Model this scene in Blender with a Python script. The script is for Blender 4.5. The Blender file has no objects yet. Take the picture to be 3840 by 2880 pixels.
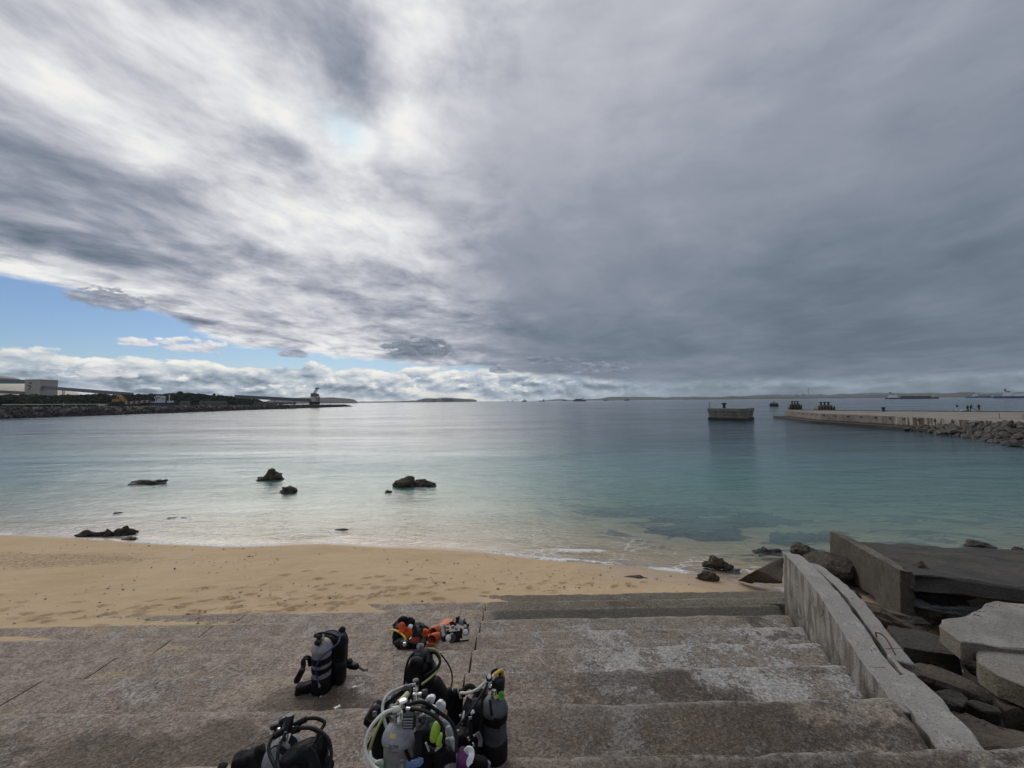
import bpy, bmesh, math, random
import numpy as np
from mathutils import Vector, Matrix, noise as mnoise
R = math.radians
scene = bpy.context.scene
C = scene.collection
# ------------------------------------------------------------------ camera
CAM_H = 6.0
FPX = 385.0 / 1024.0                      # focal length in picture widths
PITCH = math.atan(16.8 / 385.0); ROLL = -0.0092
cam_d = bpy.data.cameras.new('camera')
cam_d.sensor_fit = 'HORIZONTAL'; cam_d.sensor_width = 36.0; cam_d.lens = 36.0 * FPX
cam_d.clip_start = 0.05; cam_d.clip_end = 60000.0
cam = bpy.data.objects.new('camera', cam_d); C.objects.link(cam)
CAM_M = Matrix.Rotation(math.pi / 2 + PITCH, 3, 'X') @ Matrix.Rotation(ROLL, 3, 'Z')
cam.matrix_world = Matrix.Translation((0, 0, CAM_H)) @ CAM_M.to_4x4()
scene.camera = cam
def ray(u, v):                            # u, v in photograph pixels (3840 x 2880)
    f = FPX * 3840.0
    return CAM_M @ Vector(((u - 1920.0) / f, -(v - 1440.0) / f, -1.0))
def atz(u, v, z=0.0):
    d = ray(u, v); t = (z - CAM_H) / d.z
    return Vector((d.x * t, d.y * t, z))
def aty(u, v, y):
    d = ray(u, v); t = y / d.y
    return Vector((d.x * t, y, CAM_H + d.z * t))
def q6(a, b, z): return atz(2640 + a * .5606, 1950 + b * .5606, z)
def dsp(u, v): return (u * 3840 / 2212, v * 2880 / 1659)
def sk(u, v):                             # a direction in the sky: azimuth, tangent of elevation
    d = ray(*dsp(u, v)); return math.atan2(d.x, d.y), d.z / math.hypot(d.x, d.y)

# ------------------------------------------------------------------ colour helpers
def lin(c):
    c = c / 255.0
    return c / 12.92 if c <= .04045 else ((c + .055) / 1.055) ** 2.4
def rgb(r, g, b): return (lin(r), lin(g), lin(b), 1.0)

# ------------------------------------------------------------------ node expressions
class X:
    """A node socket with arithmetic."""
    def __init__(s, g, k): s.g, s.k = g, k
    def _m(s, op, *o): return s.g.math(op, s, *o)
    def __add__(s, o): return s._m('ADD', o)
    __radd__ = __add__
    def __mul__(s, o): return s._m('MULTIPLY', o)
    __rmul__ = __mul__
    def __sub__(s, o): return s._m('SUBTRACT', o)
    def __rsub__(s, o): return s.g.math('SUBTRACT', o, s)
    def __truediv__(s, o): return s._m('DIVIDE', o)
    def __rtruediv__(s, o): return s.g.math('DIVIDE', o, s)
    def __neg__(s): return s * -1.0
class G:
    def __init__(s, tree): s.t = tree; s.n = tree.nodes; s.l = tree.links
    def put(s, sock, v):
        if isinstance(v, X): s.l.new(v.k, sock)
        elif v is not None:
            if sock.type == 'RGBA' and not hasattr(v, '__len__'): v = (v, v, v, 1)
            if sock.type == 'VECTOR' and not hasattr(v, '__len__'): v = (v, v, v)
            sock.default_value = v
    def math(s, op, *a):
        n = s.n.new('ShaderNodeMath'); n.operation = op
        for i, v in enumerate(a): s.put(n.inputs[i], v)
        return X(s, n.outputs[0])
    def abs(s, a): return s.math('ABSOLUTE', a)
    def max(s, a, b): return s.math('MAXIMUM', a, b)
    def min(s, a, b): return s.math('MINIMUM', a, b)
    def exp(s, a): return s.math('EXPONENT', a)
    def clamp(s, a): return s.math('MINIMUM', s.math('MAXIMUM', a, 0.0), 1.0)
    def step(s, a, lo, hi, to0=0.0, to1=1.0):
        n = s.n.new('ShaderNodeMapRange'); n.interpolation_type = 'SMOOTHSTEP'; n.clamp = True
        s.put(n.inputs[0], a)
        for i, v in zip((1, 2, 3, 4), (lo, hi, to0, to1)): s.put(n.inputs[i], v)
        return X(s, n.outputs[0])
    def xyz(s, x, y, z):
        n = s.n.new('ShaderNodeCombineXYZ')
        for i, v in enumerate((x, y, z)): s.put(n.inputs[i], v)
        return X(s, n.outputs[0])
    def sep(s, v):
        n = s.n.new('ShaderNodeSeparateXYZ'); s.put(n.inputs[0], v)
        return [X(s, o) for o in n.outputs]
    def mapv(s, v, scale=(1, 1, 1), rot=(0, 0, 0), loc=(0, 0, 0)):
        n = s.n.new('ShaderNodeMapping'); s.put(n.inputs[0], v)
        n.inputs[1].default_value = loc; n.inputs[2].default_value = rot; n.inputs[3].default_value = scale
        return X(s, n.outputs[0])
    def noise(s, v, scale=1.0, detail=4.0, rough=.5, dist=0.0, col=False, lac=2.0):
        n = s.n.new('ShaderNodeTexNoise')
        s.put(n.inputs['Vector'], v)
        for k, w in (('Scale', scale), ('Detail', detail), ('Roughness', rough), ('Distortion', dist), ('Lacunarity', lac)):
            s.put(n.inputs[k], w)
        return X(s, n.outputs[1 if col else 0])
    def voro(s, v, scale=1.0, feature='F1', rand=1.0, out=0):
        n = s.n.new('ShaderNodeTexVoronoi'); n.feature = feature
        s.put(n.inputs['Vector'], v); s.put(n.inputs['Scale'], scale); s.put(n.inputs['Randomness'], rand)
        return X(s, n.outputs[out])
    def mix(s, f, a, b, kind='MIX'):
        n = s.n.new('ShaderNodeMix'); n.data_type = 'RGBA'; n.blend_type = kind
        s.put(n.inputs[0], f); s.put(n.inputs[6], a); s.put(n.inputs[7], b)
        return X(s, n.outputs[2])
    def ramp(s, f, stops, interp='LINEAR'):
        n = s.n.new('ShaderNodeValToRGB'); e = n.color_ramp; e.interpolation = interp
        while len(e.elements) < len(stops): e.elements.new(.5)
        for i, (p, c) in enumerate(stops):
            e.elements[i].position = p
            e.elements[i].color = c if hasattr(c, '__len__') else (c, c, c, 1)
        s.put(n.inputs[0], f); return X(s, n.outputs[0])
    def table(s, x, pts):                 # piecewise-linear function of x
        x0, x1 = pts[0][0], pts[-1][0]; ys = [p[1] for p in pts]; y0, y1 = min(ys), max(ys)
        f = (x - x0) / (x1 - x0)
        r = s.ramp(f, [((p[0] - x0) / (x1 - x0), (p[1] - y0) / (y1 - y0)) for p in pts])
        return r * (y1 - y0) + y0
    def attr(s, name, out='Fac'):
        n = s.n.new('ShaderNodeAttribute'); n.attribute_name = name
        return X(s, n.outputs[out])
    def bump(s, h, dist=1.0, strength=1.0, normal=None):
        n = s.n.new('ShaderNodeBump'); s.put(n.inputs['Height'], h)
        n.inputs['Distance'].default_value = dist; n.inputs['Strength'].default_value = strength
        if normal is not None: s.put(n.inputs['Normal'], normal)
        return X(s, n.outputs[0])
    def pos(s): return X(s, s.n.new('ShaderNodeNewGeometry').outputs['Position'])
    def obj(s): return X(s, s.n.new('ShaderNodeTexCoord').outputs['Object'])
    def objrand(s): return X(s, s.n.new('ShaderNodeObjectInfo').outputs['Random'])
    def vadd(s, a, b):
        n = s.n.new('ShaderNodeVectorMath'); n.operation = 'ADD'; s.put(n.inputs[0], a); s.put(n.inputs[1], b)
        return X(s, n.outputs[0])
    def vscale(s, a, f):
        n = s.n.new('ShaderNodeVectorMath'); n.operation = 'SCALE'; s.put(n.inputs[0], a); s.put(n.inputs['Scale'], f)
        return X(s, n.outputs[0])

# ------------------------------------------------------------------ world: clear sky behind layers of cloud
SUN_AZ, SUN_EL = R(-23.5), R(34.0)
world = bpy.data.worlds.new('World'); scene.world = world; world.use_nodes = True
def build_sky():
    t = world.node_tree; t.nodes.clear(); g = G(t)
    out = t.nodes.new('ShaderNodeOutputWorld'); bg = t.nodes.new('ShaderNodeBackground')
    STR = 0.1
    bg.inputs['Strength'].default_value = STR
    t.links.new(bg.outputs[0], out.inputs[0])
    sky = t.nodes.new('ShaderNodeTexSky'); sky.sky_type = 'NISHITA'; sky.sun_disc = False
    sky.sun_elevation = SUN_EL; sky.sun_rotation = SUN_AZ
    sky.dust_density = 0.4; sky.ozone_density = 2.0; sky.air_density = 1.0
    clear = g.mix(1.0, X(g, sky.outputs[0]), (.48, .585, .73, 1), 'MULTIPLY')
    d = X(g, t.nodes.new('ShaderNodeTexCoord').outputs['Generated'])
    dx, dy, dz = g.sep(d)
    hl = g.math('SQRT', dx * dx + dy * dy + 1e-6)
    e = g.max(dz, 0.0) / hl
    a = g.math('ARCTAN2', dx, dy)
    # cloud-layer plane, curved a little towards the horizon
    k = 1.0 / (g.max(dz, 0.0) + .07)
    px, py = dx * k, dy * k
    sa = R(16)
    qa = px * math.sin(sa) + py * math.cos(sa)
    qr = px * math.cos(sa) - py * math.sin(sa)
    P = g.xyz(px, py, 0.3)
    warp = g.noise(P, .8, 3, .5, col=True)
    S0 = g.xyz(qa * .74, qr * 1.10, 0.0)
    S = g.vadd(S0, g.vscale(warp, .8))
    streak = g.noise(S, 1.15, 7, .56)
    fine = g.noise(g.xyz(qa * 2.0, qr * 2.6, 2.0), 1.5, 8, .62)
    clump = g.noise(g.xyz(a * 4.2 + e * 1.5, e * 6.5, 6.0), 1.0, 8, .60)
    broad = g.noise(P, .55, 3, .5)
    iso = g.noise(g.vadd(g.xyz(px * .95, py * .75, 5.0), g.vscale(warp, .9)), 1.5, 9, .58, dist=.1)
    iso2 = g.noise(g.vadd(g.xyz(px * .95 + .10, py * .75 - .14, 5.0), g.vscale(warp, .9)), 1.5, 9, .58, dist=.1)
    relief = iso - iso2
    ang = g.noise(g.xyz(a * 5.0, e * 9.0, 0.0), 1.0, 6, .6)        # lumps in angle for the low clouds
    # bright, thin side towards the sun; thick smooth side on the right
    thin = g.step(a + (broad - .5) * .35 + (clump - .5) * .38 + g.step(e, .75, 1.3) * -.25, -.36, .12, 1.0, 0.0)
    thin = thin * g.step(a, -2.4, -1.5)
    ax, ex = a - SUN_AZ, e - math.tan(SUN_EL)
    lobe = g.exp(-(ax * ax * 2.2 + ex * ex * 3.2))
    lobe2 = g.exp(-(ax * ax * 26 + ex * ex * 14))
    thick_b = g.table(e, [(0, .49), (.05, .48), (.12, .44), (.3, .49), (.55, .575), (.85, .665), (1.3, .69), (3.0, .66)])
    thick_b = thick_b + (broad - .5) * .20 + (streak - .5) * .10 + (clump - .5) * .16 + (iso - .5) * .09 + relief * .10 + g.step(a, .75, -.1) * .055
    bright = .665 + lobe * .13 + lobe2 * .07 + (streak - .5) * .40 + (fine - .5) * .36 + (clump - .5) * .48 + (iso - .5) * .44 + relief * .70
    def patch(u, v, ra, re, rot=0.0):
        a0, e0 = sk(u, v)
        c, s_ = math.cos(rot), math.sin(rot)
        A, E_ = a - a0, e - e0
        r1 = (A * c + E_ * s_) / ra; r2 = (E_ * c - A * s_) / re
        return g.exp(-(r1 * r1 + r2 * r2))
    dark = (patch(170, 350, .17, .065, -.25) * .20 + patch(770, 175, .07, .17, .35) * .24 + patch(640, 20, .12, .2, .4) * .12
            + patch(800, 340, .035, .03, 0) * .14 + patch(640, 325, .10, .028, -.45) * .10 + patch(60, 500, .12, .035, 0) * .16)
    dark = dark * (.45 + clump * 1.1)
    glow = (patch(860, 275, .05, .07) * .16 + patch(800, 490, .26, .030, .05) * .10 + patch(420, 420, .34, .06, -.35) * .06 + patch(790, 310, .03, .045) * .30) * (.3 + clump * 1.4)
    under = patch(700, 590, .34, .052, .02) * .20
    b = thin * (bright - dark + glow - under * (.7 + (ang - .5))) + (1.0 - thin) * thick_b
    # the low rim of the sheet is lumpy and bright on the sunny side
    lump = g.noise(g.xyz(a * 9.0, e * 34.0, 1.0), 1.0, 6, .6)
    edge = g.table(a, [(-3.2, .04), (-1.6, .12), (-.93, .205), (-.80, .188), (-.70, .152), (-.62, .122), (-.50, .108), (-.32, .100), (-.10, .085), (.1, .06), (.4, .035), (3.2, .03)])
    over = e - edge + (ang - .5) * .05 + (lump - .5) * .025
    sheet = g.step(over, -.006, .012)
    rim = g.step(over, .085, .012) * g.step(a, .1, -.25) * g.step(a, -2.2, -1.2)
    b = b + rim * ((lump - .44) * 1.35 + .06)
    cl_ramp = [(0.0, rgb(40, 48, 58)), (.30, rgb(84, 97, 112)), (.42, rgb(101, 114, 128)), (.50, rgb(122, 132, 147)), (.60, rgb(146, 152, 166)),
               (.70, rgb(176, 179, 189)), (.80, rgb(203, 205, 211)), (.90, rgb(225, 226, 229)), (1.0, rgb(242, 241, 238))]
    sheet_c = g.ramp(b, cl_ramp)
    # a hole right by the sun shows pale blue-white
    hole = g.clamp(patch(748, 283, .040, .040, -.5) * (.25 + fine * 1.6) + patch(735, 275, .075, .03, -.6) * .35)
    sheet_c = g.mix(g.clamp(hole * .60), sheet_c, rgb(212, 236, 247))
    # low bank of distant cumulus
    top = g.table(a, [(-3.2, .05), (-1.2, .085), (-.93, .094), (-.6, .084), (-.45, .080), (-.2, .088), (0, .085), (.2, .07), (.4, .05), (3.2, .05)])
    puffn = g.noise(g.xyz(a * 12.0, e * 27.0, 4.0), 1.0, 8, .58)
    puff2 = g.noise(g.xyz(a * 12.0 + .08, (e + .010) * 27.0, 4.0), 1.0, 8, .58)
    lit = puffn - puff2
    under_top = top - e + (puffn - .5) * .085
    bank = g.step(under_top, -.002, .006)
    sunny = g.step(a, .42, -.05)
    bb = .60 + sunny * .05 + g.step(under_top, .030, .002) * (.08 + sunny * .14) + (puffn - .5) * .22 + lit * (.40 + sunny * .90)
    puffs = g.noise(g.xyz(a * 19.0, e * 46.0, 9.0), 1.0, 6, .55)
    pm = g.step(puffs, .545, .575) * g.step(e, .012, .024) * g.step(e, .075, .045)
    bb = bb + pm * (.03 + sunny * .20) * (.6 + lit * 5.0)
    bb = bb + (ang - .5) * .55 + (lump - .5) * .30
    bb = bb + g.step(e, .03, 0.0) * sunny * .10 + g.exp(-((a + .15) * (a + .15) * 22.0)) * g.step(e, .09, .02) * .10
    bb = bb - g.step(a, .1, .55) * (.10 + (ang - .5) * .2)
    bank_c = g.ramp(bb, [(0.0, rgb(60, 74, 86)), (.42, rgb(104, 120, 132)), (.52, rgb(128, 144, 156)), (.62, rgb(160, 173, 187)), (.74, rgb(192, 201, 209)),
                         (.86, rgb(224, 227, 226)), (1.0, rgb(250, 248, 238))])
    skyc = g.vscale(clear, 1.0)
    def div(c): return g.vscale(c, 1.0 / STR)
    col = g.mix(bank, skyc, div(bank_c))
    # single small clouds, dark or sunlit, hanging in the gap
    def cloud(base, u, v, ra, re, b0, b1, seed):
        a0, e0 = sk(u, v); A, E_ = (a - a0) / ra, (e - e0) / re
        n = g.noise(g.xyz(a * 26.0, e * 60.0, seed), 1.0, 6, .6)
        n2_ = g.noise(g.xyz(a * 26.0 + .12, (e + .006) * 60.0, seed), 1.0, 6, .6)
        low = g.step(E_ + (n - .5) * .8, -.75, -.30)
        m = g.step(1.0 - (A * A + E_ * E_) + (n - .5) * 4.2, .10, .55) * low
        c = g.ramp(b0 + (n - .5) * .3 + (n - n2_) * .55 + E_ * b1, cl_ramp)
        return g.mix(m * .93, base, div(c))
    col = cloud(col, 420, 748, .060, .020, .84, .10, 11.0)
    col = cloud(col, 300, 740, .032, .012, .86, .10, 12.0)
    col = cloud(col, 230, 806, .042, .020, .84, .10, 13.0)
    col = cloud(col, 860, 818, .055, .014, .88, .10, 17.0)
    col = g.mix(sheet, col, div(sheet_c))
    col = cloud(col, 905, 757, .098, .036, .46, -.02, 15.0)
    col = cloud(col, 242, 652, .065, .026, .60, -.04, 16.0)
    col = cloud(col, 635, 765, .030, .012, .60, -.04, 18.0)
    col = cloud(col, 1300, 795, .085, .018, .50, .0, 19.0)
    col = cloud(col, 1190, 778, .080, .012, .48, .0, 20.0)
    col = cloud(col, 1080, 800, .030, .014, .56, .06, 21.0)
    # below the horizon: the same dull sea grey
    col = g.mix(g.step(dz, -.002, -.03), col, div(X(g, g.ramp(a * 0.0, [(0, rgb(96, 108, 116)), (1, rgb(96, 108, 116))]).k)))
    t.links.new(col.k, bg.inputs['Color'])
build_sky()
world.cycles.sampling_method = 'MANUAL'; world.cycles.sample_map_resolution = 512
sun_d = bpy.data.lights.new('sun', 'SUN'); sun_d.energy = 1.25; sun_d.angle = R(58); sun_d.color = (1.0, .95, .87)
sun = bpy.data.objects.new('sun', sun_d); C.objects.link(sun)
sun_dir = Vector((math.sin(SUN_AZ) * math.cos(SUN_EL), math.cos(SUN_AZ) * math.cos(SUN_EL), math.sin(SUN_EL)))
sun.rotation_euler = sun_dir.to_track_quat('Z', 'Y').to_euler(); sun.location = (0, 0, 40)
vs = scene.view_settings
vs.view_transform = 'Standard'; vs.look = 'None'; vs.gamma = 1.0; vs.use_curve_mapping = False; vs.exposure = 0.0
scene.cycles.use_denoising = True
scene.cycles.max_bounces = 8; scene.cycles.transparent_max_bounces = 16
scene.cycles.caustics_reflective = False; scene.cycles.caustics_refractive = False

# ------------------------------------------------------------------ numpy value noise
def _hash(ix, iy, iz, seed):
    h = (ix.astype(np.int64) * 374761393 + iy.astype(np.int64) * 668265263 + iz.astype(np.int64) * 2147483647 + seed * 974711) & 0xffffffff
    h = ((h ^ (h >> 13)) * 1274126177) & 0xffffffff
    h = (h ^ (h >> 16)) & 0xffffffff
    return h.astype(np.float64) / 4294967295.0
def vnoise(P, seed=0):
    P = np.asarray(P, float); F = np.floor(P); f = P - F; f = f * f * (3 - 2 * f); I = F.astype(np.int64); r = 0
    for dx in (0, 1):
        for dy in (0, 1):
            for dz in (0, 1):
                w = (f[:, 0] if dx else 1 - f[:, 0]) * (f[:, 1] if dy else 1 - f[:, 1]) * (f[:, 2] if dz else 1 - f[:, 2])
                r = r + w * _hash(I[:, 0] + dx, I[:, 1] + dy, I[:, 2] + dz, seed)
    return r * 2 - 1
def fbm(P, oct=4, seed=0, gain=.5):
    P = np.asarray(P, float); r = 0; a = 1.0
    for o in range(oct):
        r = r + a * vnoise(P * 2 ** o + o * 17.3, seed + o); a *= gain
    return r
def fbm2(x, y, oct=4, seed=0, gain=.5):
    return fbm(np.stack([np.ravel(x), np.ravel(y), np.zeros(np.size(x))], 1), oct, seed, gain).reshape(np.shape(x))

# ------------------------------------------------------------------ object helpers
def link(name, me, mats=None, parent=None, loc=(0, 0, 0)):
    o = bpy.data.objects.new(name, me); C.objects.link(o); o.location = loc
    if mats is not None:
        for m in (mats if isinstance(mats, (list, tuple)) else [mats]): me.materials.append(m)
    if parent is not None: o.parent = parent
    return o
def thing(name, label, cat, loc=(0, 0, 0), rotz=0.0, group=None):
    o = bpy.data.objects.new(name, None); C.objects.link(o); o.empty_display_size = .1
    o.location = loc; o.rotation_euler = (0, 0, rotz); o['label'] = label; o['category'] = cat
    if group: o['group'] = group
    return o
def tag(o, label, cat, group=None):
    o['label'] = label; o['category'] = cat
    if group: o['group'] = group
    return o
def kind(o, k): o['kind'] = k; return o
def pymesh(name, v, f, smooth=False):
    me = bpy.data.meshes.new(name)
    me.from_pydata([tuple(map(float, p)) for p in v], [], [tuple(int(i) for i in q) for q in f]); me.update()
    if smooth: me.polygons.foreach_set('use_smooth', [True] * len(me.polygons))
    return me
def gridmesh(name, V, smooth=True, wrap=False):
    """V: (n, m, 3) array of points -> quads"""
    n, m = V.shape[:2]; idx = np.arange(n * m).reshape(n, m)
    if wrap:
        idx = np.concatenate([idx, idx[:, :1]], 1)
    q = np.stack([idx[:-1, :-1], idx[:-1, 1:], idx[1:, 1:], idx[1:, :-1]], -1).reshape(-1, 4)
    me = bpy.data.meshes.new(name)
    me.vertices.add(n * m); me.vertices.foreach_set('co', V.reshape(-1).astype(np.float32))
    me.loops.add(q.size); me.loops.foreach_set('vertex_index', q.reshape(-1).astype(np.int32))
    me.polygons.add(len(q)); me.polygons.foreach_set('loop_start', (np.arange(len(q)) * 4).astype(np.int32))
    me.update(calc_edges=True); me.validate()
    if smooth: me.polygons.foreach_set('use_smooth', np.ones(len(me.polygons), bool))
    return me
def fattr(me, name, vals):
    a = me.attributes.new(name, 'FLOAT', 'POINT'); a.data.foreach_set('value', np.asarray(vals, np.float32).ravel())
class MB:
    """collects simple shapes into one mesh"""
    def __init__(s): s.v = []; s.f = []
    def add(s, v, f):
        b = len(s.v); s.v += [tuple(p) for p in v]; s.f += [tuple(i + b for i in q) for q in f]; return s
    def box(s, c, d, rz=0.0, M=None, taper=1.0):
        hx, hy, hz = d[0] / 2, d[1] / 2, d[2] / 2; v = []
        for z in (-hz, hz):
            k = taper if z > 0 else 1.0
            for x, y in ((-hx, -hy), (hx, -hy), (hx, hy), (-hx, hy)):
                p = Vector((x * k, y * k, z))
                if M is not None: p = M @ p
                elif rz: p = Matrix.Rotation(rz, 3, 'Z') @ p
                v.append(p + Vector(c))
        return s.add(v, [(0, 3, 2, 1), (4, 5, 6, 7), (0, 1, 5, 4), (1, 2, 6, 5), (2, 3, 7, 6), (3, 0, 4, 7)])
    def bar(s, a, b, w, h=None):
        a, b = Vector(a), Vector(b); d = b - a; h = h or w
        q = d.to_track_quat('Z', 'Y').to_matrix()
        return s.box((a + b) / 2, (w, h, d.length), M=q)
    def tube(s, pts, r, n=8, cap=True):
        pts = [Vector(p) for p in pts]; rr = r if hasattr(r, '__len__') else [r] * len(pts)
        v = []; f = []; prev = None
        for i, p in enumerate(pts):
            t = (pts[min(i + 1, len(pts) - 1)] - pts[max(i - 1, 0)]).normalized()
            if prev is None:
                prev = t.orthogonal().normalized()
            prev = (prev - t * prev.dot(t)).normalized(); bn = t.cross(prev)
            for k in range(n):
                a = 2 * math.pi * k / n
                v.append(p + (prev * math.cos(a) + bn * math.sin(a)) * rr[i])
        for i in range(len(pts) - 1):
            for k in range(n):
                f.append((i * n + k, i * n + (k + 1) % n, (i + 1) * n + (k + 1) % n, (i + 1) * n + k))
        if cap: f += [tuple(range(n - 1, -1, -1)), tuple(range((len(pts) - 1) * n, len(pts) * n))]
        return s.add(v, f)
    def lathe(s, prof, n=24, c=(0, 0, 0), M=None):
        v = []; f = []
        for r, z in prof:
            for k in range(n):
                a = 2 * math.pi * k / n; p = Vector((max(r, 1e-4) * math.cos(a), max(r, 1e-4) * math.sin(a), z))
                if M is not None: p = M @ p
                v.append(p + Vector(c))
        for i in range(len(prof) - 1):
            for k in range(n):
                f.append((i * n + k, i * n + (k + 1) % n, (i + 1) * n + (k + 1) % n, (i + 1) * n + k))
        f += [tuple(range(n - 1, -1, -1)), tuple(range((len(prof) - 1) * n, len(prof) * n))]
        return s.add(v, f)
    def prism(s, poly, z0, z1):
        n = len(poly)
        v = [(p[0], p[1], z0) for p in poly] + [(p[0], p[1], z1) for p in poly]
        f = [tuple(range(n - 1, -1, -1)), tuple(range(n, 2 * n))] + [(i, (i + 1) % n, n + (i + 1) % n, n + i) for i in range(n)]
        return s.add(v, f)
    def build(s, name, mat, parent=None, smooth=False, loc=(0, 0, 0), bevel=0.0):
        me = pymesh(name, s.v, s.f, smooth)
        o = link(name, me, mat, parent, loc)
        if bevel:
            m = o.modifiers.new('bevel', 'BEVEL'); m.width = bevel; m.segments = 2; m.limit_method = 'ANGLE'
        if smooth: o.modifiers.new('edges', 'EDGE_SPLIT').split_angle = R(50)
        return o
def catmull(P, n=8):
    P = [Vector(p) for p in P]; Q = [P[0] * 2 - P[1]] + P + [P[-1] * 2 - P[-2]]; out = []
    for i in range(1, len(Q) - 2):
        for k in range(n):
            t = k / n; a, b, c, d = Q[i - 1], Q[i], Q[i + 1], Q[i + 2]
            out.append(.5 * ((2 * b) + (c - a) * t + (2 * a - 5 * b + 4 * c - d) * t * t + (3 * b - a - 3 * c + d) * t ** 3))
    return out + [P[-1]]
def principled(name, build=None, **kw):
    m = bpy.data.materials.new(name); m.use_nodes = True; t = m.node_tree
    b = t.nodes['Principled BSDF']; g = G(t)
    for k, v in kw.items():
        key = {'base': 'Base Color', 'rough': 'Roughness', 'metal': 'Metallic', 'spec': 'Specular IOR Level', 'coat': 'Coat Weight',
               'sheen': 'Sheen Weight', 'alpha': 'Alpha', 'normal': 'Normal', 'trans': 'Transmission Weight'}[k]
        g.put(b.inputs[key], v if not (key == 'Base Color' and hasattr(v, '__len__') and len(v) == 3) else (*v, 1))
    if build:
        for k, v in build(g).items():
            key = {'base': 'Base Color', 'rough': 'Roughness', 'metal': 'Metallic', 'normal': 'Normal', 'spec': 'Specular IOR Level'}[k]
            g.put(b.inputs[key], v)
    return m

# ------------------------------------------------------------------ materials of the place
def concrete_nodes(g, base_l=(.475, .395, .330, 1), base_r=(.375, .325, .275, 1), wet=True):
    p = g.pos(); x, y, z = g.sep(p)
    n1 = g.noise(p, .9, 5, .6); n2 = g.noise(p, 4.5, 7, .68); n3 = g.noise(p, 24, 6, .7); n4 = g.noise(g.mapv(p, (1.2, .8, 1), loc=(7, 3, 1)), 1.1, 8, .7, dist=.4)
    side = g.step(x + (n1 - .5) * 3, -2.0, 2.5)
    c = g.mix(side, base_l, base_r)
    n8 = g.noise(p, 11, 5, .72); n9 = g.noise(g.mapv(p, (1, 1, 1), loc=(2, 7, 4)), 2.3, 6, .65)
    c = g.mix(g.step(n8 + (n9 - .5) * .5, .50, .58) * .42, c, g.mix(1.0, c, (.52, .50, .48, 1), 'MULTIPLY'))
    c = g.mix(g.step(n9 + (n8 - .5) * .5, .53, .60) * .35, c, g.mix(1.0, c, (1.32, 1.30, 1.28, 1), 'MULTIPLY'))
    c = g.mix(g.step(n2, .35, .68), g.mix(1.0, c, (.66, .63, .6, 1), 'MULTIPLY'), c)
    # grey lime crust in torn patches
    crust = g.step(n4 + (n3 - .5) * .55 + (n2 - .5) * .25 + g.step(x, -1, 2) * .03 + g.step(z, 3.05, 2.8) * g.step(x, .6, 2.6) * g.step(z, 2.1, 2.3) * .07, .535, .60)
    c = g.mix(crust * (.42 + side * .45), c, (.43, .42, .40, 1))
    # dark brown growth, mostly on the right-hand treads
    n5 = g.noise(g.mapv(p, (.8, 1.1, 1), loc=(3, 9, 2)), .85, 8, .68, dist=.3)
    grow = g.step(n5 + (n3 - .5) * .30 + (n2 - .5) * .35 + g.exp(-((x - 1.3) * (x - 1.3) * .10 + (y - 3.2) * (y - 3.2) * .38)) * .19 - g.step(z, 2.95, 2.6) * .06, .52, .585)
    c = g.mix(grow * (.10 + side * .72), c, (.070, .050, .035, 1))
    # pale sandy blotches on the left-hand treads
    n6 = g.noise(g.mapv(p, (.7, 1.6, 1), loc=(1, 4, 8)), 1.2, 7, .62)
    c = g.mix(g.step(n6 + (n3 - .5) * .15, .56, .63) * (1.0 - side) * g.step(z, 3.1, 2.4) * .75, c, (.50, .40, .26, 1))
    # green-brown algae on the treads the tide reaches
    alg = g.step(z + (n1 - .5) * .25, 2.02, 1.75) * g.step(x + (n1 - .5) * 1.5, -1.4, .2)
    c = g.mix(alg * (.66 + (n2 - .5) * .8), c, (.125, .108, .068, 1))
    darkband = g.step(g.abs(z - 1.655), .13, .06) * g.step(x + (n1 - .5), -.5, -.3)
    c = g.mix(darkband * .72, c, (.040, .042, .030, 1))
    # brown stains where water ran off the kit
    st = g.noise(g.mapv(p, (1, 1, 1), loc=(5, 5, 5)), 1.6, 5, .6)
    pool = g.step(g.exp(-(((x + 2.1) * (x + 2.1)) * 1.2 + ((y - 4.1) * (y - 4.1)) * 5.0)) + (st - .5) * 1.1, .48, .72)
    pool2 = g.step(g.exp(-(((x + 3.0) * (x + 3.0)) * .40 + ((y - 3.28) * (y - 3.28)) * 5.0)) + (st - .5) * 1.5, .44, .68) * .95
    wetm = g.clamp(pool + pool2)
    c = g.mix(wetm * .72, c, (.085, .058, .034, 1))
    n7 = g.noise(p, 55, 4, .75)
    c = g.mix(g.step(n7 + (n3 - .5) * .6, .56, .68) * .28, c, (.50, .46, .41, 1))
    c = g.mix(g.step(n7 + (n3 - .5) * .6, .46, .35) * .70, c, (.075, .062, .052, 1))
    n10 = g.noise(p, 34, 3, .6); n11 = g.noise(p, 17, 3, .6)
    c = g.mix(1.0, c, g.ramp(n10 * .6 + n11 * .4, [(.36, .68), (.5, .97), (.64, 1.30)]), 'MULTIPLY')
    c = g.mix(g.attr('edge') * g.step(n8 + (n2 - .5) * .6, .42, .56) * (.18 + side * .42), c, (.46, .435, .40, 1))
    h = n2 * .5 + n8 * .5 + n3 * .35 + crust * .12
    nb = g.noise(p, 95, 3, .7)
    h = h + n10 * .4 + n11 * .35
    nm = g.bump(h, .045, 1.0); nm = g.bump(nb, .004, .8, nm)
    return dict(base=c, rough=.92 - wetm * .22 - darkband * .15, normal=nm)
M_CONC = principled('weathered_concrete', concrete_nodes, spec=.3)
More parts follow.
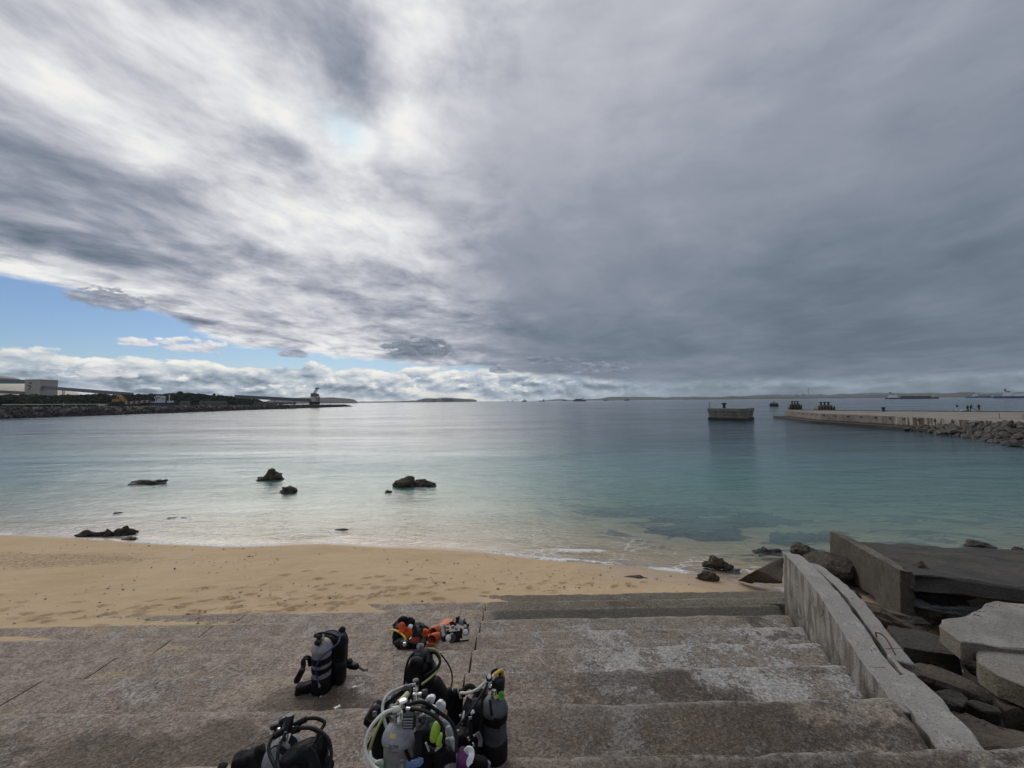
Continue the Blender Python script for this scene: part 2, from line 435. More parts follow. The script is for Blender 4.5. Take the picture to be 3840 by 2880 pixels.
def wall_nodes(g):
    p = g.pos(); x, y, z = g.sep(p)
    n1 = g.noise(p, 1.3, 5, .6); n2 = g.noise(p, 6, 7, .7); n3 = g.noise(p, 30, 5, .7)
    run = g.noise(g.mapv(p, (3.2, 3.2, 1.0)), 1.6, 7, .68)
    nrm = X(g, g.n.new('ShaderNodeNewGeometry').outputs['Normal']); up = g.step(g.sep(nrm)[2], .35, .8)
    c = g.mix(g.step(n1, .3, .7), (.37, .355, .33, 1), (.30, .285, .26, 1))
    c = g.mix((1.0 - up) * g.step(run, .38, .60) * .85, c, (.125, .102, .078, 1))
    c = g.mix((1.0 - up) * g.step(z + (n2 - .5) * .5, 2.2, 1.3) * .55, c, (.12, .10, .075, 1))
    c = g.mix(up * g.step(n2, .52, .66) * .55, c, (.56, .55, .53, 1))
    c = g.mix(g.step(n3 + (n2 - .5) * .5, .56, .68) * .45, c, (.10, .09, .08, 1))
    c = g.mix(g.step(g.noise(p, 60, 4, .75), .46, .34) * .6, c, (.10, .09, .08, 1))
    pit = g.step(g.voro(p, 28.0), .30, .12) * g.step(n2, .45, .6)
    c = g.mix(pit * .6, c, (.085, .075, .065, 1))
    ck = g.step(g.voro(g.vadd(g.mapv(p, (1, 1, 1.2)), g.vscale(g.noise(p, 3, 4, .6, col=True), .35)), 1.3, 'DISTANCE_TO_EDGE'), .010, .003)
    ck = ck * g.step(n1 + (n2 - .5) * .3, .50, .56)
    c = g.mix(ck * .8, c, (.05, .045, .04, 1))
    nm = g.bump(n2 * .6 + n3 * .5 - pit * .35 - ck * .5, .045, 1.0); nm = g.bump(g.noise(p, 110, 3, .7), .004, .7, nm)
    return dict(base=c, rough=.92, normal=nm)
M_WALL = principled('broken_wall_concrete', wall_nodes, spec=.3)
def slab_nodes(dark, light, edge):
    def f(g):
        p = g.pos(); n1 = g.noise(p, 1.1, 5, .6); n2 = g.noise(g.mapv(p, (1, 1, 1.6)), 5, 7, .7); n3 = g.noise(p, 26, 5, .7)
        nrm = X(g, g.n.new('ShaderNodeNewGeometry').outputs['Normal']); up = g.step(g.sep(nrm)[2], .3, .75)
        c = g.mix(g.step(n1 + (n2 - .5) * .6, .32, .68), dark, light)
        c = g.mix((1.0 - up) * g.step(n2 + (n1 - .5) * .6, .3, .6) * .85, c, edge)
        n4 = g.noise(p, 55, 4, .75)
        c = g.mix(g.step(n4 + (n3 - .5) * .5, .56, .68) * .22, c, (.38, .36, .33, 1))
        c = g.mix(g.step(n4 + (n3 - .5) * .5, .46, .34) * .6, c, g.mix(1.0, c, (.35, .33, .30, 1), 'MULTIPLY'))
        pit = g.step(g.voro(p, 24.0), .30, .12) * g.step(n2, .42, .6)
        c = g.mix(pit * .55, c, g.mix(1.0, c, (.3, .28, .26, 1), 'MULTIPLY'))
        ck = g.step(g.voro(g.vadd(p, g.vscale(g.noise(p, 3, 4, .6, col=True), .4)), 1.1, 'DISTANCE_TO_EDGE'), .010, .003)
        ck = ck * g.step(n1 + (n2 - .5) * .3, .53, .60)
        c = g.mix(ck * .7, c, (.03, .027, .024, 1))
        nm = g.bump(n2 * .7 + n3 * .5 - pit * .3 - ck * .5, .06, 1.0); nm = g.bump(g.noise(p, 90, 3, .7), .004, .7, nm)
        return dict(base=c, rough=.9, normal=nm)
    return f
M_SLAB_L = principled('pale_slab_concrete', slab_nodes((.25, .235, .205, 1), (.37, .35, .31, 1), (.21, .175, .11, 1)), spec=.3)
M_SLAB_D = principled('dark_slab_concrete', slab_nodes((.060, .056, .050, 1), (.095, .088, .078, 1), (.085, .075, .062, 1)), spec=.3)
M_BROWN = principled('brown_rubble', slab_nodes((.075, .060, .046, 1), (.16, .13, .098, 1), (.055, .046, .036, 1)), spec=.3)
M_RUBBLE_GROUND = principled('rubble_ground', slab_nodes((.035, .030, .026, 1), (.07, .058, .046, 1), (.03, .026, .022, 1)))
def rock_nodes(a, b, wet_z=.28):
    def f(g):
        p = g.pos(); z = g.sep(p)[2]
        n1 = g.noise(p, 3.2, 7, .7); n2 = g.noise(p, 14, 6, .7); v = g.voro(p, 9.0)
        c = g.mix(g.step(n1, .36, .66), a, b)
        c = g.mix(g.step(v, .38, .08) * .5, c, (.012, .011, .009, 1))
        wet = g.step(z + (n1 - .5) * .2, wet_z, wet_z - .2)
        c = g.mix(wet * .75, c, (.013, .012, .010, 1))
        return dict(base=c, rough=.88 - wet * .35, normal=g.bump(n1 * .5 + n2 * .4 - v * .4, .08, 1.0))
    return f
M_ROCK = principled('dark_coral_rock', rock_nodes((.026, .022, .016, 1), (.075, .062, .042, 1)))
M_ROCK_PALE = principled('tan_coral_rock', rock_nodes((.036, .030, .020, 1), (.13, .105, .068, 1)))
M_REVET = principled('revetment_stone', rock_nodes((.035, .033, .029, 1), (.135, .120, .098, 1), .6))
M_REEF = principled('drowned_reef', rock_nodes((.030, .032, .028, 1), (.085, .080, .064, 1), -9))

# ------------------------------------------------------------------ shore line
SHX = np.array([-400, -120, -60, -40, -24.3, -19.1, -15.7, -12.3, -8.1, -5.4, -3.0, -1.1, .7, 2.9, 4.8, 5.7, 7.2, 9.0, 12, 16, 30, 400.])
SHY = np.array([40, 30, 22.5, 20, 18.4, 17.75, 17.1, 16.6, 16.8, 16.4, 16.1, 15.7, 15.1, 14.6, 14.1, 13.8, 13.1, 12.2, 11.2, 10.6, 10, 10.])
def shore(x): return np.interp(x, SHX, SHY)
def beach_z(x, y):
    d = shore(x) - y
    up = np.clip(d, 0, None); dn = np.clip(-d, 0, None)
    z = .20 * up - .045 * np.minimum(up, 1.5) - .075 * np.minimum(dn, 200) - .0006 * np.minimum(dn, 200) ** 2 + .0012 * np.minimum(dn, 30) ** 2 * 0
    z = np.where(dn > 0, np.maximum(z, -6.0), z)
    return z

STEP_ROT = 0.0138
LEV = dict(K=(1.18, 3.97), J=(2.065, 3.68), I=(2.95, 3.39), H=(3.835, 3.10), G=(4.72, 2.81), F=(5.605, 2.52), E=(6.49, 2.235), D=(7.375, 1.945), C=(8.26, 1.655), B=(9.145, 1.365), A=(10.03, 1.08))
WALL_BASE = np.array([(3.2, 2.83), (3.9, 4.286), (6.732, 10.3)])
def wall_x(y): return np.interp(y, WALL_BASE[:, 1], WALL_BASE[:, 0])

# ------------------------------------------------------------------ beach and sea bed, one sheet
def build_beach():
    xs = np.concatenate([np.linspace(-120, -34, 40, endpoint=False), np.linspace(-34, -15, 110, endpoint=False), np.arange(-15, 7.6, .055), np.linspace(7.65, 20, 90), np.linspace(21, 140, 50)])
    ys = np.concatenate([np.linspace(-3, 5.6, 16, endpoint=False), np.arange(5.6, 18.2, .055), np.linspace(18.3, 34, 60), np.linspace(35, 130, 40)])
    Xg, Yg = np.meshgrid(xs, ys, indexing='ij')
    Z = beach_z(Xg, Yg)
    d = shore(Xg) - Yg
    dry = np.clip(d / 1.2, 0, 1)
    Z = Z + fbm2(Xg * .45, Yg * .6, 3, 3) * .05 * np.clip(d / 2, 0, 1) + fbm2(Xg * 3, Yg * 3.6, 3, 11) * .012 * dry
    Z = Z + np.where(d < 0, fbm2(Xg * .25, Yg * .4, 3, 5) * .12 * np.clip(-d / 4, 0, 1), 0)
    wx_ = np.interp(np.clip(Yg, 2.83, 10.3), [2.83, 4.286, 10.3], [3.2, 3.9, 6.732])
    gap = np.clip((Xg - wx_ - .15) / .3, 0, 1) * np.clip((10.2 - Yg) / 1.2, 0, 1)
    Z = Z - gap * (.55 + np.clip((8.6 - Yg) / 1.0, 0, 1) * 3.0)
    rnd = random.Random(4)
    dips = []
    def trail(x0, y0, x1, y1, n, w):
        L = math.hypot(x1 - x0, y1 - y0); a = math.atan2(y1 - y0, x1 - x0)
        for i in range(n):
            t = (i + rnd.uniform(-.2, .2)) / n; s = (.16 if i % 2 else -.16)
            dips.append((x0 + (x1 - x0) * t - math.sin(a) * s + rnd.gauss(0, w), y0 + (y1 - y0) * t + math.cos(a) * s + rnd.gauss(0, w), a + rnd.gauss(0, .35), rnd.uniform(.11, .17), rnd.uniform(.055, .085), rnd.uniform(.045, .09)))
    trail(-9.6, 7.9, -2.2, 11.8, 26, .16); trail(-8.0, 8.0, -1.6, 11.0, 24, .2); trail(-7.0, 7.8, -2.6, 10.2, 16, .22)
    trail(-9.5, 8.0, -5.0, 12.4, 13, .2); trail(-14, 9.9, -10.5, 8.5, 10, .2); trail(-4.5, 9.0, 1.6, 11.6, 16, .3)
    trail(.5, 11.1, 4.2, 12.2, 10, .25); trail(-5.6, 8.6, -1.5, 10.2, 14, .25); trail(-13, 8.2, -8.5, 8.1, 12, .3)
    for (fx, fy, a, la, lb, dp) in dips:
        i0, i1 = np.searchsorted(xs, fx - .5), np.searchsorted(xs, fx + .5); j0, j1 = np.searchsorted(ys, fy - .5), np.searchsorted(ys, fy + .5)
        if i1 <= i0 or j1 <= j0: continue
        sx, sy = Xg[i0:i1, j0:j1] - fx, Yg[i0:i1, j0:j1] - fy
        u = (sx * math.cos(a) + sy * math.sin(a)) / la; v = (-sx * math.sin(a) + sy * math.cos(a)) / lb
        r2 = u * u + v * v
        Z[i0:i1, j0:j1] += -dp * np.exp(-r2 ** 2 * .7) + dp * .35 * np.exp(-(np.sqrt(r2) - 1.5) ** 2 * 5)
    me = gridmesh('beach', np.stack([Xg, Yg, Z], -1))
    fattr(me, 'inland', d)
    def nodes(g):
        p = g.pos(); d_ = g.attr('inland'); x, y, z = g.sep(p)
        n1 = g.noise(p, .5, 5, .6); n2 = g.noise(p, 3.0, 6, .65); n3 = g.noise(p, 45, 4, .7); n4 = g.noise(p, 13, 5, .7)
        c = g.mix(g.step(n1 + (n2 - .5) * .4, .3, .7), (.50, .355, .205, 1), (.56, .42, .255, 1))
        c = g.mix(g.step(n4, .60, .75) * .4, c, (.34, .23, .13, 1))
        c = g.mix(g.step(n3, .58, .70) * .5, c, (.80, .71, .56, 1)); c = g.mix(g.step(n3, .43, .32) * .55, c, (.26, .18, .11, 1))
        # shingle patch at the far left
        sh = g.step(g.exp(-((x + 16) * (x + 16) * .05 + (y - 13.6) * (y - 13.6) * .45)) + (n2 - .5) * 1.2, .42, .75)
        c = g.mix(sh * g.step(n4, .42, .60) * .75, c, (.17, .13, .095, 1))
        wet = g.step(d_ + (n1 - .5) * .9 + (g.step(x, 1.0, 4.5) * 0.9), .75, .25) * g.step(d_, -3.0, -.4, .35, 1.0)
        wet2 = g.step(d_, -1.6, -.1) * g.clamp(g.step(d_ + (n1 - .5) * .8, .7, .15) + g.step(x + (n2 - .5), 1.5, 4.0) * g.step(d_ + (n1 - .5), 2.6, 1.6) * .8)
        c = g.mix(wet2 * .42, c, g.mix(1.0, c, (.52, .46, .46, 1), 'MULTIPLY'))
        # weed-dark bottom further out
        weed = g.noise(g.mapv(p, (.42, .85, 1), loc=(4, 1, 0)), 1.0, 7, .66, dist=.7)
        c = g.mix(g.step(d_, -2.0, -3.5) * g.step(weed, .50, .565) * g.step(x, -1, 4) * .85, c, (.075, .075, .060, 1))
        c = g.mix(g.step(d_, -16.0, -40.0) * .7, c, (.10, .11, .10, 1))
        nm = g.bump(n4 * .6 + n3 * .4, .03, 1.0)
        return dict(base=c, rough=.95 - wet2 * .6, normal=nm, spec=.35 + wet2 * .3)
    return kind(link('beach', me, principled('beach_sand', nodes)), 'structure')
build_beach()

# pebbles and shell grit lying on the sand
def build_pebbles():
    rnd = np.random.default_rng(7); N = 2000
    x = rnd.uniform(-19, 6, N); y = rnd.uniform(7.6, 16.5, N)
    d = shore(x) - y; clump = fbm2(x * .5, y * .8, 3, 21)
    keep = (d > .5) & ((clump > .05) | (rnd.random(N) < .22) | ((x > -1.5) & (x < 3.5) & (d > 1.2) & (d < 4.2)))
    x, y = x[keep], y[keep]; z = beach_z(x, y); s = rnd.gamma(1.6, .008, len(x)) + .006
    base = np.array([(1, 0, 0), (-1, 0, 0), (0, 1, 0), (0, -1, 0), (0, 0, 1), (0, 0, -1)], float)
    fc = np.array([(0, 2, 4), (2, 1, 4), (1, 3, 4), (3, 0, 4), (2, 0, 5), (1, 2, 5), (3, 1, 5), (0, 3, 5)])
    V = base[None] * s[:, None, None] * rnd.uniform(.6, 1.3, (len(x), 6, 1)) * np.array([1.2, 1, .6]) + np.stack([x, y, z + .012], 1)[:, None]
    F_ = fc[None] + (np.arange(len(x)) * 6)[:, None, None]
    me = pymesh('pebbles', V.reshape(-1, 3), F_.reshape(-1, 3))
    m = principled('pebble', lambda g: dict(base=g.ramp(g.noise(g.pos(), 6.0, 2, .5), [(.3, (.09, .07, .05, 1)), (.5, (.26, .20, .14, 1)), (.7, (.62, .56, .46, 1))])), rough=.85)
    kind(link('pebbles', me, m), 'stuff')
build_pebbles()

# ------------------------------------------------------------------ the sea
def build_sea():
    ys = np.concatenate([np.arange(8.6, 24, .16), np.geomspace(24, 60, 70), np.geomspace(62, 9500, 70)])
    ts = np.concatenate([-np.geomspace(2.6, .02, 60)[:-1], np.linspace(-.02, .02, 3), np.geomspace(.02, 2.6, 60)[1:]])
    ts = np.sort(np.concatenate([ts, np.linspace(-1.5, 1.3, 150)]))
    Yg, T = np.meshgrid(ys, ts, indexing='ij'); Xg = T * (Yg + 4)
    d = Yg - shore(Xg)
    Z = .012 * np.sin(d * 2.1 + 1.2 * fbm2(Xg * .2, Yg * .2, 2, 3)) * np.exp(-np.clip(d, 0, None) / 5)
    Z += fbm2(Xg * .55, Yg * 1.3, 3, 9) * .02 * np.clip(1.4 - Yg / 40, 0, 1)
    # one low wave turning over on the sand
    crest = 0.75 + .30 * fbm2(Xg * .22, Yg * 0, 3, 31)
    wave = np.exp(-((d - crest) / .30) ** 2) * np.clip(.6 + fbm2(Xg * .35, Yg * 0, 2, 35) * .9, 0, 1) * np.clip((Xg + 20) / 4, 0, 1)
    Z += .075 * wave
    # the thin wash running up the sand
    run = .30 + .28 * fbm2(Xg * .18, Yg * 0, 3, 41) + .06 * fbm2(Xg * 1.2, Yg * 0, 2, 44)
    Z = np.where(d < .1, Z + .155 * np.clip(-d, 0, None) * np.clip(1.0 - (-d - run) * 6, -3, 1) + .012 * np.clip(-d * 8, 0, 1), Z)
    Z = np.where(d < -run - .25, -.6, Z)
    me = gridmesh('sea', np.stack([Xg, Yg, Z], -1))
    depth = np.where(d > 0, np.minimum(.075 * d + .0006 * d * d, 6.0), 0)
    fattr(me, 'depth', depth); fattr(me, 'off', d); fattr(me, 'crest', wave)
    m = bpy.data.materials.new('sea_water'); m.use_nodes = True; t = m.node_tree; t.nodes.clear(); g = G(t)
    out = t.nodes.new('ShaderNodeOutputMaterial')
    p = g.pos(); x, y, z = g.sep(p); dep = g.attr('depth'); off = g.attr('off'); cr = g.attr('crest')
    r1 = g.noise(g.mapv(p, (.55, 1.5, 1)), 1.0, 6, .56, dist=.5)
    r2 = g.noise(g.mapv(p, (2.2, 4.6, 1), rot=(0, 0, .25)), 1.0, 4, .55, dist=.4)
    r3 = g.noise(g.mapv(p, (.05, .22, 1), rot=(0, 0, -.06)), 1.0, 5, .6)
    r5 = g.noise(g.mapv(p, (.16, .55, 1), rot=(0, 0, .05)), 1.0, 5, .6, dist=.3)
    gust = g.noise(g.mapv(p, (.012, .05, 1)), 1.0, 4, .55)
    r4 = g.noise(g.mapv(p, (5.0, 9.0, 1), rot=(0, 0, -.3)), 1.0, 3, .55)
    h = r1 * .110 + r2 * .060 + r4 * .022 + r5 * .15 * g.step(off, 2, 12) + r3 * .26 * g.step(off, 4, 20)
    nm = g.bump(h * g.step(gust, .35, .65, .45, 1.35), 1.0, 1.0)
    lw = t.nodes.new('ShaderNodeLayerWeight'); lw.inputs['Blend'].default_value = .5; t.links.new(nm.k, lw.inputs['Normal'])
    fres = g.math('POWER', X(g, lw.outputs['Facing']), 4.0) * .95 + .04
    gl = t.nodes.new('ShaderNodeBsdfGlossy'); gl.inputs['Roughness'].default_value = .10; t.links.new(nm.k, gl.inputs['Normal'])
    body_c = g.ramp(dep / 6.0, [(0, (.20, .25, .20, 1)), (.10, (.18, .38, .33, 1)), (.28, (.100, .30, .275, 1)), (.6, (.034, .115, .128, 1)), (1.0, (.024, .066, .088, 1))])
    df = t.nodes.new('ShaderNodeBsdfDiffuse'); t.links.new(body_c.k, df.inputs['Color'])
    tr = t.nodes.new('ShaderNodeBsdfTransparent')
    tint = g.ramp(dep / 3.0, [(0, (.97, .98, .97, 1)), (.12, (.88, .96, .93, 1)), (.5, (.60, .88, .84, 1)), (1, (.4, .75, .74, 1))]); t.links.new(tint.k, tr.inputs['Color'])
    body = t.nodes.new('ShaderNodeMixShader'); f = 1.0 - g.exp(-(dep * .75)); t.links.new(f.k, body.inputs[0])
    t.links.new(tr.outputs[0], body.inputs[1]); t.links.new(df.outputs[0], body.inputs[2])
    surf = t.nodes.new('ShaderNodeMixShader'); t.links.new(fres.k, surf.inputs[0])
    t.links.new(body.outputs[0], surf.inputs[1]); t.links.new(gl.outputs[0], surf.inputs[2])
    # foam
    lace = g.voro(g.vadd(g.mapv(p, (1.6, 2.4, 1)), g.vscale(g.noise(p, 2.5, 4, .6, col=True), .9)), 1.0, 'DISTANCE_TO_EDGE')
    fn = g.noise(p, 5.0, 6, .7); fn2 = g.noise(g.mapv(p, (.5, .9, 1)), 1.0, 4, .6)
    edge_foam = g.step(off + (fn - .5) * .28, .10, -.05) * g.step(off, -1.4, -.15) * g.step(fn2 + (fn - .5) * .6, .42, .58)
    crest_foam = g.step(cr + (fn - .5) * 1.0, .62, .95)
    wash = g.step(lace, .10, .02) * g.step(off, 5.0, .8) * g.step(fn2 + (fn - .5) * .4, .50, .62)
    foam = g.clamp(edge_foam * .85 + crest_foam * .75 + wash * .60)
    fd = t.nodes.new('ShaderNodeBsdfDiffuse'); fd.inputs['Color'].default_value = (.80, .79, .76, 1)
    fin = t.nodes.new('ShaderNodeMixShader'); t.links.new(foam.k, fin.inputs[0]); t.links.new(surf.outputs[0], fin.inputs[1]); t.links.new(fd.outputs[0], fin.inputs[2])
    t.links.new(fin.outputs[0], out.inputs['Surface'])
    kind(link('sea', me, m), 'structure')
build_sea()

# ------------------------------------------------------------------ the concrete steps
def build_steps():
    root = thing('concrete_steps', 'broad weathered concrete steps going down from the sea wall to the beach', 'steps', (0, 0, 0), STEP_ROT)
    names = list(LEV)
    joints = [-30.0, -20.1, -15.2, -10.3, -5.42, -.515]
    for k, nme in enumerate(names):
        yf, z = LEV[nme]; yb = yf - .885 - .12
        ends = joints + [None]
        for b in range(len(joints)):
            x0 = joints[b] + .012
            last = ends[b + 1] is None
            x1 = None if last else ends[b + 1] - .012
            if not last and x1 < -11 and z < 1.9: continue           # lies under the sand
            step = .05 if x0 > -6 else .10
            def xr(y):
                if not last: return np.full_like(y, x1)
                if nme in 'KJI': return np.full_like(y, 6.6 + .2 * math.sin(k * 3.0))
                if nme == 'H': return np.interp(y, [3.2, 3.36, 3.5, 3.66, 3.835], [3.43, 3.52, 3.60, 3.66, 3.755]) - .006
                if nme in 'AB': return np.full_like(y, 6.95) if yb > 8.6 else np.maximum(wall_x(y) - .075, np.where(y > 8.85, 6.9, 0))
                return wall_x(y) - .075
            n = int(((x1 if not last else (6.6 if nme in 'KJI' else float(wall_x(yf)))) - x0) / step) + 1
            yy = np.concatenate([np.arange(yb, yf - .05, .055), [yf - .045, yf - .018, yf]])
            s = np.linspace(0, 1, n)
            Xg = x0 + (xr(yy)[None, :] - x0) * s[:, None]; Yg = np.repeat(yy[None, :], n, 0)
            chip = np.clip(fbm2(Xg * 5, Xg * 0 + k * 7, 4, 50 + k), -1, 1)
            front = np.clip((Yg - (yf - .10)) / .10, 0, 1)
            Yg = Yg + front * chip * np.where(Xg < -.5, .011, .020)
            Zg = z + fbm2(Xg * 1.1, Yg * 1.3, 3, 60 + k) * .012 + fbm2(Xg * 7, Yg * 7, 3, 70 + k) * .006 - front ** 3 * (.020 + .018 * np.abs(chip))
            ex = np.minimum(Xg - x0, (Xg[-1:, :] - Xg)); Zg -= .016 * np.exp(-np.clip(ex, 0, None) / .03)
            top = np.stack([Xg, Yg, Zg], -1)
            low = z - .50
            # front face, back and ends
            f1 = top[:, -1:, :].copy(); f1[..., 2] = z - .07; f1[..., 1] += .004
            f2 = top[:, -1:, :].copy(); f2[..., 2] = low
            bk = top[:, :1, :].copy(); bk[..., 2] = low
            V = np.concatenate([bk, top, f1, f2], 1)
            e0 = V[:1].copy(); e0[..., 2] = low; e1 = V[-1:].copy(); e1[..., 2] = low
            V = np.concatenate([e0, V, e1], 0)
            me = gridmesh('step', V, True)
            fattr(me, 'edge', np.clip(1 - np.abs((yf - V[..., 1]) - .02) / .07, 0, 1) * (V[..., 2] > z - .09))
            o = link('step', me, M_CONC, root)
            o.modifiers.new('edges', 'EDGE_SPLIT').split_angle = R(55)
    return root
build_steps()
def solid(name, rings, mat, parent=None, sub=(6, 4), amp=.02, seed=1, freq=4.0, label=None, cat=None, group=None):
    """A rough solid swept through quad rings of four corners each, subdivided and worn."""
    bm = bmesh.new(); vs_ = [[bm.verts.new(p) for p in r] for r in rings]; n = len(rings[0])
    for a, b in zip(vs_[:-1], vs_[1:]):
        for i in range(n): bm.faces.new((a[i], a[(i + 1) % n], b[(i + 1) % n], b[i]))
    bm.faces.new(list(reversed(vs_[0]))); bm.faces.new(vs_[-1])
    return wear(name, bm, mat, parent, sub, amp, seed, freq, label, cat, group)
def wear(name, bm, mat, parent=None, sub=(5, 3), amp=.02, seed=1, freq=4.0, label=None, cat=None, group=None, maxlen=.16):
    bmesh.ops.triangulate(bm, faces=[f for f in bm.faces if len(f.verts) > 4])
    bmesh.ops.recalc_face_normals(bm, faces=bm.faces[:])
    bmesh.ops.bevel(bm, geom=[e for e in bm.edges if e.is_manifold and e.calc_face_angle(0) > .5], offset=amp * .9, segments=1, affect='EDGES', clamp_overlap=True)
    for it in range(5):
        long_ = [e for e in bm.edges if e.calc_length() > maxlen]
        if not long_ or len(bm.verts) > 9000: break
        bmesh.ops.subdivide_edges(bm, edges=long_, cuts=1, use_grid_fill=True)
        bmesh.ops.triangulate(bm, faces=[f for f in bm.faces if len(f.verts) > 4])
    bm.normal_update()
    P = np.array([v.co[:] for v in bm.verts]); N_ = np.array([v.normal[:] for v in bm.verts])
    dsp_ = fbm(P * freq, 4, seed)[:, None] * amp + np.minimum(fbm(P * freq * .35, 2, seed + 9), 0)[:, None] * amp * 1.6
    P = P + N_ * dsp_
    for v, p in zip(bm.verts, P): v.co = p
    me = bpy.data.meshes.new(name); bm.to_mesh(me); bm.free()
    me.polygons.foreach_set('use_smooth', [True] * len(me.polygons))
    c = P.mean(0); c[2] = P[:, 2].min()
    if parent is None:
        me.transform(Matrix.Translation(-Vector(c)))
    o = link(name, me, mat, parent, tuple(c) if parent is None else (0, 0, 0))
    o.modifiers.new('edges', 'EDGE_SPLIT').split_angle = R(30)
    if label: tag(o, label, cat, group)
    return o
def slab(name, top, thick, mat, amp=.025, seed=1, freq=3.5, parent=None, **kw):
    """A broken slab: top outline of 3-D points, dropped by its thickness."""
    bm = bmesh.new(); top = [Vector(p) for p in top]
    c = sum(top, Vector()) / len(top)
    nrm = Vector((0, 0, 0))
    for i in range(len(top)): nrm += (top[i] - c).cross(top[(i + 1) % len(top)] - c)
    nrm.normalize()
    if nrm.z < 0: top.reverse(); nrm = -nrm
    a = [bm.verts.new(p) for p in top]; b = [bm.verts.new(c + (p - c) * 1.02 - nrm * thick) for p in top]
    n = len(top)
    bm.faces.new(a); bm.faces.new(list(reversed(b)))
    for i in range(n): bm.faces.new((a[i], b[i], b[(i + 1) % n], a[(i + 1) % n]))
    return wear(name, bm, mat, parent, (4, 2), amp, seed, freq, **kw)
def boulder_mesh(name, seed, dims, sub=4, rough=.22, angular=.5, freq=1.4):
    bm = bmesh.new(); bmesh.ops.create_icosphere(bm, subdivisions=sub, radius=1.0)
    P = np.array([v.co[:] for v in bm.verts]); rnd = np.random.default_rng(seed)
    r = np.ones(len(P))
    for k in range(int(14 * angular) + 2):                    # flats
        n = rnd.normal(size=3); n /= np.linalg.norm(n); h = rnd.uniform(.55, .9); dd = P @ n
        r = np.where(dd > h, np.minimum(r, h / np.maximum(dd, 1e-3)), r)
    Q = P * r[:, None]
    Q = Q + P * (fbm(Q * freq + seed * 3.1, 5, seed, .55) * rough)[:, None]
    Q = Q * np.array(dims)
    Q[:, 2] -= Q[:, 2].min() * .55 if False else 0
    for v, p in zip(bm.verts, Q): v.co = p
    me = bpy.data.meshes.new(name); bm.to_mesh(me); bm.free()
    me.polygons.foreach_set('use_smooth', [angular < .8] * len(me.polygons))
    return me

# ------------------------------------------------------------------ the broken side wall of the steps
def build_wall():
    ztop = [(3.84, 2.995), (4.3, 2.965), (4.78, 2.885), (5.6, 2.905), (6.2, 2.915), (6.9, 2.865), (7.8, 2.745), (8.55, 2.63), (8.74, 2.58)]
    def off(y, w):                         # point on the wall line pushed outwards (to the right) by w
        x = float(wall_x(y)); dxy = Vector((float(wall_x(y + .1) - wall_x(y - .1)), .2)).normalized()
        return x + dxy.y * w, y - dxy.x * w
    root = thing('side_wall', 'low broken concrete wall along the right end of the steps', 'wall', (0, 0, 0))
    rings = []
    for y, z in ztop:
        a = off(y, 0.0); b = off(y, .31)
        rings.append([(a[0], a[1], .5), (b[0], b[1], .5), (b[0], b[1], z - .01), (a[0], a[1], z)])
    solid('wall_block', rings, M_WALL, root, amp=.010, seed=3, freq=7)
    z2 = [(4.98, 2.83), (5.6, 2.85), (6.3, 2.88), (7.0, 2.80), (7.9, 2.645), (8.45, 2.54)]
    rings = []
    for y, z in z2:
        a = off(y, .385); b = off(y, .60)
        rings.append([(a[0], a[1], .4), (b[0], b[1], .4), (b[0], b[1], z - .02), (a[0], a[1], z)])
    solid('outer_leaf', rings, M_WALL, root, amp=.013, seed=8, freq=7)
    # strip at the bottom of the slot between the two leaves
    rings = []
    for y, z in z2:
        a = off(y, .312); b = off(y, .383)
        rings.append([(a[0], a[1], .4), (b[0], b[1], .4), (b[0], b[1], z - .12), (a[0], a[1], z - .12)])
    solid('joint_filler', rings, M_BROWN, root, amp=.008, seed=8, freq=5)
    # the loose end piece, split from the top step by a crack
    crack = [(3.43, 3.20), (3.52, 3.36), (3.60, 3.50), (3.66, 3.66), (3.76, 3.82), (3.86, 3.98)]
    outer = [(3.86, 3.22), (3.93, 3.36), (4.03, 3.52), (4.10, 3.68), (4.18, 3.82), (4.30, 4.0)]
    rings = []
    for i, (a, b) in enumerate(zip(crack, outer)):
        z = 3.09 - .019 * i
        rings.append([(a[0] + .012, a[1], 1.6), (b[0], b[1], 1.6), (b[0], b[1], z - .012), (a[0] + .012, a[1], z)])
    rings += [[(3.98, 4.15, 1.6), (4.38, 4.2, 1.6), (4.38, 4.2, 2.955), (3.98, 4.15, 2.96)], [(4.10, 4.40, 1.6), (4.44, 4.44, 1.6), (4.44, 4.44, 2.92), (4.10, 4.40, 2.925)]]
    solid('end_block', rings, M_WALL, root, amp=.016, seed=12, freq=6)
    rings = []
    for t in np.linspace(0, 1, 6):
        y = 4.22 + t * .72; a = off(y, .325); b = off(y, .50 - .12 * t)
        rings.append([(a[0], a[1], 1.4), (b[0], b[1], 1.4), (b[0], b[1], 2.94 - .03 * t), (a[0], a[1], 2.95 - .03 * t)])
    solid('broken_shoulder', rings, M_WALL, root, amp=.03, seed=14, freq=7)
    m = principled('rusty_steel', lambda g: dict(base=g.ramp(g.noise(g.pos(), 40, 4, .7), [(.3, (.05, .022, .012, 1)), (.7, (.16, .07, .03, 1))])), rough=.85)
    a = off(5.28, .36); b = off(4.98, .40)
    MB().tube(catmull([(a[0], a[1], 2.90), (a[0] - .02, a[1] - .02, 2.97), (a[0] + .02, a[1] - .1, 2.95), (b[0] + .03, b[1], 2.88)], 5), .009, 6).build('reinforcing_bar', m, root, True)
    # loose fragments hanging at the broken end of the outer leaf
    for i, (x, y, z, s) in enumerate([(4.78, 4.86, 2.70, .16), (4.86, 4.70, 2.52, .13)]):
        o = link('fragment', boulder_mesh('fragment', 70 + i, (s, s * .6, s * .45), 3, .15, .9), M_WALL, root, (x, y, z)); o.rotation_euler = (.5, .4 * i, .9)
    # tiny top rock filling beneath the end piece
build_wall()

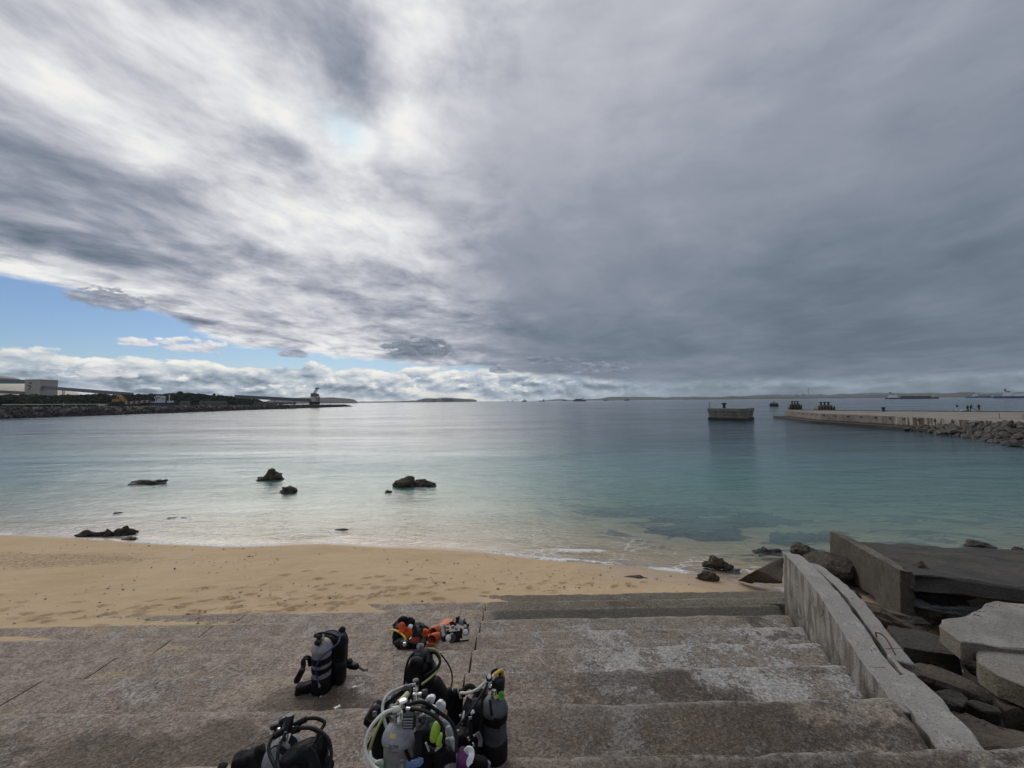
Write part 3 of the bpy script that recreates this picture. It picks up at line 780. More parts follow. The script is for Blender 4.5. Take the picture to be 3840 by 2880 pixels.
# rocky bank under and beside the wall
def build_rubble_ground():
    xs = np.linspace(3.0, 26, 150); ys = np.linspace(-3, 14, 120)
    Xg, Yg = np.meshgrid(xs, ys, indexing='ij')
    wx = wall_x(np.clip(Yg, 2.83, 10.3))
    lift = np.clip((5.6 - Yg) / 3.2, 0, 1)
    Z = .10 + .55 * np.clip((10.5 - Yg) / 6, 0, 1) + 1.75 * lift ** 1.3
    Z = Z + fbm2(Xg * 1.1, Yg * 1.1, 4, 5) * .16 + fbm2(Xg * 4, Yg * 4, 3, 6) * .045
    Z = np.where(Xg < wx + .1, Z - .9, Z) - .15
    Z = np.where(Yg > 9.2, Z - (Yg - 9.2) * .35, Z)
    Z = np.where(Yg < 3.15, np.minimum(Z, 2.6), Z)
    me = gridmesh('rubble_bank', np.stack([Xg, Yg, Z], -1))
    kind(link('rubble_bank', me, M_RUBBLE_GROUND), 'structure')
build_rubble_ground()

# big broken pieces to the right of the wall
M_FALLEN = principled('dark_weathered_wall', slab_nodes((.085, .074, .060, 1), (.19, .17, .142, 1), (.060, .050, .038, 1)), spec=.3)
def build_fallen():
    A = Vector((9.60, 9.80, 1.72)); B = Vector((12.0, 14.85, 1.0))          # top edge of the upturned wall, near and far
    wv = (B - A); side = Vector((wv.y, -wv.x, 0)).normalized()
    root = thing('fallen_wall_section', 'long fallen piece of retaining wall with dark slab tilted towards the sea', 'wall section', (0, 0, 0))
    rings = []
    for t in (0, .2, .4, .6, .8, .93, 1.0):
        p = A + wv * t; h = 1.05 - .25 * t - (.30 if t == 1 else 0.0) ; w = .30
        dz = -.05 if t == 1 else 0
        rings.append([p + Vector((-.05, -.04, -1.25)), p + side * w + Vector((0, 0, -1.25)), p + side * w + Vector((0, 0, dz)), p + Vector((0, 0, dz))])
    solid('upright_wall', rings, M_FALLEN, root, amp=.03, seed=23, freq=3.5)
    s0 = A + side * .30 + Vector((0, 0, -.10)); s1 = A + wv * .80 + side * .30 + Vector((0, 0, -.13))
    far = [q6(1000, 130, .95), q6(2141, 200, .82), Vector((21.5, 12.0, .8))]
    near = [Vector((16.5, 7.6, 1.58)), q6(2141, 455, 1.60), q6(1700, 395, 1.60), q6(1345, 348, 1.60)]
    slab('deck_slab', [s0, s1] + far[1:] + near, .36, M_SLAB_D, amp=.05, seed=31, freq=2.0, parent=root)
    for i_, (a_, b_, z_, dm) in enumerate(((1400, 430, 1.05, (.55, .40, .50)), (1520, 480, 1.0, (.6, .35, .36)), (1660, 500, 1.0, (.55, .3, .28)))):
        o = link('broken_edge', boulder_mesh('broken_edge', 37 + i_, dm, 5, .30, .9, 2.2), M_SLAB_D, root, q6(a_, b_, z_) + Vector((.12, .12, 0)))
    # pale slab lying on the rubble
    slab('broken_slab', [q6(1565, 700, 1.55), q6(1600, 665, 1.56), q6(1720, 640, 1.57), q6(1850, 590, 1.58), q6(1890, 550, 1.6), q6(1960, 535, 1.6), q6(2141, 560, 1.6), Vector((12.2, 6.9, 1.6)), q6(2141, 865, 1.55), q6(1980, 850, 1.55), q6(1860, 825, 1.56), q6(1720, 812, 1.56)],
         .34, M_SLAB_L, amp=.022, seed=41, label='large pale concrete slab with a ragged corner, lying flat on the rubble', cat='concrete slab')
    slab('broken_slab', [q6(1820, 880, 1.40), q6(1850, 868, 1.42), q6(2141, 878, 1.5), Vector((11.0, 5.4, 1.5)), Vector((8.6, 4.9, 1.5)), q6(2141, 1105, 1.45), q6(1960, 1030, 1.42), q6(1835, 950, 1.40)],
         .38, M_SLAB_L, amp=.022, seed=47, label='pale concrete slab at the right edge, in front of the ragged slab', cat='concrete slab')
    slab('broken_slab', [q6(1225, 700, .95), q6(1380, 715, .95), q6(1560, 745, .92), q6(1700, 830, .92), q6(1720, 905, .9), q6(1540, 880, .9), q6(1330, 842, .92)],
         .42, M_SLAB_D, amp=.03, seed=53, label='dark flat slab between the side wall and the ragged pale slab', cat='concrete slab')
    slab('broken_slab', [q6(1365, 975, 1.15), q6(1420, 945, 1.2), q6(1600, 985, 1.2), q6(1800, 1075, 1.2), q6(1930, 1165, 1.15), q6(1900, 1205, 1.08), q6(1740, 1150, 1.08), q6(1440, 1050, 1.1)],
         .55, M_BROWN, amp=.05, seed=59, label='long brown wedge of broken concrete beside the end of the side wall', cat='concrete slab')
    slab('broken_slab', [q6(1880, 1135, 1.0), q6(1960, 1115, 1.05), q6(2141, 1170, 1.1), Vector((9.0, 5.2, 1.1)), q6(2141, 1265, 1.05), q6(2000, 1275, 1.0)],
         .40, M_BROWN, amp=.04, seed=61, label='brown slab wedged under the pale slab at the right edge', cat='concrete slab')
    slab('broken_slab', [q6(1730, 1205, 1.30), q6(1800, 1190, 1.33), q6(1990, 1255, 1.35), q6(2000, 1300, 1.3), q6(1880, 1290, 1.25)],
         .35, M_SLAB_D, amp=.03, seed=67, label='small grey slab tilted over a dark hollow near the wall end', cat='concrete slab')
    slab('broken_slab', [q6(1540, 1225, 2.25), q6(1640, 1245, 2.15), q6(1800, 1285, 1.95), q6(2141, 1425, 1.9), Vector((7.2, 4.0, 1.95)), Vector((6.7, 3.25, 2.5)), q6(1900, 1565, 2.72), q6(1800, 1540, 2.75), q6(1650, 1370, 2.55)],
         .8, M_BROWN, amp=.09, seed=71, freq=2.4, label='big eroded brown rock mass beside the top step', cat='rock')
    slab('broken_slab', [q6(1330, 860, 2.2), q6(1270, 925, 2.25), q6(1375, 1000, 2.1), q6(1345, 935, 2.05)], .12, M_WALL, amp=.015, seed=73, label='thin splinter of concrete leaning on the broken outer leaf of the wall', cat='concrete slab')
    # boulders in the gaps
    B_ = [((1430, 680), .55, (.32, .22, .17), M_REVET, 'grey stone at the back end of the dark flat slab'),
          ((1120, 610), .55, (.95, .30, .24), M_BROWN, 'long brown rock lying between side wall and fallen wall'),
          ((1005, 505), .55, (.17, .14, .14), M_BROWN, 'round brown stone against the outside of the side wall'),
          ((860, 330), .30, (.95, 1.0, .42), M_ROCK, 'black weed-covered rock behind the far end of the side wall'),
          ((750, 245), .15, (.70, .40, .30), M_ROCK, 'dark low rock in the water beyond the side wall'),
          ((650, 215), .20, (.42, .32, .42), M_ROCK_PALE, 'brown rounded rock peeping over the end of the side wall'),
          ((1640, 1205), .95, (.34, .25, .17), M_SLAB_D, 'dark grey rock under the long brown wedge'),
          ((1180, 660), .45, (.3, .2, .14), M_ROCK, 'black rock in shade beside the long brown rock'),
          ((1560, 960), .60, (.40, .2, .15), M_ROCK, 'dark rock in the gap behind the brown wedge'),
          ((1860, 1020), .55, (.36, .22, .15), M_ROCK, 'dark rock in the hollow under the right edge slab'),
          ((1740, 720), .5, (.5, .3, .2), M_ROCK, 'dark rock under the ragged corner of the pale slab'),
          ((1490, 640), .45, (.4, .3, .2), M_ROCK, 'dark rock below the broken edge of fallen wall')]
    for i, ((a, b), z, dims, mat, lab) in enumerate(B_):
        o = link('boulder', boulder_mesh('boulder', 100 + i, dims, 4, .2, .9), mat, None, q6(a, b, z)); o.rotation_euler = (0, 0, .5 * i)
        if i == 1: o.rotation_euler = (0, .12, -.62)
        tag(o, lab, 'rock')
    # the triangular leaning slab at the foot of the wall
    slab('leaning_slab', [q6(530, 245, 1.05), q6(350, 330, .75), q6(285, 365, .55), q6(225, 400, .22), q6(320, 426, .25), q6(527, 422, .55)], .35, M_BROWN, amp=.03, seed=83,
         label='dark triangular slab leaning against the far end of the side wall', cat='concrete slab')
build_fallen()

# ------------------------------------------------------------------ rocks on the beach and in the water
def build_rocks():
    L = [((320, 1045), [(-.60, 0, .72, .46, .40), (.66, .1, .76, .46, .52)], 0.0, M_ROCK, 'low double-humped dark rock in the water, leftmost of the four sea rocks'),
         ((587, 1036), [(0.1, 0, .46, .48, 1.25), (-.50, -.1, .62, .38, .42), (.45, 0, .5, .40, .60), (-.15, 0, .4, .4, .8)], 0, M_ROCK_PALE, 'pointed pyramid rock standing up out of the sea'),
         ((627, 1063), [(0, 0, .60, .44, .52), (-.35, 0, .42, .34, .30)], 0, M_ROCK, 'small dark rounded rock just in front of the pointed one'),
         ((893, 1050), [(-.30, 0, .85, .55, .78), (.55, .1, .66, .48, .60), (1.15, 0, .5, .36, .34), (-.95, 0, .5, .4, .42)], 0, M_ROCK_PALE, 'wide knobbly brown rock in the water, rightmost of the four sea rocks'),
         ((840, 1063), [(0, 0, .26, .2, .17)], 0, M_ROCK, 'little black rock beside the wide knobbly sea rock'),
         ((215, 1157), [(-.6, 0, .40, .20, .24), (-.15, .05, .34, .18, .17), (.25, .12, .36, .2, .30), (.62, .2, .3, .2, .22), (.95, .3, .42, .22, .34)], .03, M_ROCK, 'row of jagged black rock at the edge of the sand on the left'),
         ((280, 1166), [(0, 0, .42, .22, .15)], .03, M_ROCK_PALE, 'flat grey-green rock in front of the jagged row'),
         ((255, 1108), [(0, 0, .24, .2, .10)], -.02, M_ROCK, 'tiny black rock awash near the left edge'),
         ((385, 1119), [(-.3, 0, .35, .2, .07), (.35, 0, .4, .15, .06)], -.03, M_ROCK, 'low black rock awash left of centre'),
         ((740, 1144), [(0, 0, .30, .15, .06)], -.01, M_ROCK, 'thin black rock in the wash below the wide sea rock'),
         ((1368, 1250), [(0, 0, .40, .16, .09), (-.2, 0, .2, .14, .07)], .24, M_SLAB_D, 'flat grey stone lying on the wet sand'),
         ((1548, 1222), [(0, 0, .34, .30, .34), (.25, -.1, .24, .22, .20), (-.25, 0, .22, .2, .15)], .05, M_ROCK_PALE, 'knobbly dark rock in the shallows near the leaning slab'),
         ((1527, 1250), [(0, 0, .40, .22, .20), (.12, 0, .25, .2, .22)], .12, M_ROCK, 'smooth black rock half buried in front of the knobbly one'),
         ((1585, 1233), [(0, 0, .3, .2, .06)], .0, M_ROCK, 'flat rock awash between the knobbly rock and the leaning slab'),
         ((1660, 1191), [(0, 0, .55, .26, .12), (-.2, 0, .3, .2, .16)], -.03, M_ROCK, 'low flat rock awash beyond the leaning slab'),
         ((2115, 1178), [(0, 0, .55, .35, .16)], -.02, M_ROCK_PALE, 'brown hump awash beyond the fallen slab'),
         ((2205, 1192), [(0, 0, .30, .25, .20)], -.02, M_ROCK, 'small dark rock at the right edge beyond the fallen slab')]
    for i, (px, lumps, z, mat, lab) in enumerate(L):
        c = atz(*dsp(*px), max(z, 0)); c.z = z
        bm = bmesh.new()
        for j, (dx, dy, sx, sy, sz) in enumerate(lumps):
            me = boulder_mesh('tmp', 200 + i * 7 + j, (sx, sy, sz * (.80 if i < 5 else 1)), 4, .34, .5, 2.0)
            me.transform(Matrix.Translation((dx, dy, 0))); bm.from_mesh(me); bpy.data.meshes.remove(me)
        me = bpy.data.meshes.new('sea_rock'); bm.to_mesh(me); bm.free()
        o = link('sea_rock', me, mat, None, c); tag(o, lab, 'rock')
    # drowned reef patches seen through the water
    Rf = [((1505, 1152), 1.9, .75, 'pale brown flat reef patch nearest the beach'), ((1440, 1118), 1.6, .7, 'dark reef patch left of the pale flat one'), ((1560, 1118), 2.0, .8, 'long dark reef patch beyond the pale flat one'),
          ((1330, 1098), 2.2, .8, 'dark reef patch furthest left under the clear water'), ((1480, 1085), 2.6, 1.0, 'broad dark reef patch in the middle of the bay'), ((1650, 1105), 1.8, .7, 'dark reef patch out towards the fallen slab'),
          ((1720, 1165), 1.2, .5, 'small dark reef patch next to the low flat rock'), ((1780, 1160), 1.0, .5, 'reef patch touching the upright of the fallen wall')]
    for i, (px, sx, sy, lab) in enumerate(Rf):
        c = atz(*dsp(*px), -.45); c.z = float(beach_z(np.array([c.x]), np.array([c.y]))[0])
        o = link('reef_patch', boulder_mesh('reef_patch', 300 + i, (sx * 1.05, sy * 1.25, .26), 5, .55, .2, 1.6), M_REEF, None, c); tag(o, lab, 'reef')
build_rocks()

# ------------------------------------------------------------------ the pier on the right
def plain(name, col, rough=.8, var=.25, scale=3.0, metal=0.0, bump=0.0):
    def f(g):
        n = g.noise(g.obj(), scale, 5, .65)
        d = tuple(max(c * (1 - var), 0) for c in col) + (1,); l = tuple(min(c * (1 + var), 1) for c in col) + (1,)
        r = dict(base=g.mix(g.step(n, .3, .7), d, l))
        if bump: r['normal'] = g.bump(n, bump, 1.0)
        return r
    return principled(name, f, rough=rough, metal=metal)
M_BLACKIRON = plain('black_iron', (.018, .015, .014), .7)
def pier_nodes(g):
    p = g.pos(); x, y, z = g.sep(p)
    n1 = g.noise(p, .35, 5, .6); n2 = g.noise(p, 2.2, 6, .65); run = g.noise(g.mapv(p, (1.1, 1.1, .10)), 1.0, 5, .65)
    run2 = g.noise(g.mapv(p, (2.0, 2.0, .14), loc=(4, 2, 0)), 1.0, 4, .6)
    nrm = X(g, g.n.new('ShaderNodeNewGeometry').outputs['Normal']); up = g.step(g.sep(nrm)[2], .4, .8)
    c = g.mix(g.step(n1 + (n2 - .5) * .5, .3, .7), (.16, .14, .115, 1), (.26, .235, .20, 1))
    rust = g.step(run2, .505, .58) * g.step(z + (n2 - .5) * .5, .35, .7) * g.step(y, 78, 71) * (1.0 - up)
    pale = g.step(run, .46, .54) * g.step(y, 82, 74) * (1.0 - up) * g.step(z, .6, 1.2)
    c = g.mix(pale * .8, c, (.44, .41, .36, 1)); c = g.mix(rust * .9, c, (.085, .040, .020, 1))
    c = g.mix((1.0 - up) * g.step(run, .47, .36) * .6, c, (.085, .072, .055, 1))
    c = g.mix(up * .5, c, g.mix(g.step(n2 + (n1 - .5) * .6, .4, .6), (.17, .145, .115, 1), (.34, .30, .25, 1)))
    c = g.mix(g.step(z + (n2 - .5) * .35, .95, .60) * .9, c, (.028, .025, .021, 1))
    return dict(base=c, rough=.92, normal=g.bump(n2, .06, 1.0))
M_PIER = principled('stained_pier_concrete', pier_nodes)
def bollard(name, loc, s=1.0, label=None, group=None, parent=None):
    b = MB().lathe([(.34, 0), (.34, .08), (.24, .12), (.22, .55), (.27, .66), (.44, .78), (.46, .90), (.40, .98), (.1, 1.0)], 14)
    o = b.build(name, M_BLACKIRON, parent, True, loc); o.scale = (s, s, s)
    if parent is None: tag(o, label, 'bollard', group)
    return o
DECK = 2.30
def build_pier():
    root = thing('concrete_pier', 'long stained concrete pier with rust streaks running out from the right', 'pier')
    front = [(73.0, 40), (71.9, 54.3), (71.8, 59.7), (74.2, 76.6), (73.6, 92.2), (82.7, 117.2)]
    back = [(86.0, 119.5), (100, 103), (118, 89.5), (150, 65), (150, 40)]
    poly = front + back; poly.reverse()
    MB().prism(poly, -4, DECK).build('deck', M_PIER, root)
    foot = [(71.6, 40), (70.2, 54.3), (69.8, 64.6), (71.4, 76), (71.3, 92.5), (81.5, 120.6), (85.9, 121.5), (86.0, 119.6)] + back[1:]
    foot.reverse(); MB().prism(foot, -4, .55).build('footing', M_PIER, root)
    # kerb along the back edge and the drain openings under the deck
    m = MB()
    for a, b in zip(back[:-2], back[1:-1]): m.bar((a[0], a[1], DECK + .1), (b[0], b[1], DECK + .1), .5, .2)
    m.build('kerb', M_PIER, root)
    F = [Vector((*p, 0)) for p in front[1:]]
    L = [(F[i + 1] - F[i]).length for i in range(len(F) - 1)]; s = 3.0
    first = None
    while s < sum(L) - 12:
        i = 0; t = s
        while t > L[i]: t -= L[i]; i += 1
        d = (F[i + 1] - F[i]).normalized(); p = F[i] + d * t
        if first is None:
            first = MB().box((0, 0, 0), (.10, .45, .30)).build('drain', M_BLACKIRON, root); o = first
        else:
            o = first.copy(); C.objects.link(o)
        o.location = (p.x - .03, p.y, DECK - .42); o.rotation_euler = (0, 0, math.atan2(d.y, d.x) - math.pi / 2)
        s += 3.1
    bollard('bollard', aty(2600 + 1272 * .5606, 1430 + 202 * .5606, 101) * 1, 1.15, 'black mooring bollard standing alone on the far edge of the pier')
    for u, lab in ((2600 + 2048 * .5606, 'thin pale post nearest the middle of the pier deck'), (2600 + 2205 * .5606, 'thin pale post on the pier deck at the right edge of the view')):
        p = atz(u, 1430 + 252 * .5606, DECK)
        tag(MB().tube([(0, 0, 0), (0, 0, .9)], .06, 8).box((0, 0, .03), (.3, .3, .06)).build('post', M_PIER, None, False, p), lab, 'post')
    # detached caisson
    a, b = atz(2600 + 105 * .5606, 1430 + 258 * .5606), atz(2600 + 390 * .5606, 1430 + 266 * .5606)
    rt = thing('caisson', 'square concrete mooring caisson standing alone in the water left of the pier', 'mooring caisson', (a.x, a.y, 0), math.atan2(b.y - a.y, b.x - a.x))
    W = (b - a).length * .84
    for i, (z0, z1, gr) in enumerate(((-4, .75, .22), (.75, 1.50, 0), (1.50, 2.40, .12), (2.40, 3.35, .30))):
        me = MB().prism([(-gr, -gr), (W + gr, -gr), (W + gr, 8 + gr), (-gr, 8 + gr)], z0 if i else -4, z1)
        me.build('course', M_PIER, rt, bevel=.05)
    bollard('bollard', rt.location + Vector((W * .47 * math.cos(rt.rotation_euler.z) + 1.5, W * .47 * math.sin(rt.rotation_euler.z) + 3, 3.35)), 1.5, 'black bollard on top of the lone mooring caisson')
    l = MB()
    for k in (0, .5): l.tube([(.1, .2 + k, 3.3), (.1, .2 + k, 5.0)], .04, 6)
    for z in (3.8, 4.3, 4.8): l.tube([(.1, .2, z), (.1, .7, z)], .03, 6)
    l.build('ladder', M_BLACKIRON, rt)
    # mooring dolphins beyond
    for (u0, u1, v, n, hh, lab) in ((510, 570, 167, 1, 2.6, 'furthest and smallest mooring dolphin, with one bollard'), (645, 728, 184, 3, 2.9, 'middle mooring dolphin with three bollards'), (836, 950, 198.5, 3, 2.7, 'nearest mooring dolphin, showing above the tip of the pier')):
        a = atz(2600 + u0 * .5606, 1430 + v * .5606); b = atz(2600 + u1 * .5606, 1430 + v * .5606)
        w = (b - a).length; ang = math.atan2(b.y - a.y, b.x - a.x)
        r = thing('mooring_dolphin', lab, 'mooring dolphin', (a.x, a.y, 0), ang, 'mooring dolphins')
        MB().prism([(0, 0), (w, 0), (w, w * .8), (0, w * .8)], -3, hh * .62).build('base', M_PIER, r)
        MB().prism([(w * .12, .4), (w * .88, .4), (w * .88, w * .7), (w * .12, w * .7)], hh * .62, hh).build('cap', M_PIER, r)
        f0 = None
        for k in range(6):
            if f0 is None: f0 = o = MB().box((0, 0, 0), (.5, .3, hh * .9)).build('fender', M_BLACKIRON, r)
            else: o = f0.copy(); C.objects.link(o)
            o.location = (w * (k + .3) / 5.6, -.16, hh * .35)
        for k in range(n):
            bollard('bollard', (w * (.5 + (k - (n - 1) / 2) * .22), w * .3, hh), 1.2 if n == 1 else 1.45, parent=r)
build_pier()

def build_revetment():
    low = [(71.0, 69.0), (70, 64.6), (67, 58.5), (63.6, 53), (60.5, 48), (57.7, 43.7), (53, 37), (48, 30)]
    top = [(72.0, 70.0), (71.9, 66), (71.8, 60), (71.8, 56), (71.9, 52), (72.4, 46), (73, 38), (74, 28)]
    V = np.zeros((len(low), 5, 3))
    for i, (a, b) in enumerate(zip(low, top)):
        h = 1.75 * min(1, i / 3 + .1)
        for j in range(5):
            t = j / 4; V[i, j] = (a[0] + (b[0] - a[0]) * t, a[1] + (b[1] - a[1]) * t, -1.2 + (h + .9) * t ** .8)
    V2 = V.copy(); V2[:, -1, 0] += 3
    kind(link('rubble_slope', gridmesh('rubble_slope', V2), M_RUBBLE_GROUND), 'structure')
    rnd = random.Random(12); vars_ = [boulder_mesh('revetment_stone', 400 + k, (1.15, .46, .36), 3, .18, 1.0) for k in range(9)]
    for me in vars_: me.materials.append(M_REVET)
    for i in range(len(low) - 1):
        a0, a1, b0, b1 = (Vector((*q, 0)) for q in (low[i], low[i + 1], top[i], top[i + 1]))
        seg = ((a1 - a0).length)
        h = 1.75 * min(1, i / 3 + .15)
        rows = 3 + i
        for j in range(rows):
            for k in range(int(seg / 1.35) + 1):
                t = (j + rnd.uniform(.1, .9)) / rows; s = (k + rnd.random()) / (int(seg / 1.35) + 1)
                p = (a0.lerp(a1, s)).lerp(b0.lerp(b1, s), min(t, .97)); p.z = -.25 + (h + .55) * t ** .85 + rnd.uniform(-.1, .2)
                o = bpy.data.objects.new('revetment_stone', rnd.choice(vars_)); C.objects.link(o); o.location = p
                sc = rnd.uniform(.75, 1.45); o.scale = (sc * rnd.uniform(.9, 1.35), sc * rnd.uniform(.8, 1.1), sc * rnd.uniform(.8, 1.15))
                o.rotation_euler = (rnd.uniform(-.5, .5), rnd.uniform(-.6, .1), rnd.gauss(.25, .55))
                tag(o, 'grey quarry stone piled on the slope below the pier', 'stone', 'quarry stones below the pier')
build_revetment()

# ------------------------------------------------------------------ people on the pier
M_SKIN = plain('skin', (.42, .27, .19), .6, .08); M_DARKCLOTH = plain('black_clothing', (.014, .015, .018), .9)
M_WHITECLOTH = plain('white_trousers', (.55, .55, .54), .9, .1); M_GREENCLOTH = plain('dark_green_jacket', (.022, .032, .03), .9); M_HAIR = plain('black_hair', (.01, .009, .008), .6)
def person(label, loc, rotz, J, top, legs, hat=True):
    """J: joint name -> (x, y, z); a skinned body"""
    names = list(J); bones = [('pelvis', 'chest'), ('chest', 'neck'), ('neck', 'head'), ('head', 'crown'), ('chest', 'shl'), ('shl', 'ell'), ('ell', 'hal'), ('chest', 'shr'), ('shr', 'elr'), ('elr', 'har'),
             ('pelvis', 'hil'), ('hil', 'knl'), ('knl', 'anl'), ('anl', 'tol'), ('pelvis', 'hir'), ('hir', 'knr'), ('knr', 'anr'), ('anr', 'tor')]
    rad = dict(pelvis=.14, chest=.155, neck=.06, head=.095, crown=.085, shl=.075, shr=.075, ell=.05, elr=.05, hal=.038, har=.038, hil=.10, hir=.10, knl=.065, knr=.065, anl=.045, anr=.045, tol=.045, tor=.045)
    me = bpy.data.meshes.new('person'); me.from_pydata([J[n] for n in names], [(names.index(a), names.index(b)) for a, b in bones], []); me.update()
    o = bpy.data.objects.new('person', me); C.objects.link(o)
    md = o.modifiers.new('skin', 'SKIN')
    for n, v in zip(names, me.skin_vertices[0].data): v.radius = (rad[n], rad[n]); v.use_root = n == 'pelvis'
    o.modifiers.new('sub', 'SUBSURF').levels = 1
    dg = bpy.context.evaluated_depsgraph_get(); dg.update()
    m2 = bpy.data.meshes.new_from_object(o.evaluated_get(dg)); o.modifiers.clear(); o.data = m2; bpy.data.meshes.remove(me)
    m2.name = 'person'
    for m in (top, legs, M_SKIN, M_HAIR): m2.materials.append(m)
    pz = Vector(J['pelvis'])
    for f in m2.polygons:
        c = f.center
        def dist(a, b):
            a, b = Vector(J[a]), Vector(J[b]); d = b - a; t = max(0, min(1, (c - a).dot(d) / max(d.length_squared, 1e-6))); return (c - a - d * t).length
        dl = min(dist('hil', 'knl'), dist('knl', 'anl'), dist('hir', 'knr'), dist('knr', 'anr'), dist('anl', 'tol'), dist('anr', 'tor'))
        dh = dist('neck', 'crown'); db = min(dist('pelvis', 'chest'), dist('shl', 'ell'), dist('ell', 'hal'), dist('shr', 'elr'), dist('elr', 'har'))
        f.material_index = (2 if c.z < Vector(J['head']).z + .03 else 3) if dh < min(db, dl) and c.z > Vector(J['neck']).z else (1 if dl < db else 0)
        f.use_smooth = True
    o.location = loc; o.rotation_euler = (0, 0, rotz)
    if hat:
        h = Vector(J['crown']); MB().lathe([(.17, 0), (.17, .02), (.11, .03), (.10, .12), (.05, .15)], 12).build('hat', M_HAIR, o, True, tuple(h + Vector((0, 0, -.02))))
    tag(o, label, 'person', None); return o
def stand(**kw):
    J = dict(pelvis=(0, 0, .92), chest=(0, .02, 1.27), neck=(0, .03, 1.45), head=(0, .01, 1.55), crown=(0, .01, 1.63), shl=(-.19, .02, 1.38), ell=(-.26, .03, 1.10), hal=(-.24, -.10, .88), shr=(.19, .02, 1.38), elr=(.26, .03, 1.10), har=(.24, -.10, .88),
             hil=(-.10, 0, .86), knl=(-.12, -.03, .48), anl=(-.13, .02, .09), tol=(-.14, -.14, .045), hir=(.10, 0, .86), knr=(.12, -.03, .48), anr=(.13, .02, .09), tor=(.14, -.14, .045))
    J.update(kw); return J
def build_people():
    P = lambda a: atz(3240 + a * .2712, 1440 + 377 * .2712, DECK + .2)
    ln = {k: v for k, v in (('knl', (-.10, -.22, .50)), ('anl', (-.11, -.16, .10)), ('tol', (-.12, -.34, .05)), ('anr', (.12, .24, .12)), ('tor', (.12, .10, .045)), ('knr', (.11, .02, .48)))}
    person('person in dark top and white trousers walking on the pier', P(1290), R(75), stand(**ln, ell=(-.24, -.08, 1.10), hal=(-.16, -.30, 1.08), elr=(.24, -.06, 1.1), har=(.16, -.28, 1.10)), M_DARKCLOTH, M_WHITECLOTH)
    person('person in dark green jacket kneeling beside gear on the pier', P(1432), R(-20), stand(pelvis=(0, 0, .62), chest=(0, -.06, 1.02), neck=(0, -.10, 1.20), head=(0, -.14, 1.30), crown=(0, -.14, 1.38), shl=(-.19, -.06, 1.12), shr=(.19, -.06, 1.12), ell=(-.27, -.14, .88), elr=(.27, -.14, .88),
           hal=(-.16, -.32, .74), har=(.16, -.32, .74), hil=(-.10, 0, .58), hir=(.10, 0, .58), knl=(-.13, -.38, .52), anl=(-.13, -.34, .10), tol=(-.13, -.5, .05), knr=(.14, -.12, .10), anr=(.14, .30, .08), tor=(.14, .44, .06)), M_GREENCLOTH, M_DARKCLOTH)
    person('person in black standing on one leg with the other stretched out', P(1475), R(55), stand(hil=(-.10, 0, .86), knl=(-.12, -.42, .66), anl=(-.12, -.86, .36), tol=(-.12, -1.0, .40), chest=(0, -.08, 1.26), neck=(0, -.12, 1.44), head=(0, -.17, 1.53), crown=(0, -.18, 1.62),
           shl=(-.19, -.08, 1.36), shr=(.19, -.08, 1.36), ell=(-.25, -.26, 1.12), elr=(.25, -.24, 1.12), hal=(-.20, -.48, .96), har=(.18, -.46, .96)), M_DARKCLOTH, M_DARKCLOTH)
    person('person in black with arms bent, rightmost of the four on the pier', P(1592), R(-10), stand(ell=(-.34, .02, 1.14), hal=(-.16, -.22, 1.08), elr=(.34, .02, 1.14), har=(.16, -.22, 1.08), knl=(-.15, -.02, .48), anl=(-.19, .02, .09), tol=(-.2, -.14, .045), knr=(.15, -.02, .48), anr=(.19, .02, .09), tor=(.2, -.14, .045)), M_DARKCLOTH, M_DARKCLOTH)
    p = P(1385); r = thing('gear_bag', 'low pale and black gear bag lying on the pier beside the kneeling person', 'bag', p)
    o = link('bag_body', boulder_mesh('bag_body', 500, (.95, .4, .22), 3, .1, .3), M_WHITECLOTH, r, (0, 0, .18))
    MB().tube(catmull([(-.9, -.3, .05), (-.3, -.35, .16), (.4, -.36, .14), (1.0, -.2, .05)], 5), .07, 6).build('strap', M_DARKCLOTH, r, True)
build_people()

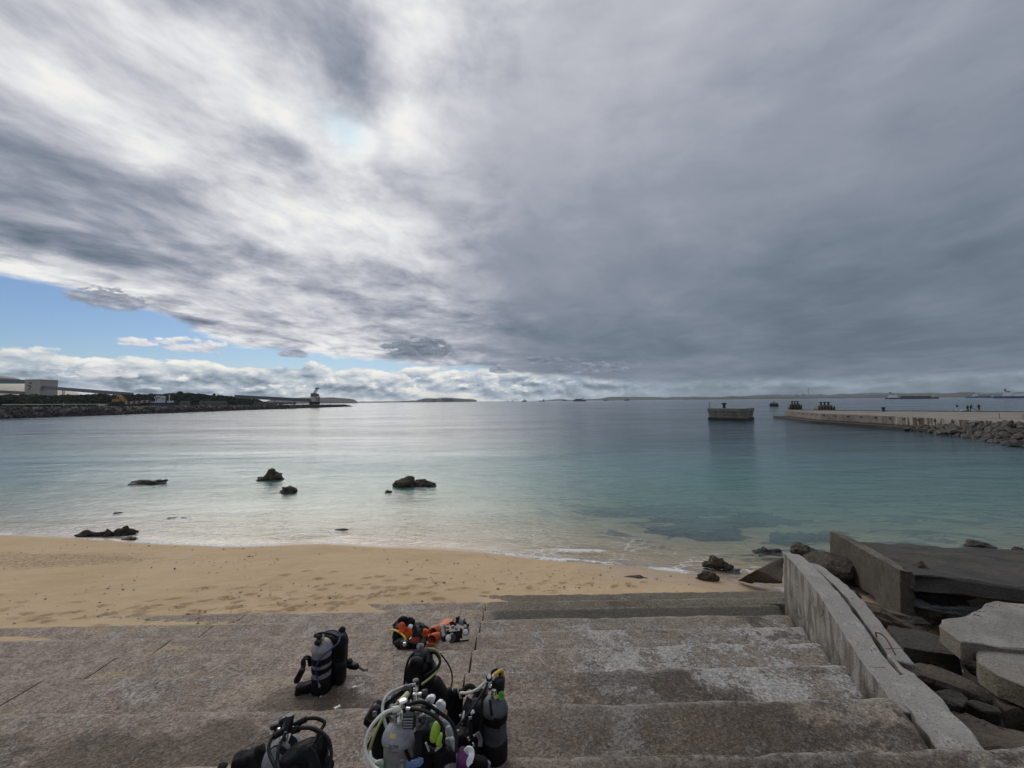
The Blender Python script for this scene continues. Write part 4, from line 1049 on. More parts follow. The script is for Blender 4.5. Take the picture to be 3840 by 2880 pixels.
# ------------------------------------------------------------------ the breakwater and harbour on the left
def z8(a, b): return (a * .6103, 1360 + b * .6103)
def build_harbour():
    M_DARKSTONE = principled('armour_concrete', lambda g: dict(base=g.mix(g.step(g.noise(g.pos(), .25, 5, .65), .35, .65), (.028, .024, .022, 1), (.085, .075, .068, 1)), rough=.95))
    bw = thing('breakwater', 'long low breakwater armoured with dark concrete tetrapods on the left', 'breakwater')
    ys = np.linspace(40, 546, 70); V = np.zeros((70, 5, 3))
    for i, y in enumerate(ys):
        end = np.clip((546 - y) / 10, 0, 1); h = np.interp(y, [40, 180, 400, 546], [5.6, 5.2, 4.2, 3.0]) * (.35 + .65 * end)
        xw = np.interp(y, [40, 174, 218, 319, 546], [-232, -231, -227, -233, -227])
        V[i] = [(xw + 1.5, y, -2), (xw - 7, y, h - .9), (xw - 10, y, h), (xw - 40 * end - 3, y, h - .2), (xw - 48 * end - 4, y, -2)]
    link('core', gridmesh('core', V, False), M_DARKSTONE, bw)
    # tetrapods
    rnd = np.random.default_rng(3); cone = []
    dirs = np.array([(0, 0, 1), (.94, 0, -.33), (-.47, .82, -.33), (-.47, -.82, -.33)])
    tv = []; tf = []
    for d in dirs:
        u = np.cross(d, (.3, .5, .8)); u /= np.linalg.norm(u); w = np.cross(d, u); b0 = len(tv)
        for r, h in ((.42, 0), (.26, 1.25)):
            for k in range(5): a = 2 * math.pi * k / 5; tv.append(d * h + (u * math.cos(a) + w * math.sin(a)) * r)
        for k in range(5): tf.append((b0 + k, b0 + (k + 1) % 5, b0 + 5 + (k + 1) % 5, b0 + 5 + k))
        tf.append(tuple(b0 + 5 + k for k in range(5)))
    tv = np.array(tv); AV = []; N = 0
    for i in range(1900):
        y = 95 + 452 * rnd.random() ** 1.35; t = rnd.random()
        h = np.interp(y, [40, 180, 400, 546], [5.6, 5.2, 4.2, 3.0]); xw = np.interp(y, [40, 174, 218, 319, 546], [-232, -231, -227, -233, -227])
        q = rnd.normal(size=4); q /= np.linalg.norm(q); a, b, c, d = q
        Rm = np.array([[1 - 2 * (c * c + d * d), 2 * (b * c - a * d), 2 * (b * d + a * c)], [2 * (b * c + a * d), 1 - 2 * (b * b + d * d), 2 * (c * d - a * b)], [2 * (b * d - a * c), 2 * (c * d + a * b), 1 - 2 * (b * b + c * c)]])
        AV.append(tv @ Rm.T * rnd.uniform(.8, 1.15) + np.array([xw + 1.0 - 10 * t, y, -.4 + (h - .1) * t ** .9])); N += 1
    FV = [tuple(i + k * len(tv) for i in f) for k in range(N) for f in tf]
    kind(link('tetrapods', pymesh('tetrapods', np.concatenate(AV), FV), M_DARKSTONE, bw), 'stuff')
    # low wooded hill
    def leaf_nodes(g):
        p = g.pos(); n = g.noise(p, .22, 6, .7); n2 = g.noise(p, .05, 3, .5)
        c = g.mix(g.step(n, .35, .66), (.008, .014, .007, 1), (.026, .040, .017, 1)); c = g.mix(g.step(n2, .4, .65) * .4, c, (.036, .046, .020, 1))
        return dict(base=c, rough=.95)
    M_LEAF = principled('dark_foliage', leaf_nodes, spec=.1)
    ridge = [(-60, 196), (0, 196), (120, 195), (300, 194), (450, 197), (560, 191), (640, 190), (750, 192), (900, 190), (1050, 188), (1110, 186), (1180, 184), (1240, 192), (1330, 198), (1400, 202), (1460, 214), (1510, 230), (1540, 243)]
    def hill_at(t):
        a = np.interp(t, np.linspace(0, 1, len(ridge)), [r[0] for r in ridge]); b = np.interp(t, np.linspace(0, 1, len(ridge)), [r[1] for r in ridge])
        return aty(*z8(a, b), 330 + 200 * t)
    V = np.zeros((60, 7, 3))
    for i in range(60):
        p = hill_at(i / 59)
        for j, (k, dxx) in enumerate(((0, 46), (.3, 40), (.75, 24), (.92, 0), (.75, -30), (.3, -55), (0, -70))):
            V[i, j] = (p.x + dxx, p.y + dxx * -.25, 2.0 + (p.z - 4.0) * k)
    kind(link('hill', gridmesh('hill', V), M_LEAF), 'structure')
    clumps = [boulder_mesh('tmp', 520 + k, (1, 1, .8), 3, .55, .1, 2.2) for k in range(4)]
    tv = []; tf = []; nb = 0; rn = np.random.default_rng(5)
    for i in range(900):
        t = rn.random(); p = hill_at(t); j = rn.random() ** .8
        prof = np.interp(j, [0, .25, .6, 1], [0, .35, .78, .95]); dx = np.interp(j, [0, .25, .6, 1], [47, 40, 24, -4])
        me = clumps[i % 4]; co = np.empty(len(me.vertices) * 3); me.vertices.foreach_get('co', co); co = co.reshape(-1, 3)
        s = rn.uniform(1.6, 3.6); an = rn.uniform(0, 6.3); rot = np.array([[math.cos(an), -math.sin(an), 0], [math.sin(an), math.cos(an), 0], [0, 0, 1]])
        tv.append(co @ rot.T * s * np.array([1, 1, .85]) + np.array([p.x + dx, p.y - dx * .25 + rn.uniform(-4, 4), 1.5 + (p.z - 3.2) * prof + rn.uniform(-.5, .35)]))
        fl = np.array([f.vertices[:] for f in me.polygons]) + nb; tf.append(fl); nb += len(co)
    for me in clumps: bpy.data.meshes.remove(me)
    me = pymesh('wood', np.concatenate(tv), np.concatenate(tf)); kind(link('wood', me, M_LEAF), 'stuff')
    M_BARK = plain('bark', (.05, .04, .03))
    def tree(u, v_base, h, y, lab, seed, spread=.36):
        p = aty(*z8(u, v_base), y); r = thing('tree', lab, 'tree', p - Vector((0, 0, 4.0)))
        t = MB().tube([(0, 0, 0), (.1, 0, h * .4), (0, .1, h * .9 + 2)], [.35, .25, .06], 7)
        for k in range(5):
            a = k * 1.3; t.tube([(0, 0, 3 + h * .3 + k * h * .09), (math.cos(a) * h * .25, math.sin(a) * h * .25, 3 + h * .55 + k * h * .09)], [.14, .04], 5)
        t.build('trunk', M_BARK, r, True)
        rr = random.Random(seed); v = []; f = []
        for k in range(700):
            d = Vector((rr.gauss(0, 1), rr.gauss(0, 1), rr.gauss(0, 1))).normalized() * rr.random() ** .4
            lob = 1 + .35 * math.sin(3 * math.atan2(d.y, d.x) + seed)
            c = Vector((d.x * h * spread * lob, d.y * h * spread * lob, 3 + h * .62 + d.z * h * .42)); s = h * .075; n = Vector((rr.gauss(0, 1), rr.gauss(0, 1), rr.gauss(0, 1))).normalized(); a = n.orthogonal() * s; b = n.cross(a)
            i0 = len(v); v += [c - a - b, c + a - b, c + a + b, c - a + b]; f.append((i0, i0 + 1, i0 + 2, i0 + 3))
        link('crown', pymesh('crown', v, f), M_LEAF, r)
    tree(1108, 194, 4.2, 470, 'bushy tree standing up above the wooded hill', 2, .55); tree(1315, 205, 4.0, 500, 'small dark tree at the right shoulder of the wooded hill', 5, .32)
    # storage dome and transfer tower with its conveyors
    M_CREAM = plain('cream_cladding', (.66, .60, .50), .8, .06, .2); M_TEAL = plain('teal_cladding', (.13, .21, .23), .7, .08, .3); M_TOWER = plain('tower_cladding', (.50, .42, .36), .85, .08, .3)
    M_STEEL = plain('grey_steel', (.14, .15, .17), .6, .15, .5); M_DARK = plain('dark_opening', (.02, .02, .022), .8)
    yD = 520; c = aty(-70, 1500, yD); k = yD / 1444
    zr = lambda v, y: aty(1000, v, y).z
    dome = thing('storage_dome', 'huge pale storage dome behind the wooded hill at the left edge', 'storage dome', (c.x, c.y, 0))
    R0 = (212 + 70) * k * 1.02; Ht = zr(1405, yD) - 2
    prof = [(R0 * math.cos(a), Ht * math.sin(a) ** .92) for a in np.linspace(0, 1.42, 22)] + [(R0 * .10, Ht * .995)]
    MB().lathe(prof, 64).build('shell', M_CREAM, dome, True)
    MB().lathe([(R0 * .32, Ht * .90), (R0 * .32, Ht * 1.0), (R0 * .27, Ht * 1.07), (R0 * .15, Ht * 1.10)], 32).build('cupola', M_STEEL, dome, True)
    yT = 470; a, b = aty(91, 1480, yT), aty(148, 1480, yT); zt = zr(1417, yT)
    tw = thing('transfer_tower', 'square pale tower with small dark windows beside the storage dome', 'tower', ((a.x + b.x) / 2, yT, 0))
    w = b.x - a.x
    MB().box((0, w / 2, zt / 2), (w, w, zt)).build('wall', M_TOWER, tw)
    MB().box((0, w / 2, zt + .4), (w + .8, w + .8, .8)).build('roof', M_CREAM, tw)
    w0 = None
    for (u, v, s) in ((115, 1436.5, 1), (109, 1445.5, .6), (114.5, 1451, 1), (110, 1459.5, .6)):
        p = aty(u, v, yT)
        if w0 is None: w0 = o = MB().box((0, 0, 0), (2.8, .3, 1.3)).build('window', M_DARK, tw)
        else: o = w0.copy(); C.objects.link(o)
        o.location = (p.x - tw.location.x, -.1, p.z); o.scale = (s, 1, 1)
    def gallery(lab, p0, p1, hw, hh, mat, sup=(), nm='conveyor'):
        r = thing(nm, lab, 'conveyor', (p0.x, p0.y, p0.z)); d = p1 - p0
        MB().bar((0, 0, 0), d, hh, hw).build('gallery', mat, r)
        MB().bar((0, 0, hh * .62), d + Vector((0, 0, hh * .62)), .25, hw * 1.05).build('roof', M_STEEL, r)
        f = None
        for t in sup:
            q = d * t; H_ = p0.z + q.z - 1.5
            m = MB()
            for sx in (-1, 1): m.bar((sx * 1.2, 0, 0), (sx * .8, 0, -H_), .4)
            for z in np.linspace(0, -H_ + .5, 4)[:-1]: m.bar((-1.1, 0, z), (1.1, 0, z - H_ / 4), .25)
            m.build('support', M_STEEL, r, False, tuple(q))
    gallery('teal enclosed conveyor running from the dome into the top of the pale tower', aty(-120, 1434, 474), aty(92, 1434, 474), 3.0, 2.6, M_TEAL)
    gallery('dark low conveyor entering the foot of the pale tower from the left', aty(-100, 1466, 466), aty(90, 1475, 466), 2.4, 1.6, M_STEEL)
    gallery('long grey conveyor sloping down from the pale tower behind the trees', aty(148, 1454, 474), aty(500, 1481.5, 440), 2.4, 2.3, M_STEEL, (.27, .62))
    p0, p1 = aty(880, 1489, 455), aty(1168, 1503.5, 500)
    gallery('conveyor on trestles leading out to the ship loader', p0, p1, 2.6, 2.2, M_STEEL, (.25, .5, .76))
    # ship loader
    b = aty(1180, 1512, 502); k = 502 / 1444
    sl = thing('ship_loader', 'ship loader tower with raised lattice boom near the end of the breakwater', 'ship loader', (b.x, b.y, 3))
    Hh = lambda v: (1512 - v) * k + aty(1180, 1512, 502).z - 3
    MB().box((0, 0, Hh(1508) / 2 + .6), (11, 6, Hh(1508))).build('gantry', M_DARK, sl)
    MB().box((-1.0, 0, (Hh(1508) + Hh(1488)) / 2), (6.2, 5, Hh(1488) - Hh(1508))).build('house', M_CREAM, sl)
    MB().box((0.3, 0, Hh(1484)), (8.5, 6, 2.4)).box((-1.5, 0, Hh(1478)), (5.5, 4, 2.6)).box((3.4, 0, Hh(1481)), (2.0, 3, 3.2)).build('turntable', M_STEEL, sl)
    m = MB(); lo, hi = Vector((-.4, 0, Hh(1476))), Vector((3.2, 0, Hh(1456)))
    for sx in (-1.3, 1.3):
        for sy in (-1, 1): m.bar(lo + Vector((sx, sy, 0)), hi + Vector((sx * .8, sy, 0)), .45)
    for i in range(6):
        a, b2 = lo.lerp(hi, i / 6), lo.lerp(hi, (i + 1) / 6); s = 1 if i % 2 else -1
        m.bar(a + Vector((-1.3 * s, -1, 0)), b2 + Vector((1.3 * s, -1, 0)), .35)
    m.box(hi, (4.2, 3, 1.4)).build('boom', M_STEEL, sl)
    MB().box((5.2, 0, Hh(1500)), (1.6, 2, 8)).box((4.6, 0, Hh(1494)), (3, 2, .6)).build('ladder_tower', M_STEEL, sl)
    # crane with lowered boom
    M_YEL = plain('yellow_paint', (.42, .22, .06), .6, .15, 1); M_RED = plain('faded_red_paint', (.22, .055, .045), .7, .3, 2); M_WHITE = plain('white_paint', (.62, .62, .62), .6, .1, 1); M_BLUE = plain('dark_blue_paint', (.02, .035, .085), .6)
    yc = 300; k = yc / 1444; g0 = aty(452, 1514, yc)
    cr = thing('crawler_crane', 'yellow crawler crane with its red and white boom lowered behind the breakwater', 'crane', (g0.x, g0.y, g0.z))
    MB().box((0, 0, 1.0), (7, 5, 1.6)).build('crawler', M_DARK, cr); MB().box((-1.5, 0, 2.6), (6.0, 4.2, 2.0)).build('house', M_YEL, cr)
    a = Vector((-1.8, 0, 3.4)); top = aty(445, 1481, yc) - g0; f = aty(470, 1506, yc) - g0
    m = MB()
    for sy in (-1, 1): m.bar(a + Vector((0, sy, 0)), top + Vector((0, sy, 0)), .45); m.bar(top + Vector((0, sy, 0)), f + Vector((0, sy, 0)), .55); m.bar(top + Vector((1.6, sy, -.3)), f + Vector((-.6, sy, .8)), .35)
    for t in (.2, .4, .6, .8): q = top.lerp(f, t); m.bar(q + Vector((0, -1, 0)), q + Vector((1.2, 1, .2)), .3)
    m.build('mast', M_YEL, cr)
    e = aty(572, 1504, yc) - g0; f = aty(474, 1511, yc) - g0; m = MB(); m2 = MB()
    for i in range(10):
        p, q = f.lerp(e, i / 10), f.lerp(e, (i + 1) / 10); mm = m if i % 2 else m2
        for dz in (-.8, .8):
            for sy in (-.8, .8): mm.bar(p + Vector((0, sy, dz)), q + Vector((0, sy, dz)), .32)
        mm.bar(p + Vector((0, -.8, -.8)), q + Vector((0, -.8, .8)), .28); mm.bar(p + Vector((0, -.8, .8)), p + Vector((0, -.8, -.8)), .28)
    m.build('boom', M_RED, cr); m2.build('boom_section', M_WHITE, cr)
    # white work boat lying behind the breakwater
    yb = 310; k = yb / 1444; b0 = aty(575, 1516, yb)
    wb = thing('work_boat', 'white work boat with a tall bridge and mast moored behind the breakwater', 'boat', (b0.x, b0.y, b0.z - 2))
    L = (655 - 575) * k
    MB().prism([(0, -2.5), (L * .85, -2.5), (L, 0), (L * .85, 2.5), (0, 2.5)], 0, 3.2).build('hull', M_BLUE, wb)
    MB().box((L * .18, 0, 3.7), (L * .42, 4, 1.0)).box((L * .36, 0, 4.6), (3.6, 3.6, 3)).build('deckhouse', M_WHITE, wb)
    m = MB()
    for sx in (-2.2, 2.2):
        for sy in (-1.5, 1.5): m.bar((L * .31 + sx, sy, 3.4), (L * .31 + sx * .9, sy, 7.0), .4)
    m.bar((L * .31 - 2.2, -1.5, 3.6), (L * .31 + 2.2, -1.5, 6.8), .3); m.build('tower_frame', M_WHITE, wb)
    MB().box((L * .31, 0, 7.4), (5.4, 4.4, 1.7)).box((L * .31, 0, 8.5), (4.0, 3.4, .5)).build('wheelhouse', M_WHITE, wb)
    MB().box((L * .31, -2.23, 7.5), (4.4, .06, .6)).build('window', M_DARK, wb)
    MB().tube([(L * .74, 0, 3), (L * .74, 0, 9.6)], .28, 8).bar((L * .74 - 1.2, 0, 8.2), (L * .74 + 1.2, 0, 8.2), .2).box((L * .80, 0, 3.9), (3.0, 3, 1.6)).build('mast', M_WHITE, wb)
    # pipe rail, truck, blocks
    a, b = aty(8, 1517.3, 190), aty(405, 1516.0, 262)
    MBp = MB().tube([(0, 0, 0), b - a], .16, 6)
    for t in np.linspace(.04, .98, 9): q = (b - a) * t; MBp.tube([q, q + Vector((0, 0, -1.4))], .08, 5)
    tag(MBp.build('handrail', M_CREAM, None, False, a), 'long pale rail running along the top of the breakwater', 'rail')
    p = aty(379, 1526, 255); tr = thing('truck', 'small white truck parked on top of the breakwater', 'truck', p + Vector((0, 0, .1)))
    MB().box((.5, 0, .95), (2.2, 1.6, 1.0)).build('body', M_WHITE, tr); MB().prism([(-1.6, -.8), (-.5, -.8), (-.5, .8), (-1.6, .8)], .4, 1.0).box((-.9, 0, 1.2), (.9, 1.5, .5)).build('cab', M_WHITE, tr)
    wh = None
    for x in (-1.1, 1.0):
        for sy in (-.8, .8):
            if wh is None: wh = o = MB().lathe([(.30, -.1), (.32, 0), (.30, .1)], 12, M=Matrix.Rotation(R(90), 3, 'X')).build('wheel', M_DARK, tr)
            else: o = wh.copy(); C.objects.link(o)
            o.location = (x, sy, .32)
    p = aty(262, 1530, 225); fr = MB()
    for x in (0, 3.4): fr.bar((x, 0, 0), (x, 0, 3.0), .12)
    fr.bar((0, 0, .3), (5.6, 0, .5), .2).bar((-3.8, 0, 4.4), (-3.8, 0, -.5), .14)
    tag(fr.build('steel_post', M_CREAM, None, False, (p.x, p.y, p.z - 1)), 'thin pale post and low frame on the breakwater', 'frame')
    rr = random.Random(3); i = 0
    M_BLOCK = plain('concrete_block', (.16, .15, .13), .9, .2, .6)
    blk = MB().box((0, 0, 0), (3.0, 2.4, 2.0)).build('concrete_block', M_BLOCK); first = True
    for (u0, u1, v0, rows) in ((676, 714, 1518, 2), (752, 850, 1515, 2), (800, 850, 1511, 1), (960, 1110, 1513, 1)):
        y = 330 if u0 < 700 else 400
        n = int((u1 - u0) * y / 1444 / 3.3)
        for r_ in range(rows):
            for k in range(n):
                o = blk if first else blk.copy()
                if not first: C.objects.link(o)
                first = False
                p = aty(u0 + (u1 - u0) * (k + .5) / n, v0, y); o.location = (p.x, p.y + rr.uniform(-1, 1), p.z + r_ * 2.05 + .2); o.rotation_euler = (0, 0, rr.uniform(-.2, .2))
                tag(o, 'grey concrete block stacked on the breakwater quay', 'block', 'concrete blocks on the breakwater')
    # grass on the near end
    gr = np.random.default_rng(8); v = []; f = []
    for i in range(1500):
        p = aty(gr.uniform(-60, 92), gr.uniform(1521, 1529), gr.uniform(185, 205)); s = gr.uniform(.2, .55); q = gr.uniform(-.3, .3)
        v += [(p.x - .12, p.y, p.z - .4), (p.x + .12, p.y, p.z - .4), (p.x + q, p.y, p.z + s)]; f.append((3 * i, 3 * i + 1, 3 * i + 2))
    kind(link('grass', pymesh('grass', v, f), plain('dry_grass', (.10, .10, .045), .9, .3, .5)), 'stuff')
build_harbour()

# ------------------------------------------------------------------ far land and ships
def build_far():
    M_LAND = principled('far_land', lambda g: dict(base=g.mix(g.step(g.noise(g.pos(), .006, 6, .65), .4, .62), (.020, .028, .018, 1), (.075, .072, .052, 1)), rough=1.0))
    def land(name, prof, y, depth, rough=6.0, seed=1, mat=M_LAND):
        us = np.arange(prof[0][0], prof[-1][0] + .1, 3.0); vv = np.interp(us, [p[0] for p in prof], [p[1] for p in prof])
        V = np.zeros((len(us), 7, 3)); nz = fbm(np.stack([us * .02, us * 0, us * 0 + seed], 1), 5, seed, .6)
        for i, (u, v) in enumerate(zip(us, vv)):
            p = aty(u, v, y); top = max(p.z, .5)
            hz = max(top + nz[i] * rough * min(1, top / 20), .3)
            for j, (dy, kk) in enumerate(((-depth, -.05), (-depth * .93, .12), (-depth * .55, .55), (0, 1), (depth * .5, .8), (depth, .3), (depth * 1.2, -.1))):
                s = (y + dy) / y; V[i, j] = (p.x * s, y + dy, hz * kk)
        return kind(link(name, gridmesh(name, V), mat), 'structure')
    land('headland', [(985, 1508), (1010, 1501), (1035, 1493), (1060, 1491.5), (1150, 1491), (1240, 1491.5), (1300, 1493), (1325, 1497), (1340, 1506), (1345, 1511)], 2600, 250, 2.5, 3)
    land('island', [(1335, 1508.5), (1350, 1505.5), (1480, 1505), (1560, 1501.5), (1590, 1495), (1640, 1493.5), (1668, 1490.5), (1700, 1492), (1740, 1495), (1770, 1496.5), (1785, 1499), (1790, 1505)], 4200, 250, 3, 4)
    land('far_coast', [(2030, 1503), (2080, 1499), (2150, 1497.5), (2240, 1494), (2300, 1489), (2380, 1489), (2460, 1490), (2520, 1487.5), (2600, 1486.5), (2700, 1488), (2800, 1485), (2900, 1480), (3040, 1477.5), (3120, 1480), (3230, 1473), (3330, 1472.5), (3420, 1475), (3520, 1473), (3640, 1474), (3760, 1470), (4000, 1470), (4300, 1474)], 6500, 500, 9, 5)
    land('near_coast', [(2560, 1494), (2640, 1486), (2680, 1489), (2740, 1486.5), (2800, 1488), (2900, 1488), (3060, 1487), (3240, 1486), (3290, 1480.5), (3400, 1477.5), (3560, 1476), (3600, 1470), (3640, 1470.5), (3680, 1477), (3800, 1478), (4000, 1476), (4300, 1480)], 4300, 320, 5, 8)
    M_PALE = plain('pale_buildings', (.36, .34, .32), .9, .25, .02)
    rn = np.random.default_rng(9); m = MB()
    for i in range(70):
        u = rn.choice([rn.uniform(2930, 3100), rn.uniform(3200, 3840), rn.uniform(1610, 1700)]); y = 6050 if u > 2000 else 4000
        v = np.interp(u, [1600, 1700, 2900, 3230, 3840], [1497, 1497, 1483, 1478, 1477]) + rn.uniform(-2, 2)
        p = aty(u, v, y); m.box((p.x, p.y, p.z - 5), (rn.uniform(12, 40), 20, rn.uniform(8, 22)))
    kind(m.build('town', M_PALE), 'stuff')
    p = aty(3032, 1486, 5900); h = (1486 - 1454) * 5900 / 1444
    ch = thing('chimney', 'tall thin chimney standing on the far coast', 'chimney', (p.x, p.y, p.z - 10)); MB().lathe([(7, 0), (4.5, h + 10)], 12).build('stack', M_PALE, ch, True); MB().lathe([(4.9, h + 2), (4.9, h + 7)], 12).build('top_band', M_BLACKIRON, ch)
    # ships
    M_W = plain('ship_white', (.82, .82, .80), .6, .05); M_NAVY = plain('ship_navy', (.012, .016, .03), .6); M_BL = plain('ship_blue', (.035, .10, .24), .6); M_BRN = plain('ship_brown', (.075, .06, .055), .8); M_DK = plain('ship_dark', (.025, .025, .03), .7)
    def ship(u0, u1, v_water, y, lab, hull, deck, bridge_at, hull_h, br_h, cargo=.0, masts=(), bow=1):
        a = atz((u0 + u1) / 2, 1600); c = aty((u0 + u1) / 2, 1500, y); k = y / 1444; L = (u1 - u0) * k; px = k
        r = thing('ship', lab, 'ship', (c.x, y, 0), -math.atan2(c.x, y))
        hh = hull_h * px; B = max(L * .16, 3)
        m = MB(); x0, x1 = -L / 2, L / 2; n = 10; lowz = []
        secs = []
        for i in range(n + 1):
            t = i / n; x = x0 + (x1 - x0) * t; w = B / 2 * min(1, 4 * (1 - t) + .02 if bow > 0 else 4 * t + .02); w = min(w, B / 2 * (.75 + 1.5 * (t if bow > 0 else 1 - t)))
            sh = 1 + .35 * max(0, ((t if bow > 0 else 1 - t) - .75) / .25) ** 1.5
            secs.append([(x, -w * .85, -2), (x, -w, hh * sh), (x, w, hh * sh), (x, w * .85, -2)])
        v = [p for s in secs for p in s]; f = []
        for i in range(n):
            for j in range(4): f.append((i * 4 + j, i * 4 + (j + 1) % 4, (i + 1) * 4 + (j + 1) % 4, (i + 1) * 4 + j))
        f += [(0, 1, 2, 3), tuple(n * 4 + j for j in (3, 2, 1, 0))]
        m.add(v, f).build('hull', hull, r)
        bx = x0 + L * bridge_at; bh = br_h * px; bw = L * .13
        MB().box((bx, 0, hh + bh * .18), (bw * 1.5, B * .8, bh * .36)).box((bx, 0, hh + bh * .5), (bw * 1.15, B * .75, bh * .32)).box((bx, 0, hh + bh * .78), (bw * .8, B * .85, bh * .24)).build('bridge', M_W if deck is not M_DK else M_DK, r)
        MB().box((bx, -B * .44, hh + bh * .8), (bw * .7, B * .02, bh * .09)).build('bridge_windows', M_DK, r)
        MB().box((bx - bw * .35 * bow, 0, hh + bh * 1.05), (bw * .25, B * .3, bh * .4)).build('funnel', M_DK, r)
        if cargo:
            MB().box((x0 + L * (.58 if bridge_at < .5 else .42), 0, hh + cargo * px / 2), (L * .55, B * .8, cargo * px)).build('cargo', deck, r)
        for t, mh in masts:
            MB().tube([(x0 + L * t, 0, hh * .8), (x0 + L * t, 0, hh + mh * px)], [max(.35, .55 * px), max(.2, .35 * px)], 6).build('mast', M_DK if deck is M_DK else M_W, r)
    ship(3346, 3487, 1495, 1400, 'long dark cargo ship with white bridge and brown deck cargo', M_NAVY, M_BRN, .16, 4.5, 17, 6, ((.90, 13), (.6, 10)))
    ship(3641, 3716, 1491, 1750, 'blue-hulled ship with a white bridge at its left end', M_BL, M_BL, .33, 5, 13, 2, ((.9, 6),))
    ship(3712, 3756, 1491, 1650, 'small dark blue vessel with low white cabin right behind the blue ship', M_NAVY, M_NAVY, .35, 4, 6, 0, ((.6, 10),))
    ship(3767, 3905, 1495, 1150, 'big blue ship with tall white bridge at the right edge', M_BL, M_W, .26, 8, 22, 8, ((.25, 38), (.5, 22)))
    ship(1958, 1976, 1503, 2500, 'dark tug alone on the horizon right of the island', M_DK, M_DK, .55, 4, 7, 0, ((.3, 11), (.75, 8)), -1)
    ship(2020, 2043, 1502, 2900, 'low dark ship with its bridge at the right end, on the horizon', M_DK, M_DK, .8, 3, 5, 0, ((.85, 7),), -1)
    ship(2110, 2124, 1501, 3300, 'faint flat ship just left of the crane barge', M_DK, M_DK, .3, 2.5, 2, 0, ())
    ship(2150, 2197, 1503, 2300, 'crane barge with two tall thin masts on the horizon', M_DK, M_BRN, .78, 5, 7, 4, ((.16, 17), (.40, 17), (.76, 13)), -1)
    ship(2263, 2281, 1500, 3200, 'small flat ship in front of the far coast', M_DK, M_DK, .2, 3, 2, 0, ())
    ship(2340, 2360, 1500, 2900, 'grey vessel with a pointed rig in front of the far coast', M_DK, M_DK, .65, 3, 6, 0, ((.7, 9), (.4, 5)))
    ship(1899, 1907, 1503, 4000, 'tiny ship furthest left on the horizon', M_DK, M_DK, .5, 2, 2, 0, ())
    ship(1919, 1925, 1503, 4000, 'tiny speck of a ship next to the dark tug', M_DK, M_DK, .5, 2, 2, 0, ())
build_far()
def build_haze():
    me = MB().box((0, 4800, 96), (19000, 9900, 210)).build('haze', None)
    m = bpy.data.materials.new('thin_haze'); m.use_nodes = True; t = m.node_tree; t.nodes.clear()
    o = t.nodes.new('ShaderNodeOutputMaterial'); v = t.nodes.new('ShaderNodeVolumePrincipled')
    v.inputs['Color'].default_value = (.80, .88, 1.0, 1); v.inputs['Density'].default_value = 5e-5; v.inputs['Anisotropy'].default_value = .3
    t.links.new(v.outputs[0], o.inputs['Volume']); me.data.materials.clear(); me.data.materials.append(m); kind(me, 'stuff')
build_haze()

# ------------------------------------------------------------------ diving gear on the steps
def zz1(a, b): return (750 + a * .5651, 2250 + b * .5651)
def zz2(a, b): return (1350 + a * .2893, 2400 + b * .2893)
def zz3(a, b): return (1400 + a * .18083, 2280 + b * .18083)
def zz4(a, b): return (1050 + a * .18687, 2330 + b * .18687)
def zz5(a, b): return (800 + a * .226, 2640 + b * .226)
def fabric(name, col, rough=.75, weave=420, wr=.012):
    def f(g):
        p = g.obj(); n = g.noise(p, 9, 5, .6); w = g.noise(p, weave, 2, .6)
        d = tuple(c * .55 for c in col) + (1,); l = tuple(min(1, c * 1.6) for c in col) + (1,)
        return dict(base=g.mix(g.step(n + (w - .5) * .3, .3, .72), d, l), normal=g.bump(n * .8 + w * .06, wr, 1.0))
    return principled(name, f, rough=rough, spec=.22)
M_BLK = fabric('black_nylon', (.0055, .0055, .007), .60); M_BLK2 = fabric('black_neoprene', (.009, .009, .011), .75)
M_RUB = fabric('black_rubber', (.007, .007, .008), .6, 60, .002); M_BLKP = plain('black_plastic', (.012, .012, .014), .35, .2, 20)
M_CHROME = plain('chromed_brass', (.72, .71, .69), .18, .08, 30, 1.0)
def tank_mat(name, col, mark):
    def f(g):
        p = g.obj(); n = g.noise(p, 14, 6, .7); s = g.noise(g.mapv(p, (1, 1, 2.5)), 42, 5, .75); b = g.noise(p, 4, 4, .6)
        c = g.mix(g.step(n, .35, .68), tuple(x * .78 for x in col) + (1,), tuple(x * 1.18 for x in col) + (1,))
        c = g.mix(g.step(s, .60, .66) * .7, c, mark); c = g.mix(g.step(s, .40, .33) * .5, c, tuple(min(1, x * 1.7) for x in col) + (1,))
        c = g.mix(g.step(b, .55, .7) * .3, c, tuple(x * .6 for x in col) + (1,))
        return dict(base=c, rough=.52 + (n - .5) * .4, normal=g.bump(s, .0015, 1.0))
    return principled(name, f, metal=.15, spec=.4)
M_TGREY = tank_mat('light_grey_tank_paint', (.30, .305, .32), (.07, .07, .07, 1)); M_TDARK = tank_mat('dark_grey_tank_paint', (.085, .095, .105), (.03, .03, .03, 1)); M_TSTEEL = tank_mat('blue_grey_tank_paint', (.20, .215, .23), (.06, .06, .06, 1))
M_HWHITE = plain('white_hose', (.62, .62, .56), .45, .08, 12); M_HGREY = plain('silver_hose', (.36, .38, .38), .4, .1, 40); M_HCREAM = plain('pale_yellow_hose', (.52, .50, .30), .5, .1, 12)
M_HYEL = plain('yellow_hose', (.62, .42, .03), .45, .1, 12); M_HYG = plain('yellow_green_hose', (.30, .32, .12), .5, .1, 12); M_HBLUE = plain('blue_hose', (.018, .040, .20), .4, .15, 12); M_HPUR = plain('purple_hose', (.16, .08, .17), .5, .1, 12)
